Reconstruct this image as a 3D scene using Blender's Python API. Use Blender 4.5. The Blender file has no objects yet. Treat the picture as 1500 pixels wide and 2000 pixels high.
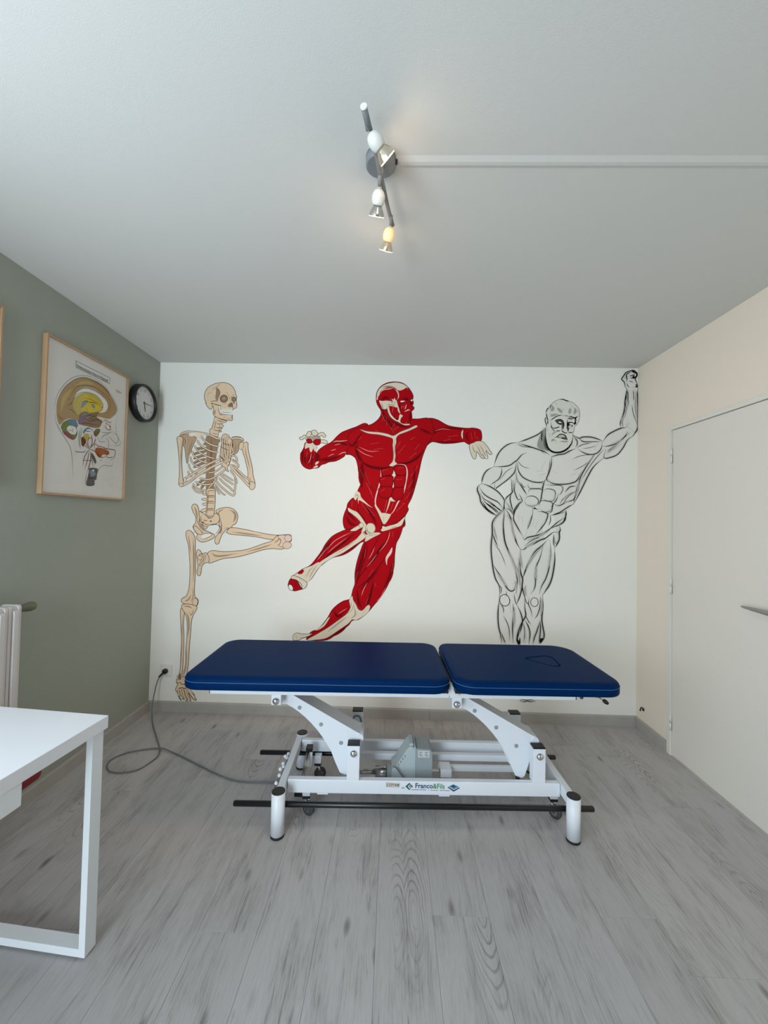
import bpy, bmesh, math, random
from mathutils import Vector, Matrix, Euler
from mathutils.geometry import tessellate_polygon

S = bpy.context.scene
COL = S.collection

# ---------------------------------------------------------------- camera
cd = bpy.data.cameras.new('camera')
cam = bpy.data.objects.new('camera', cd)
COL.objects.link(cam)
cam.matrix_world = Matrix((
    (0.9995256, -0.0207176, 0.0227871, 1.7127111),
    (0.0222620, -0.0252316, -0.9994337, -2.8566506),
    (0.0212808, 0.9994669, -0.0247584, 1.3755073),
    (0, 0, 0, 1)))
cd.sensor_fit = 'VERTICAL'
cd.sensor_height = 24.0
cd.lens = 24.0 * 785.0 / 2000.0
cd.clip_start = 0.02
S.camera = cam

# ---------------------------------------------------------------- light, exposure
S.view_settings.view_transform = 'Standard'
S.view_settings.look = 'None'
S.view_settings.gamma = 1.0
S.view_settings.use_curve_mapping = False
S.view_settings.exposure = 0.13

W = bpy.data.worlds.new('sky')
S.world = W
W.use_nodes = True
W.node_tree.nodes['Background'].inputs[0].default_value = (0.75, 0.86, 1.0, 1)
W.node_tree.nodes['Background'].inputs[1].default_value = 1.0


def area(name, loc, rot, sx, sy, power, color):
    l = bpy.data.lights.new(name, 'AREA')
    l.shape = 'RECTANGLE'
    l.size = sx
    l.size_y = sy
    l.energy = power
    l.color = color
    o = bpy.data.objects.new(name, l)
    o.location = loc
    o.rotation_euler = rot
    COL.objects.link(o)
    return o


ROOM_W, ROOM_H, ROOM_Y = 3.4228, 2.5, -4.3
# daylight comes in through two windows beside and behind the camera, both out of the frame
WX0, WX1, WZ0, WZ1 = 0.05, 0.95, 0.40, 2.10        # window in the wall behind the camera
LY0, LY1, LZ0, LZ1 = -3.55, -2.15, 0.9, 2.2      # window in the green wall
area('daylight_rear', ((WX0 + WX1) / 2, ROOM_Y - 0.06, (WZ0 + WZ1) / 2), (math.radians(90), 0, 0),
     WX1 - WX0, WZ1 - WZ0, 68.0, (0.77, 0.895, 1.0))
area('daylight_side', (-0.06, (LY0 + LY1) / 2, (LZ0 + LZ1) / 2), (math.radians(90), 0, math.radians(-90)),
     LY1 - LY0, LZ1 - LZ0, 24.0, (0.77, 0.895, 1.0))

# ---------------------------------------------------------------- helpers


def lin(c):
    c = c / 255.0
    return c / 12.92 if c <= 0.04045 else ((c + 0.055) / 1.055) ** 2.4


def rgb(r, g, b):
    return (lin(r), lin(g), lin(b), 1.0)


def mat(name, color, rough=0.5, metal=0.0, spec=0.5, coat=0.0, bump=None, vary=None, emit=None):
    m = bpy.data.materials.new(name)
    m.use_nodes = True
    n, l = m.node_tree.nodes, m.node_tree.links
    p = n['Principled BSDF']
    p.inputs['Base Color'].default_value = color
    p.inputs['Roughness'].default_value = rough
    p.inputs['Metallic'].default_value = metal
    p.inputs['Specular IOR Level'].default_value = spec
    p.inputs['Coat Weight'].default_value = coat
    if emit:
        p.inputs['Emission Color'].default_value = emit[0]
        p.inputs['Emission Strength'].default_value = emit[1]
    tc = n.new('ShaderNodeTexCoord')
    if vary:
        sc, amt = vary
        t = n.new('ShaderNodeTexNoise')
        t.inputs['Scale'].default_value = sc
        t.inputs['Detail'].default_value = 4
        l.new(tc.outputs['Object'], t.inputs['Vector'])
        h = n.new('ShaderNodeMapRange')
        h.inputs[1].default_value = 0.3
        h.inputs[2].default_value = 0.7
        h.inputs[3].default_value = 1 - amt
        h.inputs[4].default_value = 1 + amt
        l.new(t.outputs['Fac'], h.inputs[0])
        mx = n.new('ShaderNodeMix')
        mx.data_type = 'RGBA'
        mx.blend_type = 'MULTIPLY'
        mx.inputs[0].default_value = 1
        mx.inputs[6].default_value = color
        l.new(h.outputs[0], mx.inputs[7])
        l.new(mx.outputs[2], p.inputs['Base Color'])
    if bump:
        last = None
        for (sx, sy, sz, strength, dist) in bump:
            mp = n.new('ShaderNodeMapping')
            mp.inputs['Scale'].default_value = (sx, sy, sz)
            l.new(tc.outputs['Object'], mp.inputs[0])
            t = n.new('ShaderNodeTexNoise')
            t.inputs['Scale'].default_value = 1.0
            t.inputs['Detail'].default_value = 3
            l.new(mp.outputs[0], t.inputs['Vector'])
            b = n.new('ShaderNodeBump')
            b.inputs['Strength'].default_value = strength
            b.inputs['Distance'].default_value = dist
            l.new(t.outputs['Fac'], b.inputs['Height'])
            if last:
                l.new(last.outputs[0], b.inputs['Normal'])
            last = b
        l.new(last.outputs[0], p.inputs['Normal'])
    return m


WALLC = rgb(240, 238, 230)
LINEN = [(30, 30, 420, .25, .002), (420, 30, 30, .25, .002), (60, 60, 60, .15, .003)]
M = dict(
    wall=mat('white_linen_wall', WALLC, .7, spec=.08, bump=LINEN),
    green=mat('sage_green_paint', rgb(160, 165, 154), .75, spec=.25, bump=LINEN, vary=(2.0, .02)),
    cream=mat('cream_paint', rgb(240, 227, 211), .65, spec=.3, bump=LINEN),
    ceiling=mat('ceiling_paint', rgb(213, 213, 209), .85, spec=.2, bump=[(300, 300, 300, .15, .0015), (60, 60, 60, .08, .002)]),
    rear=mat('rear_wall_paint', rgb(150, 153, 138), .8),
    door=mat('door_paint', rgb(232, 226, 216), .5, spec=.4, bump=[(180, 180, 180, .12, .001)]),
    trim=mat('trim_paint', rgb(232, 228, 218), .5),
    base=mat('grey_wood_skirting', rgb(172, 168, 163), .45, vary=(14, .05)),
    white=mat('white_powder_coat', rgb(232, 236, 242), .35, spec=.5, bump=[(500, 500, 500, .06, .0006)]),
    desk=mat('white_laminate', rgb(240, 241, 246), .22, spec=.5),
    deskm=mat('white_lacquered_steel', rgb(236, 240, 243), .35),
    black=mat('black_plastic', rgb(22, 22, 24), .45),
    rubber=mat('black_rubber', rgb(16, 16, 17), .6),
    tyre=mat('grey_castor_rubber', rgb(62, 64, 68), .55),
    bar=mat('black_tube', rgb(14, 15, 18), .3),
    vinyl=mat('blue_vinyl', rgb(0, 36, 80), .45, spec=.03, bump=[(320, 320, 320, .10, .0008)]),
    thread=mat('pale_blue_thread', rgb(96, 128, 172), .7),
    chrome=mat('chrome', (0.75, 0.76, 0.78, 1), .08, 1.0),
    steel=mat('brushed_steel', (0.45, 0.44, 0.43, 1), .28, 1.0),
    hole=mat('painted_hole_shade', rgb(150, 154, 160), .7),
    motor=mat('light_grey_plastic', rgb(178, 190, 192), .45),
    motor2=mat('grey_plastic', rgb(150, 160, 163), .45),
    label=mat('pale_label', rgb(205, 206, 204), .5),
    cord=mat('grey_cable', rgb(108, 110, 112), .5),
    lampgrey=mat('grey_lamp_metal', rgb(126, 129, 131), .5, .0),
    ceramic=mat('white_lamp_ceramic', rgb(226, 226, 220), .25),
    reflector=mat('silver_reflector', (0.62, 0.60, 0.57, 1), .2, 1.0),
    bulb=mat('lit_bulb', rgb(255, 240, 200), .3, emit=((1.0, 0.80, 0.48, 1), 5.0)),
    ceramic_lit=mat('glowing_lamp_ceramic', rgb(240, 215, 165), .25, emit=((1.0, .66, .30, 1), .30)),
    reflector_lit=mat('lit_glass_reflector', rgb(190, 184, 170), .18, .85, emit=((1.0, .80, .50, 1), .10)),
    wood=mat('pale_oak', rgb(182, 147, 112), .5, bump=[(20, 20, 400, .1, .001)], vary=(9, .06)),
    paper=mat('white_paper', rgb(226, 224, 218), .6),
    dial=mat('white_dial', rgb(214, 214, 214), .5),
    radiator=mat('radiator_enamel', rgb(216, 210, 208), .35),
    valve=mat('greenish_valve', rgb(112, 110, 92), .5),
    red=mat('dark_red_vinyl', rgb(128, 10, 22), .45),
    tape=mat('sticker_white', rgb(232, 236, 240), .4),
    beige=mat('sticker_beige', rgb(206, 196, 186), .5),
    navy=mat('navy_print', rgb(24, 60, 110), .5),
    pgreen=mat('green_print', rgb(60, 130, 70), .5),
    teal=mat('teal_print', rgb(70, 140, 150), .5),
    dark=mat('dark_print', rgb(40, 40, 44), .6),
    grey=mat('grey_print', rgb(110, 110, 112), .6),
)


def pane_material():
    m = bpy.data.materials.new('clear_pane')
    m.use_nodes = True
    n, l = m.node_tree.nodes, m.node_tree.links
    n.remove(n['Principled BSDF'])
    t = n.new('ShaderNodeBsdfTransparent')
    g = n.new('ShaderNodeBsdfGlossy')
    g.inputs['Roughness'].default_value = 0.05
    f = n.new('ShaderNodeFresnel')
    f.inputs['IOR'].default_value = 1.45
    mx = n.new('ShaderNodeMixShader')
    ge = n.new('ShaderNodeNewGeometry')
    mu = n.new('ShaderNodeMath')
    mu.operation = 'SUBTRACT'
    mu.use_clamp = True
    l.new(f.outputs[0], mu.inputs[0])
    l.new(ge.outputs['Backfacing'], mu.inputs[1])
    l.new(mu.outputs[0], mx.inputs[0])
    l.new(t.outputs[0], mx.inputs[1])
    l.new(g.outputs[0], mx.inputs[2])
    l.new(mx.outputs[0], n['Material Output'].inputs[0])
    return m


M['pane'] = pane_material()


class MB:
    """collects shapes for one mesh"""

    def __init__(self):
        self.v, self.f, self.sm = [], [], []

    def add(self, vs, fs, smooth=False):
        o = len(self.v)
        self.v += [tuple(p) for p in vs]
        self.f += [tuple(i + o for i in f) for f in fs]
        self.sm += [smooth] * len(fs)
        return self

    def box(self, x0, x1, y0, y1, z0, z1):
        vs = [(x, y, z) for z in (z0, z1) for y in (y0, y1) for x in (x0, x1)]
        return self.add(vs, [(0, 2, 3, 1), (4, 5, 7, 6), (0, 1, 5, 4), (2, 6, 7, 3), (0, 4, 6, 2), (1, 3, 7, 5)])

    def rings(self, rings, cap0=True, cap1=True, smooth=True):
        k = len(rings[0])
        vs = [p for r in rings for p in r]
        fs = []
        for i in range(len(rings) - 1):
            for j in range(k):
                a, b = i * k + j, i * k + (j + 1) % k
                fs.append((a, b, b + k, a + k))
        self.add(vs, fs, smooth)
        if cap0:
            self.add(rings[0], [tuple(range(k))[::-1]])
        if cap1:
            self.add(rings[-1], [tuple(range(k))])
        return self

    def lathe(self, base, axis, prof, n=20, cap0=True, cap1=True, smooth=True):
        base, axis = Vector(base), Vector(axis).normalized()
        x = axis.orthogonal().normalized()
        y = axis.cross(x)
        rings = []
        for (r, h) in prof:
            rings.append([base + axis * h + (x * math.cos(2 * math.pi * j / n) + y * math.sin(2 * math.pi * j / n)) * r for j in range(n)])
        return self.rings(rings, cap0, cap1, smooth)

    def cyl(self, a, b, r, n=20):
        a, b = Vector(a), Vector(b)
        return self.lathe(a, b - a, [(r, 0), (r, (b - a).length)], n)

    def ball(self, c, r, n=14):
        prof = [(max(r * math.sin(math.pi * i / 8), 1e-5), -r * math.cos(math.pi * i / 8)) for i in range(9)]
        return self.lathe(c, (0, 0, 1), prof, n)

    def tube(self, pts, r, n=8, cap=True):
        pts = [Vector(p) for p in pts]
        rings = []
        t0 = (pts[1] - pts[0]).normalized()
        x = t0.orthogonal().normalized()
        for i, p in enumerate(pts):
            t = (pts[min(i + 1, len(pts) - 1)] - pts[max(i - 1, 0)]).normalized()
            x = (x - t * x.dot(t)).normalized()
            y = t.cross(x)
            rings.append([p + (x * math.cos(2 * math.pi * j / n) + y * math.sin(2 * math.pi * j / n)) * r for j in range(n)])
        return self.rings(rings, cap, cap)

    def prism(self, poly, a0, a1, axis='y'):
        """polygon (p, q) extruded along an axis: y -> (p, a, q), x -> (a, p, q), z -> (p, q, a)"""
        def P(p, a):
            return (p[0], a, p[1]) if axis == 'y' else ((a, p[0], p[1]) if axis == 'x' else (p[0], p[1], a))
        k = len(poly)
        vs = [P(p, a0) for p in poly] + [P(p, a1) for p in poly]
        fs = [(i, (i + 1) % k, (i + 1) % k + k, i + k) for i in range(k)]
        tris = tessellate_polygon([[Vector((p[0], p[1], 0)) for p in poly]])
        fs += [tuple(t) for t in tris] + [tuple(i + k for i in t[::-1]) for t in tris]
        return self.add(vs, fs)

    def build(self, name, material, parent=None, bevel=0.0, seg=2, loc=None, fix=True):
        me = bpy.data.meshes.new(name)
        me.from_pydata(self.v, [], self.f)
        me.polygons.foreach_set('use_smooth', self.sm)
        me.materials.append(material)
        if fix:
            bm = bmesh.new()
            bm.from_mesh(me)
            bmesh.ops.remove_doubles(bm, verts=bm.verts, dist=1e-6)
            bmesh.ops.recalc_face_normals(bm, faces=bm.faces)
            bm.to_mesh(me)
            bm.free()
        me.update()
        o = bpy.data.objects.new(name, me)
        COL.objects.link(o)
        if parent:
            o.parent = parent
        if loc:
            o.location = loc
        if bevel:
            md = o.modifiers.new('bevel', 'BEVEL')
            md.width = bevel
            md.segments = seg
            md.limit_method = 'ANGLE'
            md.angle_limit = math.radians(40)
            md.harden_normals = False
        return o


def tag(o, label, cat, group=None):
    o['label'] = label
    o['category'] = cat
    if group:
        o['group'] = group
    return o


def thing(name, label, cat, loc=(0, 0, 0), rz=0.0, group=None):
    o = bpy.data.objects.new(name, None)
    o.empty_display_size = 0.1
    COL.objects.link(o)
    o.location = loc
    o.rotation_euler = (0, 0, rz)
    return tag(o, label, cat, group)


def struct(o):
    o['kind'] = 'structure'
    return o


def box(name, m, x0, x1, y0, y1, z0, z1, parent=None, bevel=0.0, seg=2):
    return MB().box(x0, x1, y0, y1, z0, z1).build(name, m, parent, bevel, seg)


def copies(src, n):
    """objects that share src's mesh and parent"""
    out = [src]
    for _ in range(n - 1):
        c = src.copy()
        COL.objects.link(c)
        out.append(c)
    return out


def rrect(x0, x1, y0, y1, r, n=8):
    pts = []
    rs = r if isinstance(r, (tuple, list)) else (r,) * 4
    for (cx, cy, a0, rr) in ((x1, y1, 0, rs[0]), (x0, y1, 90, rs[1]), (x0, y0, 180, rs[2]), (x1, y0, 270, rs[3])):
        ccx = cx - rr if cx == x1 else cx + rr
        ccy = cy - rr if cy == y1 else cy + rr
        for i in range(n + 1):
            a = math.radians(a0 + 90 * i / n)
            pts.append((ccx + rr * math.cos(a), ccy + rr * math.sin(a)))
    return pts


def smooth_path(pts, sub=6, closed=False):
    pts = [Vector(p) for p in pts]
    n = len(pts)
    out = []
    rng = n if closed else n - 1
    for i in range(rng):
        p1, p2 = pts[i], pts[(i + 1) % n]
        p0 = pts[(i - 1) % n] if (closed or i > 0) else p1 * 2 - p2
        p3 = pts[(i + 2) % n] if (closed or i + 2 < n) else p2 * 2 - p1
        for s in range(sub):
            t = s / sub
            out.append(0.5 * ((2 * p1) + (p2 - p0) * t + (2 * p0 - 5 * p1 + 4 * p2 - p3) * t * t + (3 * p1 - p0 - 3 * p2 + p3) * t ** 3))
    if not closed:
        out.append(pts[-1])
    return out


def text_mesh(name, body, size, m, parent, mw, align='LEFT', sx=1.0, thick=0.0):
    """flat lettering, turned into a mesh and placed by a matrix"""
    cu = bpy.data.curves.new('lettering', 'FONT')
    cu.body = body
    cu.size = size
    cu.align_x = align
    cu.offset = thick
    cu.resolution_u = 3
    tmp = bpy.data.objects.new('lettering', cu)
    COL.objects.link(tmp)
    bpy.context.view_layer.update()
    me = bpy.data.meshes.new_from_object(tmp.evaluated_get(bpy.context.evaluated_depsgraph_get()))
    bpy.data.objects.remove(tmp)
    me.name = name
    me.transform(Matrix.Diagonal((sx, 1, 1, 1)))
    me.transform(mw)
    me.materials.clear()
    me.materials.append(m)
    o = bpy.data.objects.new(name, me)
    COL.objects.link(o)
    o.parent = parent
    return o


# ---------------------------------------------------------------- floor of laminate planks


def plank_material():
    m = bpy.data.materials.new('grey_limed_laminate')
    m.use_nodes = True
    n, l = m.node_tree.nodes, m.node_tree.links
    p = n['Principled BSDF']
    p.inputs['Roughness'].default_value = 0.5
    p.inputs['Specular IOR Level'].default_value = 0.35
    tc = n.new('ShaderNodeTexCoord')
    oi = n.new('ShaderNodeObjectInfo')

    def math_(op, a, b=None):
        k = n.new('ShaderNodeMath')
        k.operation = op
        for i, q in enumerate((a, b)):
            if q is None:
                continue
            if isinstance(q, (int, float)):
                k.inputs[i].default_value = q
            else:
                l.new(q, k.inputs[i])
        return k.outputs[0]

    off = n.new('ShaderNodeCombineXYZ')
    l.new(math_('MULTIPLY', oi.outputs['Random'], 37.0), off.inputs[0])
    l.new(math_('MULTIPLY', oi.outputs['Random'], 91.0), off.inputs[1])
    add = n.new('ShaderNodeVectorMath')
    l.new(tc.outputs['Object'], add.inputs[0])
    l.new(off.outputs[0], add.inputs[1])

    def mapped(sx, sy, src=None):
        mp = n.new('ShaderNodeMapping')
        mp.inputs['Scale'].default_value = (sx, sy, 1)
        l.new(src or add.outputs[0], mp.inputs[0])
        return mp.outputs[0]

    def noise(vec, scale=1.0, detail=3.0, rough=.5, dist=0.0):
        t = n.new('ShaderNodeTexNoise')
        t.inputs['Scale'].default_value = scale
        t.inputs['Detail'].default_value = detail
        t.inputs['Roughness'].default_value = rough
        t.inputs['Distortion'].default_value = dist
        l.new(vec, t.inputs['Vector'])
        return t

    def rng(v, a, b, c, d):
        k = n.new('ShaderNodeMapRange')
        for i, q in enumerate((a, b, c, d)):
            k.inputs[i + 1].default_value = q
        l.new(v, k.inputs[0])
        return k.outputs[0]

    # bent coordinates: the grain wanders along the plank
    wob = noise(mapped(6, 2.0), 1.0, 2)
    wv = n.new('ShaderNodeVectorMath')
    wv.operation = 'SCALE'
    l.new(wob.outputs['Color'], wv.inputs[0])
    wv.inputs['Scale'].default_value = 0.06
    wob2 = noise(mapped(20, 6), 1.0, 2)
    wv2 = n.new('ShaderNodeVectorMath')
    wv2.operation = 'SCALE'
    l.new(wob2.outputs['Color'], wv2.inputs[0])
    wv2.inputs['Scale'].default_value = 0.014
    bent2 = n.new('ShaderNodeVectorMath')
    l.new(add.outputs[0], bent2.inputs[0])
    l.new(wv2.outputs[0], bent2.inputs[1])
    bent = n.new('ShaderNodeVectorMath')
    l.new(add.outputs[0], bent.inputs[0])
    l.new(wv.outputs[0], bent.inputs[1])
    bv = bent.outputs[0]
    fine = noise(mapped(330, 13, bv), 1, 3, .6)
    lines = noise(mapped(150, 3.5, bv), 1, 2, .5)
    dashes = noise(mapped(120, 9, bv), 1, 2, .5)
    patch = noise(mapped(13, 3.0, bv), 1, 4, .65)
    # sparse knots, and tongue-shaped rings drawn out along the plank around them
    vo = n.new('ShaderNodeTexVoronoi')
    vo.voronoi_dimensions = '2D'
    vo.inputs['Scale'].default_value = 1.0
    l.new(mapped(5.2, 1.0, bent2.outputs[0]), vo.inputs['Vector'])
    dist = vo.outputs['Distance']
    ringn = noise(mapped(12, 4), 1, 3)
    ph = math_('ADD', math_('MULTIPLY', dist, 135.0), math_('MULTIPLY', ringn.outputs['Fac'], 16.0))
    ring = rng(math_('SINE', ph), 0.45, 1.0, 0.0, 1.0)
    near = math_('MULTIPLY', rng(dist, 0.20, 0.48, 1.0, 0.0), rng(dist, 0.03, 0.14, .35, 1.0))
    pick = rng(noise(mapped(3.4, .9), 1, 1).outputs['Fac'], 0.52, 0.64, 0.0, 1.0)
    ringa = math_('MULTIPLY', math_('MULTIPLY', ring, near), pick)
    vk = n.new('ShaderNodeTexVoronoi')
    vk.voronoi_dimensions = '2D'
    vk.inputs['Scale'].default_value = 1.0
    l.new(mapped(6.0, 2.0, bent2.outputs[0]), vk.inputs['Vector'])
    knot = math_('MULTIPLY', rng(vk.outputs['Distance'], 0.02, 0.085, 1.0, 0.0), rng(noise(mapped(2.1, 1.3), 1, 1).outputs['Fac'], .46, .58, 0, 1.0))
    pv = rng(patch.outputs['Fac'], .47, .68, 0, 1)
    s1_ = math_('MULTIPLY', rng(fine.outputs['Fac'], .46, .68, 0, 1), math_('ADD', math_('MULTIPLY', pv, .24), .13))
    s2_ = math_('MULTIPLY', rng(lines.outputs['Fac'], .50, .66, 0, 1), math_('ADD', math_('MULTIPLY', pv, .24), .08))
    s3_ = math_('MULTIPLY', rng(dashes.outputs['Fac'], .72, .80, 0, 1), .4)
    s4_ = math_('MULTIPLY', pv, .15)
    s5_ = math_('ADD', math_('MULTIPLY', ringa, .42), math_('MULTIPLY', knot, .62))
    s = math_('ADD', math_('ADD', math_('ADD', s1_, s2_), math_('ADD', s3_, s4_)), s5_)
    cr = n.new('ShaderNodeValToRGB')
    e = cr.color_ramp.elements
    e[0].position, e[0].color = 0.0, rgb(184, 181, 181)
    e[1].position, e[1].color = 1.0, rgb(104, 98, 94)
    k = e.new(0.5)
    k.color = rgb(146, 141, 139)
    l.new(s, cr.inputs[0])
    tone = n.new('ShaderNodeMix')
    tone.data_type = 'RGBA'
    tone.blend_type = 'MULTIPLY'
    tone.inputs[0].default_value = 1.0
    l.new(cr.outputs[0], tone.inputs[6])
    l.new(rng(oi.outputs['Random'], 0, 1, .94, 1.04), tone.inputs[7])
    l.new(tone.outputs[2], p.inputs['Base Color'])
    bp = n.new('ShaderNodeBump')
    bp.inputs['Strength'].default_value = .12
    bp.inputs['Distance'].default_value = .001
    l.new(fine.outputs['Fac'], bp.inputs['Height'])
    l.new(bp.outputs[0], p.inputs['Normal'])
    return m


M['plank'] = plank_material()
rnd = random.Random(7)
floor = struct(box('floor', M['base'], 0, ROOM_W, ROOM_Y, 0, -0.12, -0.010))
PW, PL_ = 0.1975, 1.285
cache = {}


def plank(x0, x1, y0, y1):
    key = (round(x1 - x0, 4), round(y1 - y0, 4))
    g = 0.0003
    if key not in cache:
        hx, hy = key[0] / 2 - g, key[1] / 2 - g
        c = 0.0008
        mb = MB()
        r0 = [(-hx, -hy, -0.010), (hx, -hy, -0.010), (hx, hy, -0.010), (-hx, hy, -0.010)]
        r1 = [(x, y, -c * .6) for x, y, z in r0]
        r2 = [(x - math.copysign(c, x), y - math.copysign(c, y), 0) for x, y, z in r0]
        mb.rings([r0, r1, r2], smooth=False)
        cache[key] = mb.build('plank', M['plank'], floor)
        o = cache[key]
    else:
        o = cache[key].copy()
        COL.objects.link(o)
    o.location = ((x0 + x1) / 2, (y0 + y1) / 2, 0)
    return o


x = 1.881 - PW * 10
k = 0
while x < ROOM_W:
    x0, x1 = max(x, 0.0), min(x + PW, ROOM_W)
    if x1 - x0 > 0.01:
        jo = {10: -1.407, 8: -1.02, 13: -1.387, 11: -2.0, 9: -0.55, 12: -0.8}.get(k, -rnd.uniform(.15, 1.2))
        y = jo + PL_ * 3
        while y - PL_ > 0:
            y -= PL_
        while y > ROOM_Y:
            y1, y0 = min(y, 0.0), max(y - PL_, ROOM_Y)
            if y1 - y0 > 0.02:
                plank(x0, x1, y0, y1)
            y -= PL_
    x += PW
    k += 1

# ---------------------------------------------------------------- walls, ceiling
T = 0.12
struct(box('wall_back', M['wall'], -T, ROOM_W + T, 0, T, -0.12, ROOM_H))
wl = MB()
wl.box(-T, 0, LY1, 0, -0.12, ROOM_H)
wl.box(-T, 0, ROOM_Y, LY0, -0.12, ROOM_H)
wl.box(-T, 0, LY0, LY1, -0.12, LZ0)
wl.box(-T, 0, LY0, LY1, LZ1, ROOM_H)
struct(wl.build('wall_left', M['green'], fix=False))
struct(box('ceiling', M['ceiling'], -T, ROOM_W + T, ROOM_Y - T, T, ROOM_H, ROOM_H + T))
DY0, DY1, DH = -1.185, -0.315, 2.004            # door opening in the right wall, with its frame
wr = MB()
wr.box(ROOM_W, ROOM_W + T, DY1, 0, -0.12, ROOM_H)
wr.box(ROOM_W, ROOM_W + T, ROOM_Y, DY0, -0.12, ROOM_H)
wr.box(ROOM_W, ROOM_W + T, DY0, DY1, DH, ROOM_H)
wr.box(ROOM_W + .07, ROOM_W + T, DY0, DY1, -0.12, DH)
struct(wr.build('wall_right', M['cream'], fix=False))
wf = MB()
wf.box(-T, ROOM_W + T, ROOM_Y - T, ROOM_Y, -0.12, WZ0)
wf.box(-T, ROOM_W + T, ROOM_Y - T, ROOM_Y, WZ1, ROOM_H)
wf.box(-T, WX0, ROOM_Y - T, ROOM_Y, WZ0, WZ1)
wf.box(WX1, ROOM_W + T, ROOM_Y - T, ROOM_Y, WZ0, WZ1)
struct(wf.build('wall_front', M['rear'], fix=False))

# skirting boards
bb = struct(MB().prism([(0, 0), (-.013, 0), (-.013, .064), (-.010, .071), (0, .072)], .0135, 1.995, 'x').build('baseboard_back', M['base']))
MB().prism([(0, 0), (-.0128, 0), (-.0128, .064), (-.010, .071), (0, .072)], 1.997, ROOM_W - .0135, 'x').build('board', M['base'], bb)
struct(MB().prism([(0, 0), (.013, 0), (.013, .064), (.010, .071), (0, .072)], ROOM_Y, 0, 'y').build('baseboard_left', M['base']))
struct(MB().prism([(ROOM_W, 0), (ROOM_W - .013, 0), (ROOM_W - .013, .064), (ROOM_W - .010, .071), (ROOM_W, .072)], DY1 + .004, 0, 'y').build('baseboard_right', M['base']))

# plastered cable duct across the ceiling
struct(MB().prism([(-1.652, 2.5), (-1.634, 2.4955), (-1.622, 2.4955), (-1.608, 2.5)], 1.70, ROOM_W, 'x').build('trim_1', M['ceiling']))

# ---------------------------------------------------------------- door
d = struct(MB().box(ROOM_W + .006, ROOM_W + .046, DY0 + .034, DY1 - .034, .006, DH - .026).build('door_1', M['door'], None, .0015))
fr = MB()
fr.box(ROOM_W - .004, ROOM_W + .07, DY1 - .031, DY1, 0, DH)
fr.box(ROOM_W - .004, ROOM_W + .07, DY0, DY0 + .031, 0, DH)
fr.box(ROOM_W - .004, ROOM_W + .07, DY0 + .031, DY1 - .031, DH - .023, DH)
fr.build('door_frame', M['trim'], d, .002)
for z in (.195, 1.02, 1.821):
    h = MB().cyl((ROOM_W - .002, DY1 - .0325, z - .045), (ROOM_W - .002, DY1 - .0325, z + .001), .006, 10)
    h.cyl((ROOM_W - .002, DY1 - .0325, z + .003), (ROOM_W - .002, DY1 - .0325, z + .047), .006, 10)
    hg = h.build('hinge', M['trim'], d)
    MB().box(ROOM_W + .001, ROOM_W + .0055, DY1 - .0355, DY1 - .0335, z - .045, z).build('hinge_gap_shade', M['dark'], hg)  # solid dark strip, painted as the shade in the hinge gap
hz = 1.008
ha = MB()
ha.cyl((ROOM_W + .006, -1.09, hz), (ROOM_W - .052, -1.09, hz), .010, 14)
ha.rings([[(ROOM_W - .045 + .006 * math.cos(a) * s, y, hz + .012 * math.sin(a) * s + dz) for a in [i * math.pi / 6 for i in range(12)]]
          for y, s, dz in ((-1.10, 1.0, -.002), (-1.08, 1.05, -.001), (-1.02, .95, 0), (-.95, .72, .001), (-.905, .5, .002), (-.894, .25, .002))])
hd = ha.build('door_handle', M['steel'], d)
MB().box(ROOM_W - .003, ROOM_W + .0062, -1.115, -1.065, .90, 1.07).build('handle_plate', M['steel'], hd, .004)

# small black wall hook by the corner
hk = thing('wall_hook', 'tiny black metal hook low on the cream wall near the corner', 'hook', (ROOM_W, -0.084, 0.152))
MB().box(-.006, 0.001, -.008, .010, -.008, .008).build('hook_plate', M['black'], hk, .001)
MB().tube(smooth_path([(-.004, .002, .008), (-.016, .002, .012), (-.022, .0, .0), (-.020, .006, -.010), (-.012, .012, -.012)], 4), .0035, 8).build('hook_arm', M['black'], hk)

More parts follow.
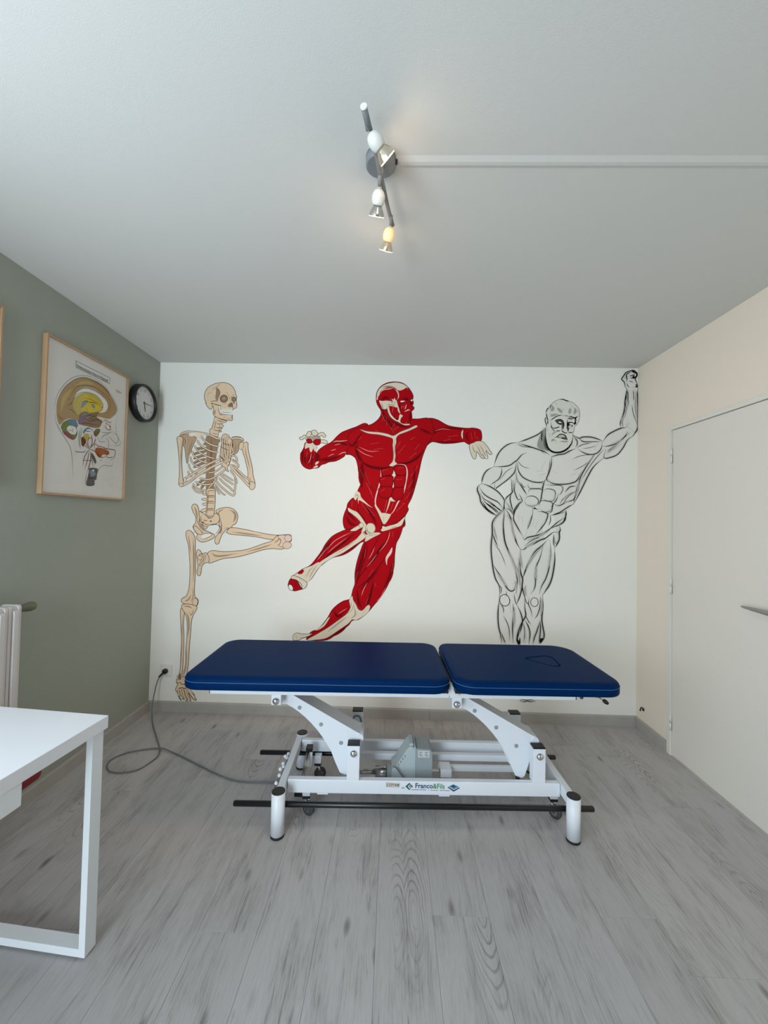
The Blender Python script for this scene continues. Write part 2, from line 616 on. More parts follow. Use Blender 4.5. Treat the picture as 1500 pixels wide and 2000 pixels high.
# ---------------------------------------------------------------- wall socket and power cord
so = thing('wall_socket', 'white square wall socket low on the white wall beside the painted skeleton', 'socket', (0.124, 0, 0.291))
MB().box(-.041, .041, -.010, 0.0005, -.041, .041).build('cover_plate', M['trim'], so, .004)
MB().lathe((0, -.0105, 0), (0, -1, 0), [(.0225, 0), (.0225, .002), (.019, .003)], 24).build('socket_ring', M['trim'], so)
pc = thing('power_cord', 'grey power cord looping over the floor from the socket to the treatment table', 'cord', (0.124, -0.02, 0.287))
pl = MB()
pl.lathe((0, .0065, 0), (0, -1, 0), [(.016, 0), (.0185, .004), (.0185, .016), (.016, .022), (.010, .024)], 20)
pl.tube(smooth_path([(0, -.008, 0), (-.012, -.010, -.012), (-.026, -.014, -.026), (-.034, -.018, -.036)], 3), .0065, 10)
pl.build('plug', M['black'], pc)
pts = [(.092, -.037, .252), (.084, -.049, .215), (.080, -.068, .150), (.084, -.095, .085), (.103, -.128, .038), (.135, -.172, .008), (.18, -.235, .0048),
       (.268, -.349, .0045), (.358, -.468, .0045), (.390, -.54, .0045), (.385, -.599, .0045), (.359, -.671, .0045), (.295, -.701, .0045), (.222, -.696, .0045),
       (.168, -.645, .0045), (.156, -.584, .0045), (.201, -.520, .0045), (.296, -.478, .0045), (.352, -.476, .010), (.391, -.482, .0125), (.44, -.50, .008), (.507, -.528, .0045), (.669, -.616, .0045),
       (.783, -.678, .0045), (.885, -.724, .0045), (.973, -.740, .0045), (1.093, -.737, .0045), (1.28, -.733, .0045), (1.5, -.735, .0045), (1.64, -.745, .006), (1.74, -.77, .05), (1.80, -.80, .095)]
pts = [(a - .124, b + .02, c - .287) for a, b, c in pts]
MB().tube(smooth_path(pts, 6), .0040, 8).build('cable', M['cord'], pc)

# ---------------------------------------------------------------- treatment table
tt = thing('treatment_table', 'blue padded treatment table on a white steel frame', 'treatment table', (1.238, -1.0843, 0), math.radians(1.7233))


def pad(name, outline_fn, parent, hole=None):
    """an upholstered section: rings of an outline, inset and raised"""
    mb = MB()
    prof = [(.010, .645), (.002, .6475), (0, .653), (0, .680), (.0035, .689), (.010, .6955), (.020, .6985), (.036, .700)]
    rings = [[(p[0], p[1], z) for p in outline_fn(i)] for i, z in prof]
    if not hole:
        mb.rings(rings)
    else:
        mb.rings(rings, True, False)
        top = [Vector(p) for p in rings[-1]]
        hl = [Vector((p[0], p[1], .700)) for p in hole]
        allv = top + hl
        mb.add(allv, [tuple(t) for t in tessellate_polygon([top, hl])])
        c = sum(hl, Vector()) / len(hl)
        mb.rings([[c + (p - c) * s + Vector((0, 0, dz)) for p in hl] for s, dz in ((1, 0), (.975, -.0015), (.95, -.005), (.94, -.016))], False, False)
    return mb.build(name, M['vinyl'], parent)


def main_outline(i):
    return rrect(-.425 + i, .742 - i, -.063 + i, .515 - i, max(.085 - i, .02), 10)


def head_outline(i):
    return rrect(.757 + i, 1.492 - i, -.063 + i, .515 - i, (max(.115 - i, .02), max(.06 - i, .02), max(.085 - i, .02), max(.085 - i, .02)), 10)


slot = [(p[0], p[1]) for p in smooth_path([(1.165, .262, 0), (1.185, .282, 0), (1.275, .312, 0), (1.306, .306, 0), (1.318, .285, 0), (1.312, .20, 0), (1.308, .168, 0), (1.29, .152, 0), (1.26, .156, 0), (1.182, .232, 0)], 5, True)]
s1 = pad('leg_section', main_outline, tt)
s2 = pad('head_section', head_outline, tt, slot)
for sec, fn in ((s1, main_outline), (s2, head_outline)):
    ring = [(p[0], p[1], .6795) for p in fn(-.0004)]
    MB().tube(ring + [ring[0]], .0007, 6, False).build('seam', M['thread'], sec)
cx = sum(p[0] for p in slot) / len(slot)
cy = sum(p[1] for p in slot) / len(slot)
plug = [[(cx + (p[0] - cx) * s, cy + (p[1] - cy) * s, z) for p in slot] for s, z in ((.90, .684), (.90, .694), (.86, .698), (.78, .6995))]
MB().rings(plug).build('face_hole_plug', M['vinyl'], s2)

fm = MB()
for (a, b) in ((.055, .085), (.385, .415)):
    fm.box(-.335, .748, a, b, .583, .626)
    fm.box(.752, 1.325, a, b, .583, .626)
for u0 in (-.30, .20, .70, .80, 1.26):
    fm.box(u0, u0 + .03, .085, .385, .588, .620)
fm.build('top_frame', M['white'], tt, .002)
box('base_board', M['black'], -.36, .735, .0, .46, .6265, .6455, tt)
box('base_board', M['black'], .765, 1.43, .0, .46, .6265, .6455, tt)
for u0 in (-.338, 1.3255):
    for v0 in (.056, .386):
        box('end_cap', M['black'], u0, u0 + .003, v0, v0 + .028, .585, .624, tt)
MB().prism([(.735, .60), (.79, .60), (.782, .628), (.768, .650), (.757, .658), (.748, .645)], .04, .048, 'y').build('hinge_plate', M['white'], tt, .001)
MB().prism([(.735, .60), (.79, .60), (.782, .628), (.768, .650), (.757, .658), (.748, .645)], .42, .428, 'y').build('hinge_plate', M['white'], tt, .001)


def bolt(parent, u, v, z, r=.0165):
    MB().lathe((u, v, z), (0, -1, 0), [(r, 0), (r * .98, .004), (r * .85, .0085), (r * .6, .012), (r * .3, .0138), (.0005, .0144)], 20, True, True).build('bolt_cap', M['chrome'], parent)


# swinging arms
ARM = [(-.062, .555), (-.022, .572), (.029, .5395), (.321, .379), (.348, .366), (.362, .347), (.352, .318), (.323, .26), (.297, .182), (.284, .172), (.252, .184), (.228, .234),
       (.208, .283), (.186, .318), (.166, .348), (.140, .381), (.110, .413), (.08, .441), (.050, .465), (.022, .484), (-.003, .497), (-.035, .510), (-.058, .527)]
for du in (0.0, .834):
    a = MB()
    pl_ = [(p[0] + du, p[1]) for p in ARM]
    a.prism(pl_, .150, .156, 'y')
    a.prism(pl_, .246, .252, 'y')
    web = [(-.022 + du, .572), (.029 + du, .5395), (.321 + du, .379), (.348 + du, .366), (.344 + du, .360), (.318 + du, .373), (.026 + du, .5335), (-.024 + du, .566)]
    a.prism(web, .156, .246, 'y')
    arm = a.build('lever_arm', M['white'], tt, .0015)
    MB().cyl((.344 + du, .143, .350), (.344 + du, .262, .350), .0165, 18).build('pivot_tube', M['white'], arm)
    MB().cyl((-.036 + du, .13, .541), (-.036 + du, .30, .541), .014, 16).build('pivot_tube', M['white'], arm)
    for (u, z) in ((.054, .485), (.158, .408), (.255, .323)):
        MB().lathe((u + du, .1502, z), (0, -1, 0), [(.0098, 0), (.0098, .0006)], 18).build('hole', M['hole'], arm)  # solid grey discs for the holes, their shade put into the colour
    for v0 in (.090, .355):
        br = MB().prism([(-.066 + du, .522), (-.021 + du, .522), (-.021 + du, .584), (-.066 + du, .584)], v0, v0 + .038, 'y').build('pivot_bracket', M['white'], tt, .002)
        if v0 < .1:
            bolt(br, -.044 + du, v0, .541)

# columns on the base rails
for u0 in (.289, 1.147):
    for v0 in (.089, .421):
        c = box('column', M['white'], u0, u0 + .0575, v0, v0 + .045, .186, .342, tt, .002)
        box('end_cap', M['black'], u0 + .0005, u0 + .057, v0 + .0005, v0 + .0445, .342, .3495, c, .0015)
        if v0 < .2:
            bolt(c, u0 + .030, v0, .309)
# base frame
for v0 in (.090, .422):
    box('base_rail', M['white'], .0185, 1.2735, v0, v0 + .028, .126, .187, tt, .003)
for u0 in (-.016, 1.276):
    box('cross_tube', M['white'], u0, u0 + .032, .012, .478, .136, .186, tt, .003)
for (u, v) in ((0, 0), (1.2919, 0), (.008, .49), (1.29, .488)):
    p = MB().cyl((u, v, .012), (u, v, .191), .0292, 32).build('leg', M['white'], tt)
    MB().lathe((u, v, .1905), (0, 0, 1), [(.0288, 0), (.0288, .003), (.0265, .0045)], 32).build('end_cap', M['black'], p)
    MB().lathe((u, v, 0), (0, 0, 1), [(.027, 0), (.0295, .002), (.0295, .0125)], 32).build('rubber_foot', M['rubber'], p)
# lifting bars worked by foot
for (v, z) in ((.043, .108), (.440, .108)):
    b = MB().lathe((-.208, v, z), (1, 0, 0), [(.009, 0), (.0125, .004), (.0125, 1.608), (.009, 1.612)], 20).build('foot_bar', M['bar'], tt)
    for u in (-.0, 1.29):
        MB().box(u - .006, u + .006, min(v, .245) + (0 if v < .2 else .18), max(v, .245) - (0 if v > .2 else .18), z - .004, z + .004).build('bar_link', M['white'], b)
# foot bar linkage along one end
lk = MB().tube([(-.030, .03, .172), (-.030, .20, .160), (-.030, .43, .150)], .004, 8).build('linkage_rod', M['steel'], tt)
MB().box(-.0245, -.018, .05, .43, .146, .152).build('linkage_bar', M['dark'], lk)
for (v, z) in ((.26, .205), (.335, .166), (.30, .166), (.212, .192), (.152, .203), (.226, .162), (.135, .175), (.074, .176)):
    MB().ball((-.030, v * .93 + .01, (z - .17) * .7 + .172), .0085, 12).build('knob', M['white'], lk)
# castors
for (u, v, rz) in ((.101, .112, -28), (1.262, .118, -48), (.115, .365, 20), (1.185, .38, 60)):
    k_ = box('castor_bracket', M['white'], u - .018, u + .018, v + .006, v + .042, .092, .130, tt, .002)
    box('bracket_plug', M['black'], u - .0175, u + .0175, v + .0065, v + .0415, .080, .092, k_)
    r = math.radians(rz)
    dx, dy = math.cos(r), math.sin(r)
    c = Vector((u + dx * .012, v + .024 + dy * .012, .031))
    ax = Vector((-dy, dx, 0))
    MB().lathe(c - ax * .009, ax, [(.008, -.001), (.027, .0), (.031, .003), (.031, .015), (.027, .018), (.008, .019)], 24).build('wheel', M['tyre'], k_)
    f = MB()
    for s in (-1, 1):
        q = c + ax * s * .012
        f.lathe(q - ax * .001, ax, [(.015, 0), (.015, .002)], 16)
        f.tube([q, Vector((u, v + .024, .078)) + ax * s * .012], .006, 8)
    f.build('fork', M['steel'], k_)
# upright and rod of the lifting gear inside the frame
up = box('gear_post', M['white'], .062, .090, .330, .358, .100, .178, tt, .002)
box('end_cap', M['black'], .058, .092, .326, .362, .176, .200, up, .002)
MB().cyl((.070, .326, .175), (.062, .165, .085), .008, 12).build('gear_rod', M['steel'], up)
box('gear_foot', M['black'], .040, .092, .145, .180, .070, .090, up, .002)
# brackets below the front rail
for u0 in (.715, .155):
    box('rail_tab', M['white'], u0, u0 + .05, .094, .114, .118, .1262, tt, .001)
# beams and the motor
box('inner_beam', M['white'], .335, 1.18, .345, .372, .133, .165, tt, .002)
box('inner_beam', M['white'], .74, 1.145, .292, .312, .112, .138, tt, .002)
mt = MB().prism([(.500, .085), (.500, .160), (.518, .172), (.575, .262), (.590, .274), (.604, .274), (.612, .262), (.612, .085)], .215, .325, 'y').build('motor', M['motor'], tt, .005, 3)
MB().prism([(.615, .09), (.615, .262), (.622, .267), (.688, .262), (.700, .248), (.700, .09)], .212, .328, 'y').build('motor_cover', M['motor2'], mt, .006, 3)
MB().box(.6085, .6165, .210, .330, .088, .278).build('motor_flange', M['motor'], mt, .002)
MB().box(.586, .606, .225, .31, .262, .285).build('motor_lug', M['motor'], mt, .003)
st = MB().box(.628, .684, .2112, .2124, .226, .258).build('rating_label', M['label'], mt)
lb = MB()
for i in range(3):
    for j in range(2):
        lb.box(.633 + j * .028, .633 + j * .028 + (.018, .012, .016)[i], .2108, .2113, .233 + i * .008, .236 + i * .008)
o_ = lb.build('print', M['grey'], mt)
o_['kind'] = 'stuff'
pr = MB()
for i in range(4):
    pr.box(.532 + i * .010, .536 + i * .010, .2142, .2152, .183 + i * .014, .192 + i * .014)
o_ = pr.build('print', M['grey'], mt)
o_['kind'] = 'stuff'
MB().cyl((.420, .27, .118), (.500, .27, .118), .026, 20).build('cylinder', M['steel'], mt)
MB().cyl((.33, .27, .118), (.42, .27, .118), .012, 14).build('piston_rod', M['steel'], mt)
MB().cyl((.478, .27, .118), (.520, .27, .118), .036, 20).build('collar', M['motor2'], mt)
MB().tube(smooth_path([(.505, .20, .188), (.522, .196, .182), (.55, .20, .145), (.585, .205, .105), (.62, .22, .082)], 5), .0035, 8).build('motor_cable', M['cord'], mt)
MB().box(.70, .745, .255, .285, .095, .13).build('motor_mount', M['steel'], mt, .004)
MB().box(.745, .80, .24, .312, .112, .150).build('mount_bracket', M['white'], mt, .003)
MB().tube(smooth_path([(.29, .41, .29), (.302, .405, .325), (.325, .40, .33), (.338, .405, .30), (.335, .41, .25), (.33, .41, .19)], 5), .004, 8).build('loose_cable', M['cord'], tt)
# tilt lever below the head section
tl = MB().tube([(1.33, .02, .632), (1.40, -.004, .622), (1.418, -.012, .612)], .003, 8).build('tilt_lever', M['steel'], tt)
MB().lathe((1.412, -.008, .615), (.75, -.2, -.5), [(.004, 0), (.008, .006), (.009, .016), (.006, .026), (.002, .028)], 12).build('knob', M['black'], tl)
MB().ball((1.30, -.045, .640), .008, 10).build('screw', M['navy'], tt)

# print on the front rail
VR = .0893


def flat(mb, poly, y=VR, t=.0003):
    return mb.prism(poly, y, y - t, 'y')


lg = flat(MB(), [(.470, .181), (.535, .178), (.534, .158), (.4705, .160)]).build('type_label', M['beige'], tt)
t_ = MB()
for (a, b, c, d_) in ((.475, .478, .161, .177), (.485, .4865, .163, .175), (.487, .508, .173, .175), (.487, .508, .168, .169), (.487, .500, .163, .1645), (.492, .511, .1705, .1713)):
    t_.box(a, b, VR - .0006, VR - .0003, c, d_)
t_.build('print', M['grey'], lg)['kind'] = 'stuff'
t_ = MB()
for u0 in (.513, .521, .5265):
    t_.box(u0, u0 + .0035, VR - .0006, VR - .0003, .165, .174)
t_.build('print', M['dark'], lg)['kind'] = 'stuff'
RX = Matrix.Rotation(math.radians(90), 4, 'X')
text_mesh('print', 'CE', .012, M['dark'], tt, Matrix.Translation((.5415, VR - .0003, .1535)) @ RX, sx=1.0)
flat(MB(), [(.560, .164), (.578, .1805), (.578, .1475)]).build('logo_print', M['navy'], tt)
flat(MB(), [(.578, .1805), (.5955, .1635), (.578, .1475)]).build('logo_print', M['pgreen'], tt)
e = MB()
for poly in ([(.5695, .1645), (.5715, .1665), (.5815, .1555), (.5795, .1535)], [(.5715, .1665), (.580, .1735), (.582, .1715), (.5735, .1645)], [(.5765, .1610), (.5835, .1665), (.5855, .1645), (.5785, .159)], [(.5815, .1555), (.5885, .1615), (.5905, .1595), (.5835, .1535)]):
    flat(e, poly, VR - .0003)
e.build('logo_print', M['tape'], tt)
text_mesh('lettering', 'Franco', .0315, M['navy'], tt, Matrix.Translation((.604, VR - .0003, .1575)) @ RX, sx=.94, thick=.0006)
text_mesh('lettering', '&Fils', .0315, M['pgreen'], tt, Matrix.Translation((.6865, VR - .0003, .1568)) @ RX, sx=.90, thick=.0004)
t_ = MB()
for (a, b) in ((.587, .622), (.624, .636), (.638, .655), (.664, .668), (.676, .686), (.688, .698), (.700, .710), (.718, .742), (.744, .762)):
    t_.box(a, b, VR - .0004, VR - .0001, .1492 - (a - .6) * .012, .1510 - (a - .6) * .012)
t_.build('print', M['dark'], tt)['kind'] = 'stuff'
flat(MB(), [(.753, .1632), (.758, .1655), (.7815, .1505), (.806, .1632), (.811, .1610), (.7815, .1438)]).build('logo_print', M['navy'], tt)
flat(MB(), [(.760, .1675), (.780, .1765), (.805, .1665), (.782, .1545)]).build('logo_print', M['teal'], tt)
flat(MB(), [(.771, .1670), (.777, .1715), (.780, .1765), (.784, .1705), (.793, .1680), (.782, .1640)], VR - .0003).build('logo_print', M['navy'], tt)

# ---------------------------------------------------------------- desk
dk = thing('desk', 'white desk with square steel loop legs beside the green wall', 'desk', (.804, -1.557, 0), math.radians(-5.2))
DL, DW = 1.20, .62
box('desk_top', M['desk'], -DW, 0, -DL, 0, .690, .730, dk, .0015)
for y0 in (-.046, -DL + .004):
    lg = MB()
    y1 = y0 + .042
    lg.box(-.033, -.012, y0, y1, .008, .6897)
    lg.box(-DW + .012, -DW + .033, y0, y1, .008, .6897)
    lg.box(-DW + .033, -.033, y0, y1, .008, .032)
    lg.box(-DW + .033, -.033, y0, y1, .680, .6897)
    lg.prism([(-.033, .680), (-.033, .664), (-.036, .674), (-.041, .679), (-.047, .680)], y0, y1, 'y')
    lf = lg.build('leg_frame', M['deskm'], dk, .0012)
    for x0 in (-.045, -DW + .045):
        MB().lathe((x0, y0 + .021, 0), (0, 0, 1), [(.014, 0), (.014, .006), (.006, .0085)], 16).build('foot_pad', M['rear'], lf)
MB().box(-.034, -.004, -.345, -.272, .628, .6897).build('under_bracket', M['deskm'], dk, .003)

# ---------------------------------------------------------------- stool under the desk
sl = thing('stool', 'stool with a dark red seat pushed under the white desk', 'stool', (.344, -1.585, 0), 0.0)
MB().rings([[(p[0], p[1], z) for p in rrect(-.108 + i, .108 - i, -.22 + i, .22 - i, max(.05 - i, .01), 8)] for i, z in ((.012, .415), (.003, .420), (0, .428), (0, .442), (.005, .453), (.02, .458))]).build('seat', M['red'], sl)
MB().cyl((0, -.12, .014), (0, -.12, .416), .024, 20).build('post', M['chrome'], sl)
MB().lathe((0, -.12, 0), (0, 0, 1), [(.10, 0), (.10, .006), (.09, .012), (.03, .018)], 28).build('base', M['chrome'], sl)

# ---------------------------------------------------------------- radiator
ra = thing('radiator', 'white column radiator on the green wall beyond the desk', 'radiator', (.0, -1.140, .985))
first = None
for i in range(8):
    if first is None:
        s = MB()
        s.prism(rrect(.032, .112, -.985 + .12, 0, .012, 4), -.058, -.044, 'y')
        s.prism(rrect(.040, .106, -.985 + .125, -.006, .010, 4), -.044, -.014, 'y')
        s.prism(rrect(.032, .112, -.985 + .12, 0, .012, 4), -.014, 0, 'y')
        s.prism(rrect(.030, .120, -.985 + .14, -.020, .012, 4), -.040, -.018, 'y')
        first = s.build('section', M['radiator'], ra, .003)
        sec = first
    else:
        sec = first.copy()
        COL.objects.link(sec)
    sec.location = (0, -i * .0605, 0)
for yy in (-.10, -.40):
    MB().box(.001, .045, yy - .012, yy + .012, -.30, -.27).build('wall_bracket', M['radiator'], ra)
va = MB()
va.lathe((.062, -.002, -.030), (0, 1, 0), [(.010, 0), (.012, .012), (.009, .018), (.0105, .030), (.0145, .052), (.0195, .078), (.0215, .096), (.0195, .112), (.012, .120)], 20)
vv = va.build('valve', M['valve'], ra)
MB().lathe((.062, .1175, -.030), (0, 1, 0), [(.004, 0), (.003, .004)], 10).build('valve_screw', M['dark'], vv)

# ---------------------------------------------------------------- framed posters
PALETTE = dict(
    bone=(234, 206, 174), bonel=(242, 220, 194), bonep=(234, 204, 186), dk=(74, 54, 44), dkb=(84, 62, 50), shade=(164, 134, 108), shaded=(124, 98, 80), shadel=(194, 164, 132),
    socket=(142, 116, 95), tooth=(238, 236, 230), red=(174, 3, 17), redd=(106, 1, 10), reddd=(58, 2, 8), pink=(222, 110, 106), pinkl=(226, 156, 150), ink=(24, 21, 22), inkl=(112, 100, 90),
    cream=(226, 213, 190), creamp=(234, 204, 192), creamd=(172, 158, 140), wallw=None, wallm=(229, 227, 219), halo=(184, 182, 175), wallg=(224, 223, 212), grey=(158, 157, 150), greyp=(190, 188, 178), dgrey=(88, 86, 84),
    tan=(178, 146, 98), tany=(196, 172, 100), tand=(150, 118, 78), yelp=(196, 180, 96), yel=(222, 196, 40), bluegrey=(132, 146, 156), brown=(140, 112, 82), green=(112, 128, 48),
    blue=(92, 128, 170), redm=(150, 58, 56), mauve=(128, 104, 128), orange=(168, 92, 40), olive=(110, 98, 48), blueg=(96, 134, 150), paper=(226, 224, 218), brown2=(110, 62, 26))


def colour(k):
    return WALLC if PALETTE[k] is None else rgb(*PALETTE[k])


def paint_material():
    m = bpy.data.materials.new('paint')
    m.use_nodes = True
    n, l = m.node_tree.nodes, m.node_tree.links
    p = n['Principled BSDF']
    p.inputs['Roughness'].default_value = 0.7
    p.inputs['Specular IOR Level'].default_value = 0.08
    a = n.new('ShaderNodeAttribute')
    a.attribute_name = 'paint'
    l.new(a.outputs['Color'], p.inputs['Base Color'])
    return m


M['paint'] = paint_material()


class Painting:
    """strokes of flat paint on a plane; each stroke lies a few microns above the last"""

    def __init__(self, place, unit):
        self.place, self.unit, self.n = place, unit, 0
        self.parts = {}
        self.part = None

    def put(self, pts, faces, cols):
        d = self.parts.setdefault(self.part, ([], [], []))
        o = len(d[0])
        self.n += 1
        h = self.n * 5e-6
        d[0].extend(self.place(p[0] * self.unit, p[1] * self.unit, h) for p in pts)
        d[1].extend(tuple(i + o for i in f) for f in faces)
        d[2].extend(cols)

    def curve(self, pts, closed):
        v = [Vector((a, b, 0)) for a, b in pts]
        if len(v) < 3:
            return v
        return smooth_path(v, 4, closed)

    def fill(self, c, pts):
        v = self.curve(pts, True)
        self.put(v, [tuple(t) for t in tessellate_polygon([v])], [colour(c)] * len(v))

    def ribbon(self, pts, closed, cross, taper):
        """cross: list of (offset, colour)"""
        v = self.curve(pts, closed)
        n = len(v)
        if n < 2:
            return
        P, cols = [], []
        k = len(cross)
        for i, p in enumerate(v):
            a = v[(i - 1) % n] if (closed or i) else v[0]
            b = v[(i + 1) % n] if (closed or i < n - 1) else v[-1]
            t = (b - a)
            t = t.normalized() if t.length > 1e-9 else Vector((1, 0, 0))
            nn = Vector((-t.y, t.x, 0))
            w = 1.0
            if taper and not closed:
                s = i / (n - 1)
                w = max(min(1.0, s / taper, (1 - s) / taper), .18)
            for off, cc in cross:
                P.append(p + nn * off * w)
                cols.append(colour(cc))
        F = []
        for i in range(n if closed else n - 1):
            for j in range(k - 1):
                a, b = i * k + j, ((i + 1) % n) * k + j
                F.append((a, b, b + 1, a + 1))
        self.put(P, F, cols)

    def run(self, text):
        for ln in text.strip().split('\n'):
            t = ln.split()
            q = t[0]
            if q == 'P':
                self.runs = getattr(self, 'runs', 0) + 1
                self.part = (t[1], self.runs)
                continue
            pt = lambda s: tuple(float(z) for z in s.split(','))
            if q == 'f':
                self.fill(t[1], [pt(s) for s in t[2:]])
            elif q == 'o':
                w, P = float(t[3]), [pt(s) for s in t[4:]]
                self.fill(t[1], P)
                self.ribbon(P, True, [(-w / 2, t[2]), (w / 2, t[2])], 0)
            elif q == 'b':
                w, P = float(t[2]), [pt(s) for s in t[3:]]
                for a_, b_ in zip(P, P[1:]):
                    self.ribbon([a_, b_], False, [(-w / 2, t[1]), (w / 2, t[1])], 0)
            elif q == 'l':
                w, P = float(t[2]), [pt(s) for s in t[3:]]
                self.ribbon(P, False, [(-w / 2, t[1]), (w / 2, t[1])], .25)
            elif q == 't':
                w, P = float(t[3]), [pt(s) for s in t[4:]]
                e_ = self.unit ** -1 * .0027
                self.ribbon(P, False, [(-w / 2 - e_, t[2]), (w / 2 + e_, t[2])], .04)
                self.ribbon(P, False, [(-w / 2, t[1]), (w / 2, t[1])], .04)
            elif q in 'sh':
                if q == 'h':
                    core, edge, w, P = 'grey', 'wallm', self.unit ** -1 * .016, [pt(s) for s in t[1:]]
                else:
                    core, edge, w, P = t[1], t[2], float(t[3]), [pt(s) for s in t[4:]]
                self.ribbon(P, False, [(-w / 2, edge), (-w * .08, core), (w * .08, core), (w / 2, edge)], .3)
            elif q == 'e':
                c, r, a = pt(t[2]), pt(t[3]), math.radians(-float(t[4]))
                P = []
                for i in range(10):
                    g = 2 * math.pi * i / 10
                    ex, ey = r[0] * math.cos(g), r[1] * math.sin(g)
                    P.append((c[0] + ex * math.cos(a) - ey * math.sin(a), c[1] + ex * math.sin(a) + ey * math.cos(a)))
                self.fill(t[1], P)
                if len(t) > 5:
                    w = float(t[6])
                    self.ribbon(P, True, [(-w / 2, t[5]), (w / 2, t[5])], 0)

    def build(self, root):
        for (name, _), (vs, fs, cs) in self.parts.items():
            me = bpy.data.meshes.new(name)
            me.from_pydata(vs, [], fs)
            at = me.attributes.new('paint', 'FLOAT_COLOR', 'POINT')
            at.data.foreach_set('color', [z for c in cs for z in c])
            me.materials.append(M['paint'])
            o = bpy.data.objects.new(name, me)
            COL.objects.link(o)
            o.parent = root
            o.location = -root.location


def framed(y0, y1, z0, z1, label):
    r = thing('framed_poster', label, 'poster', (0, (y0 + y1) / 2, (z0 + z1) / 2), 0, 'oak framed posters on the green wall')
    cy_, cz_ = (y0 + y1) / 2, (z0 + z1) / 2
    hy, hz_ = (y1 - y0) / 2, (z1 - z0) / 2
    w = .009
    f = MB()
    f.box(.001, .026, -hy, -hy + w, -hz_, hz_)
    f.box(.001, .026, hy - w, hy, -hz_, hz_)
    f.box(.001, .026, -hy + w, hy - w, -hz_, -hz_ + w)
    f.box(.001, .026, -hy + w, hy - w, hz_ - w, hz_)
    f.build('frame', M['wood'], r, .0008)
    MB().box(.002, .0155, -hy + w, hy - w, -hz_ + w, hz_ - w).build('paper_sheet', M['paper'], r)
    MB().box(.0205, .0215, -hy + w, hy - w, -hz_ + w, hz_ - w).build('glass_pane', M['pane'], r)
    return r


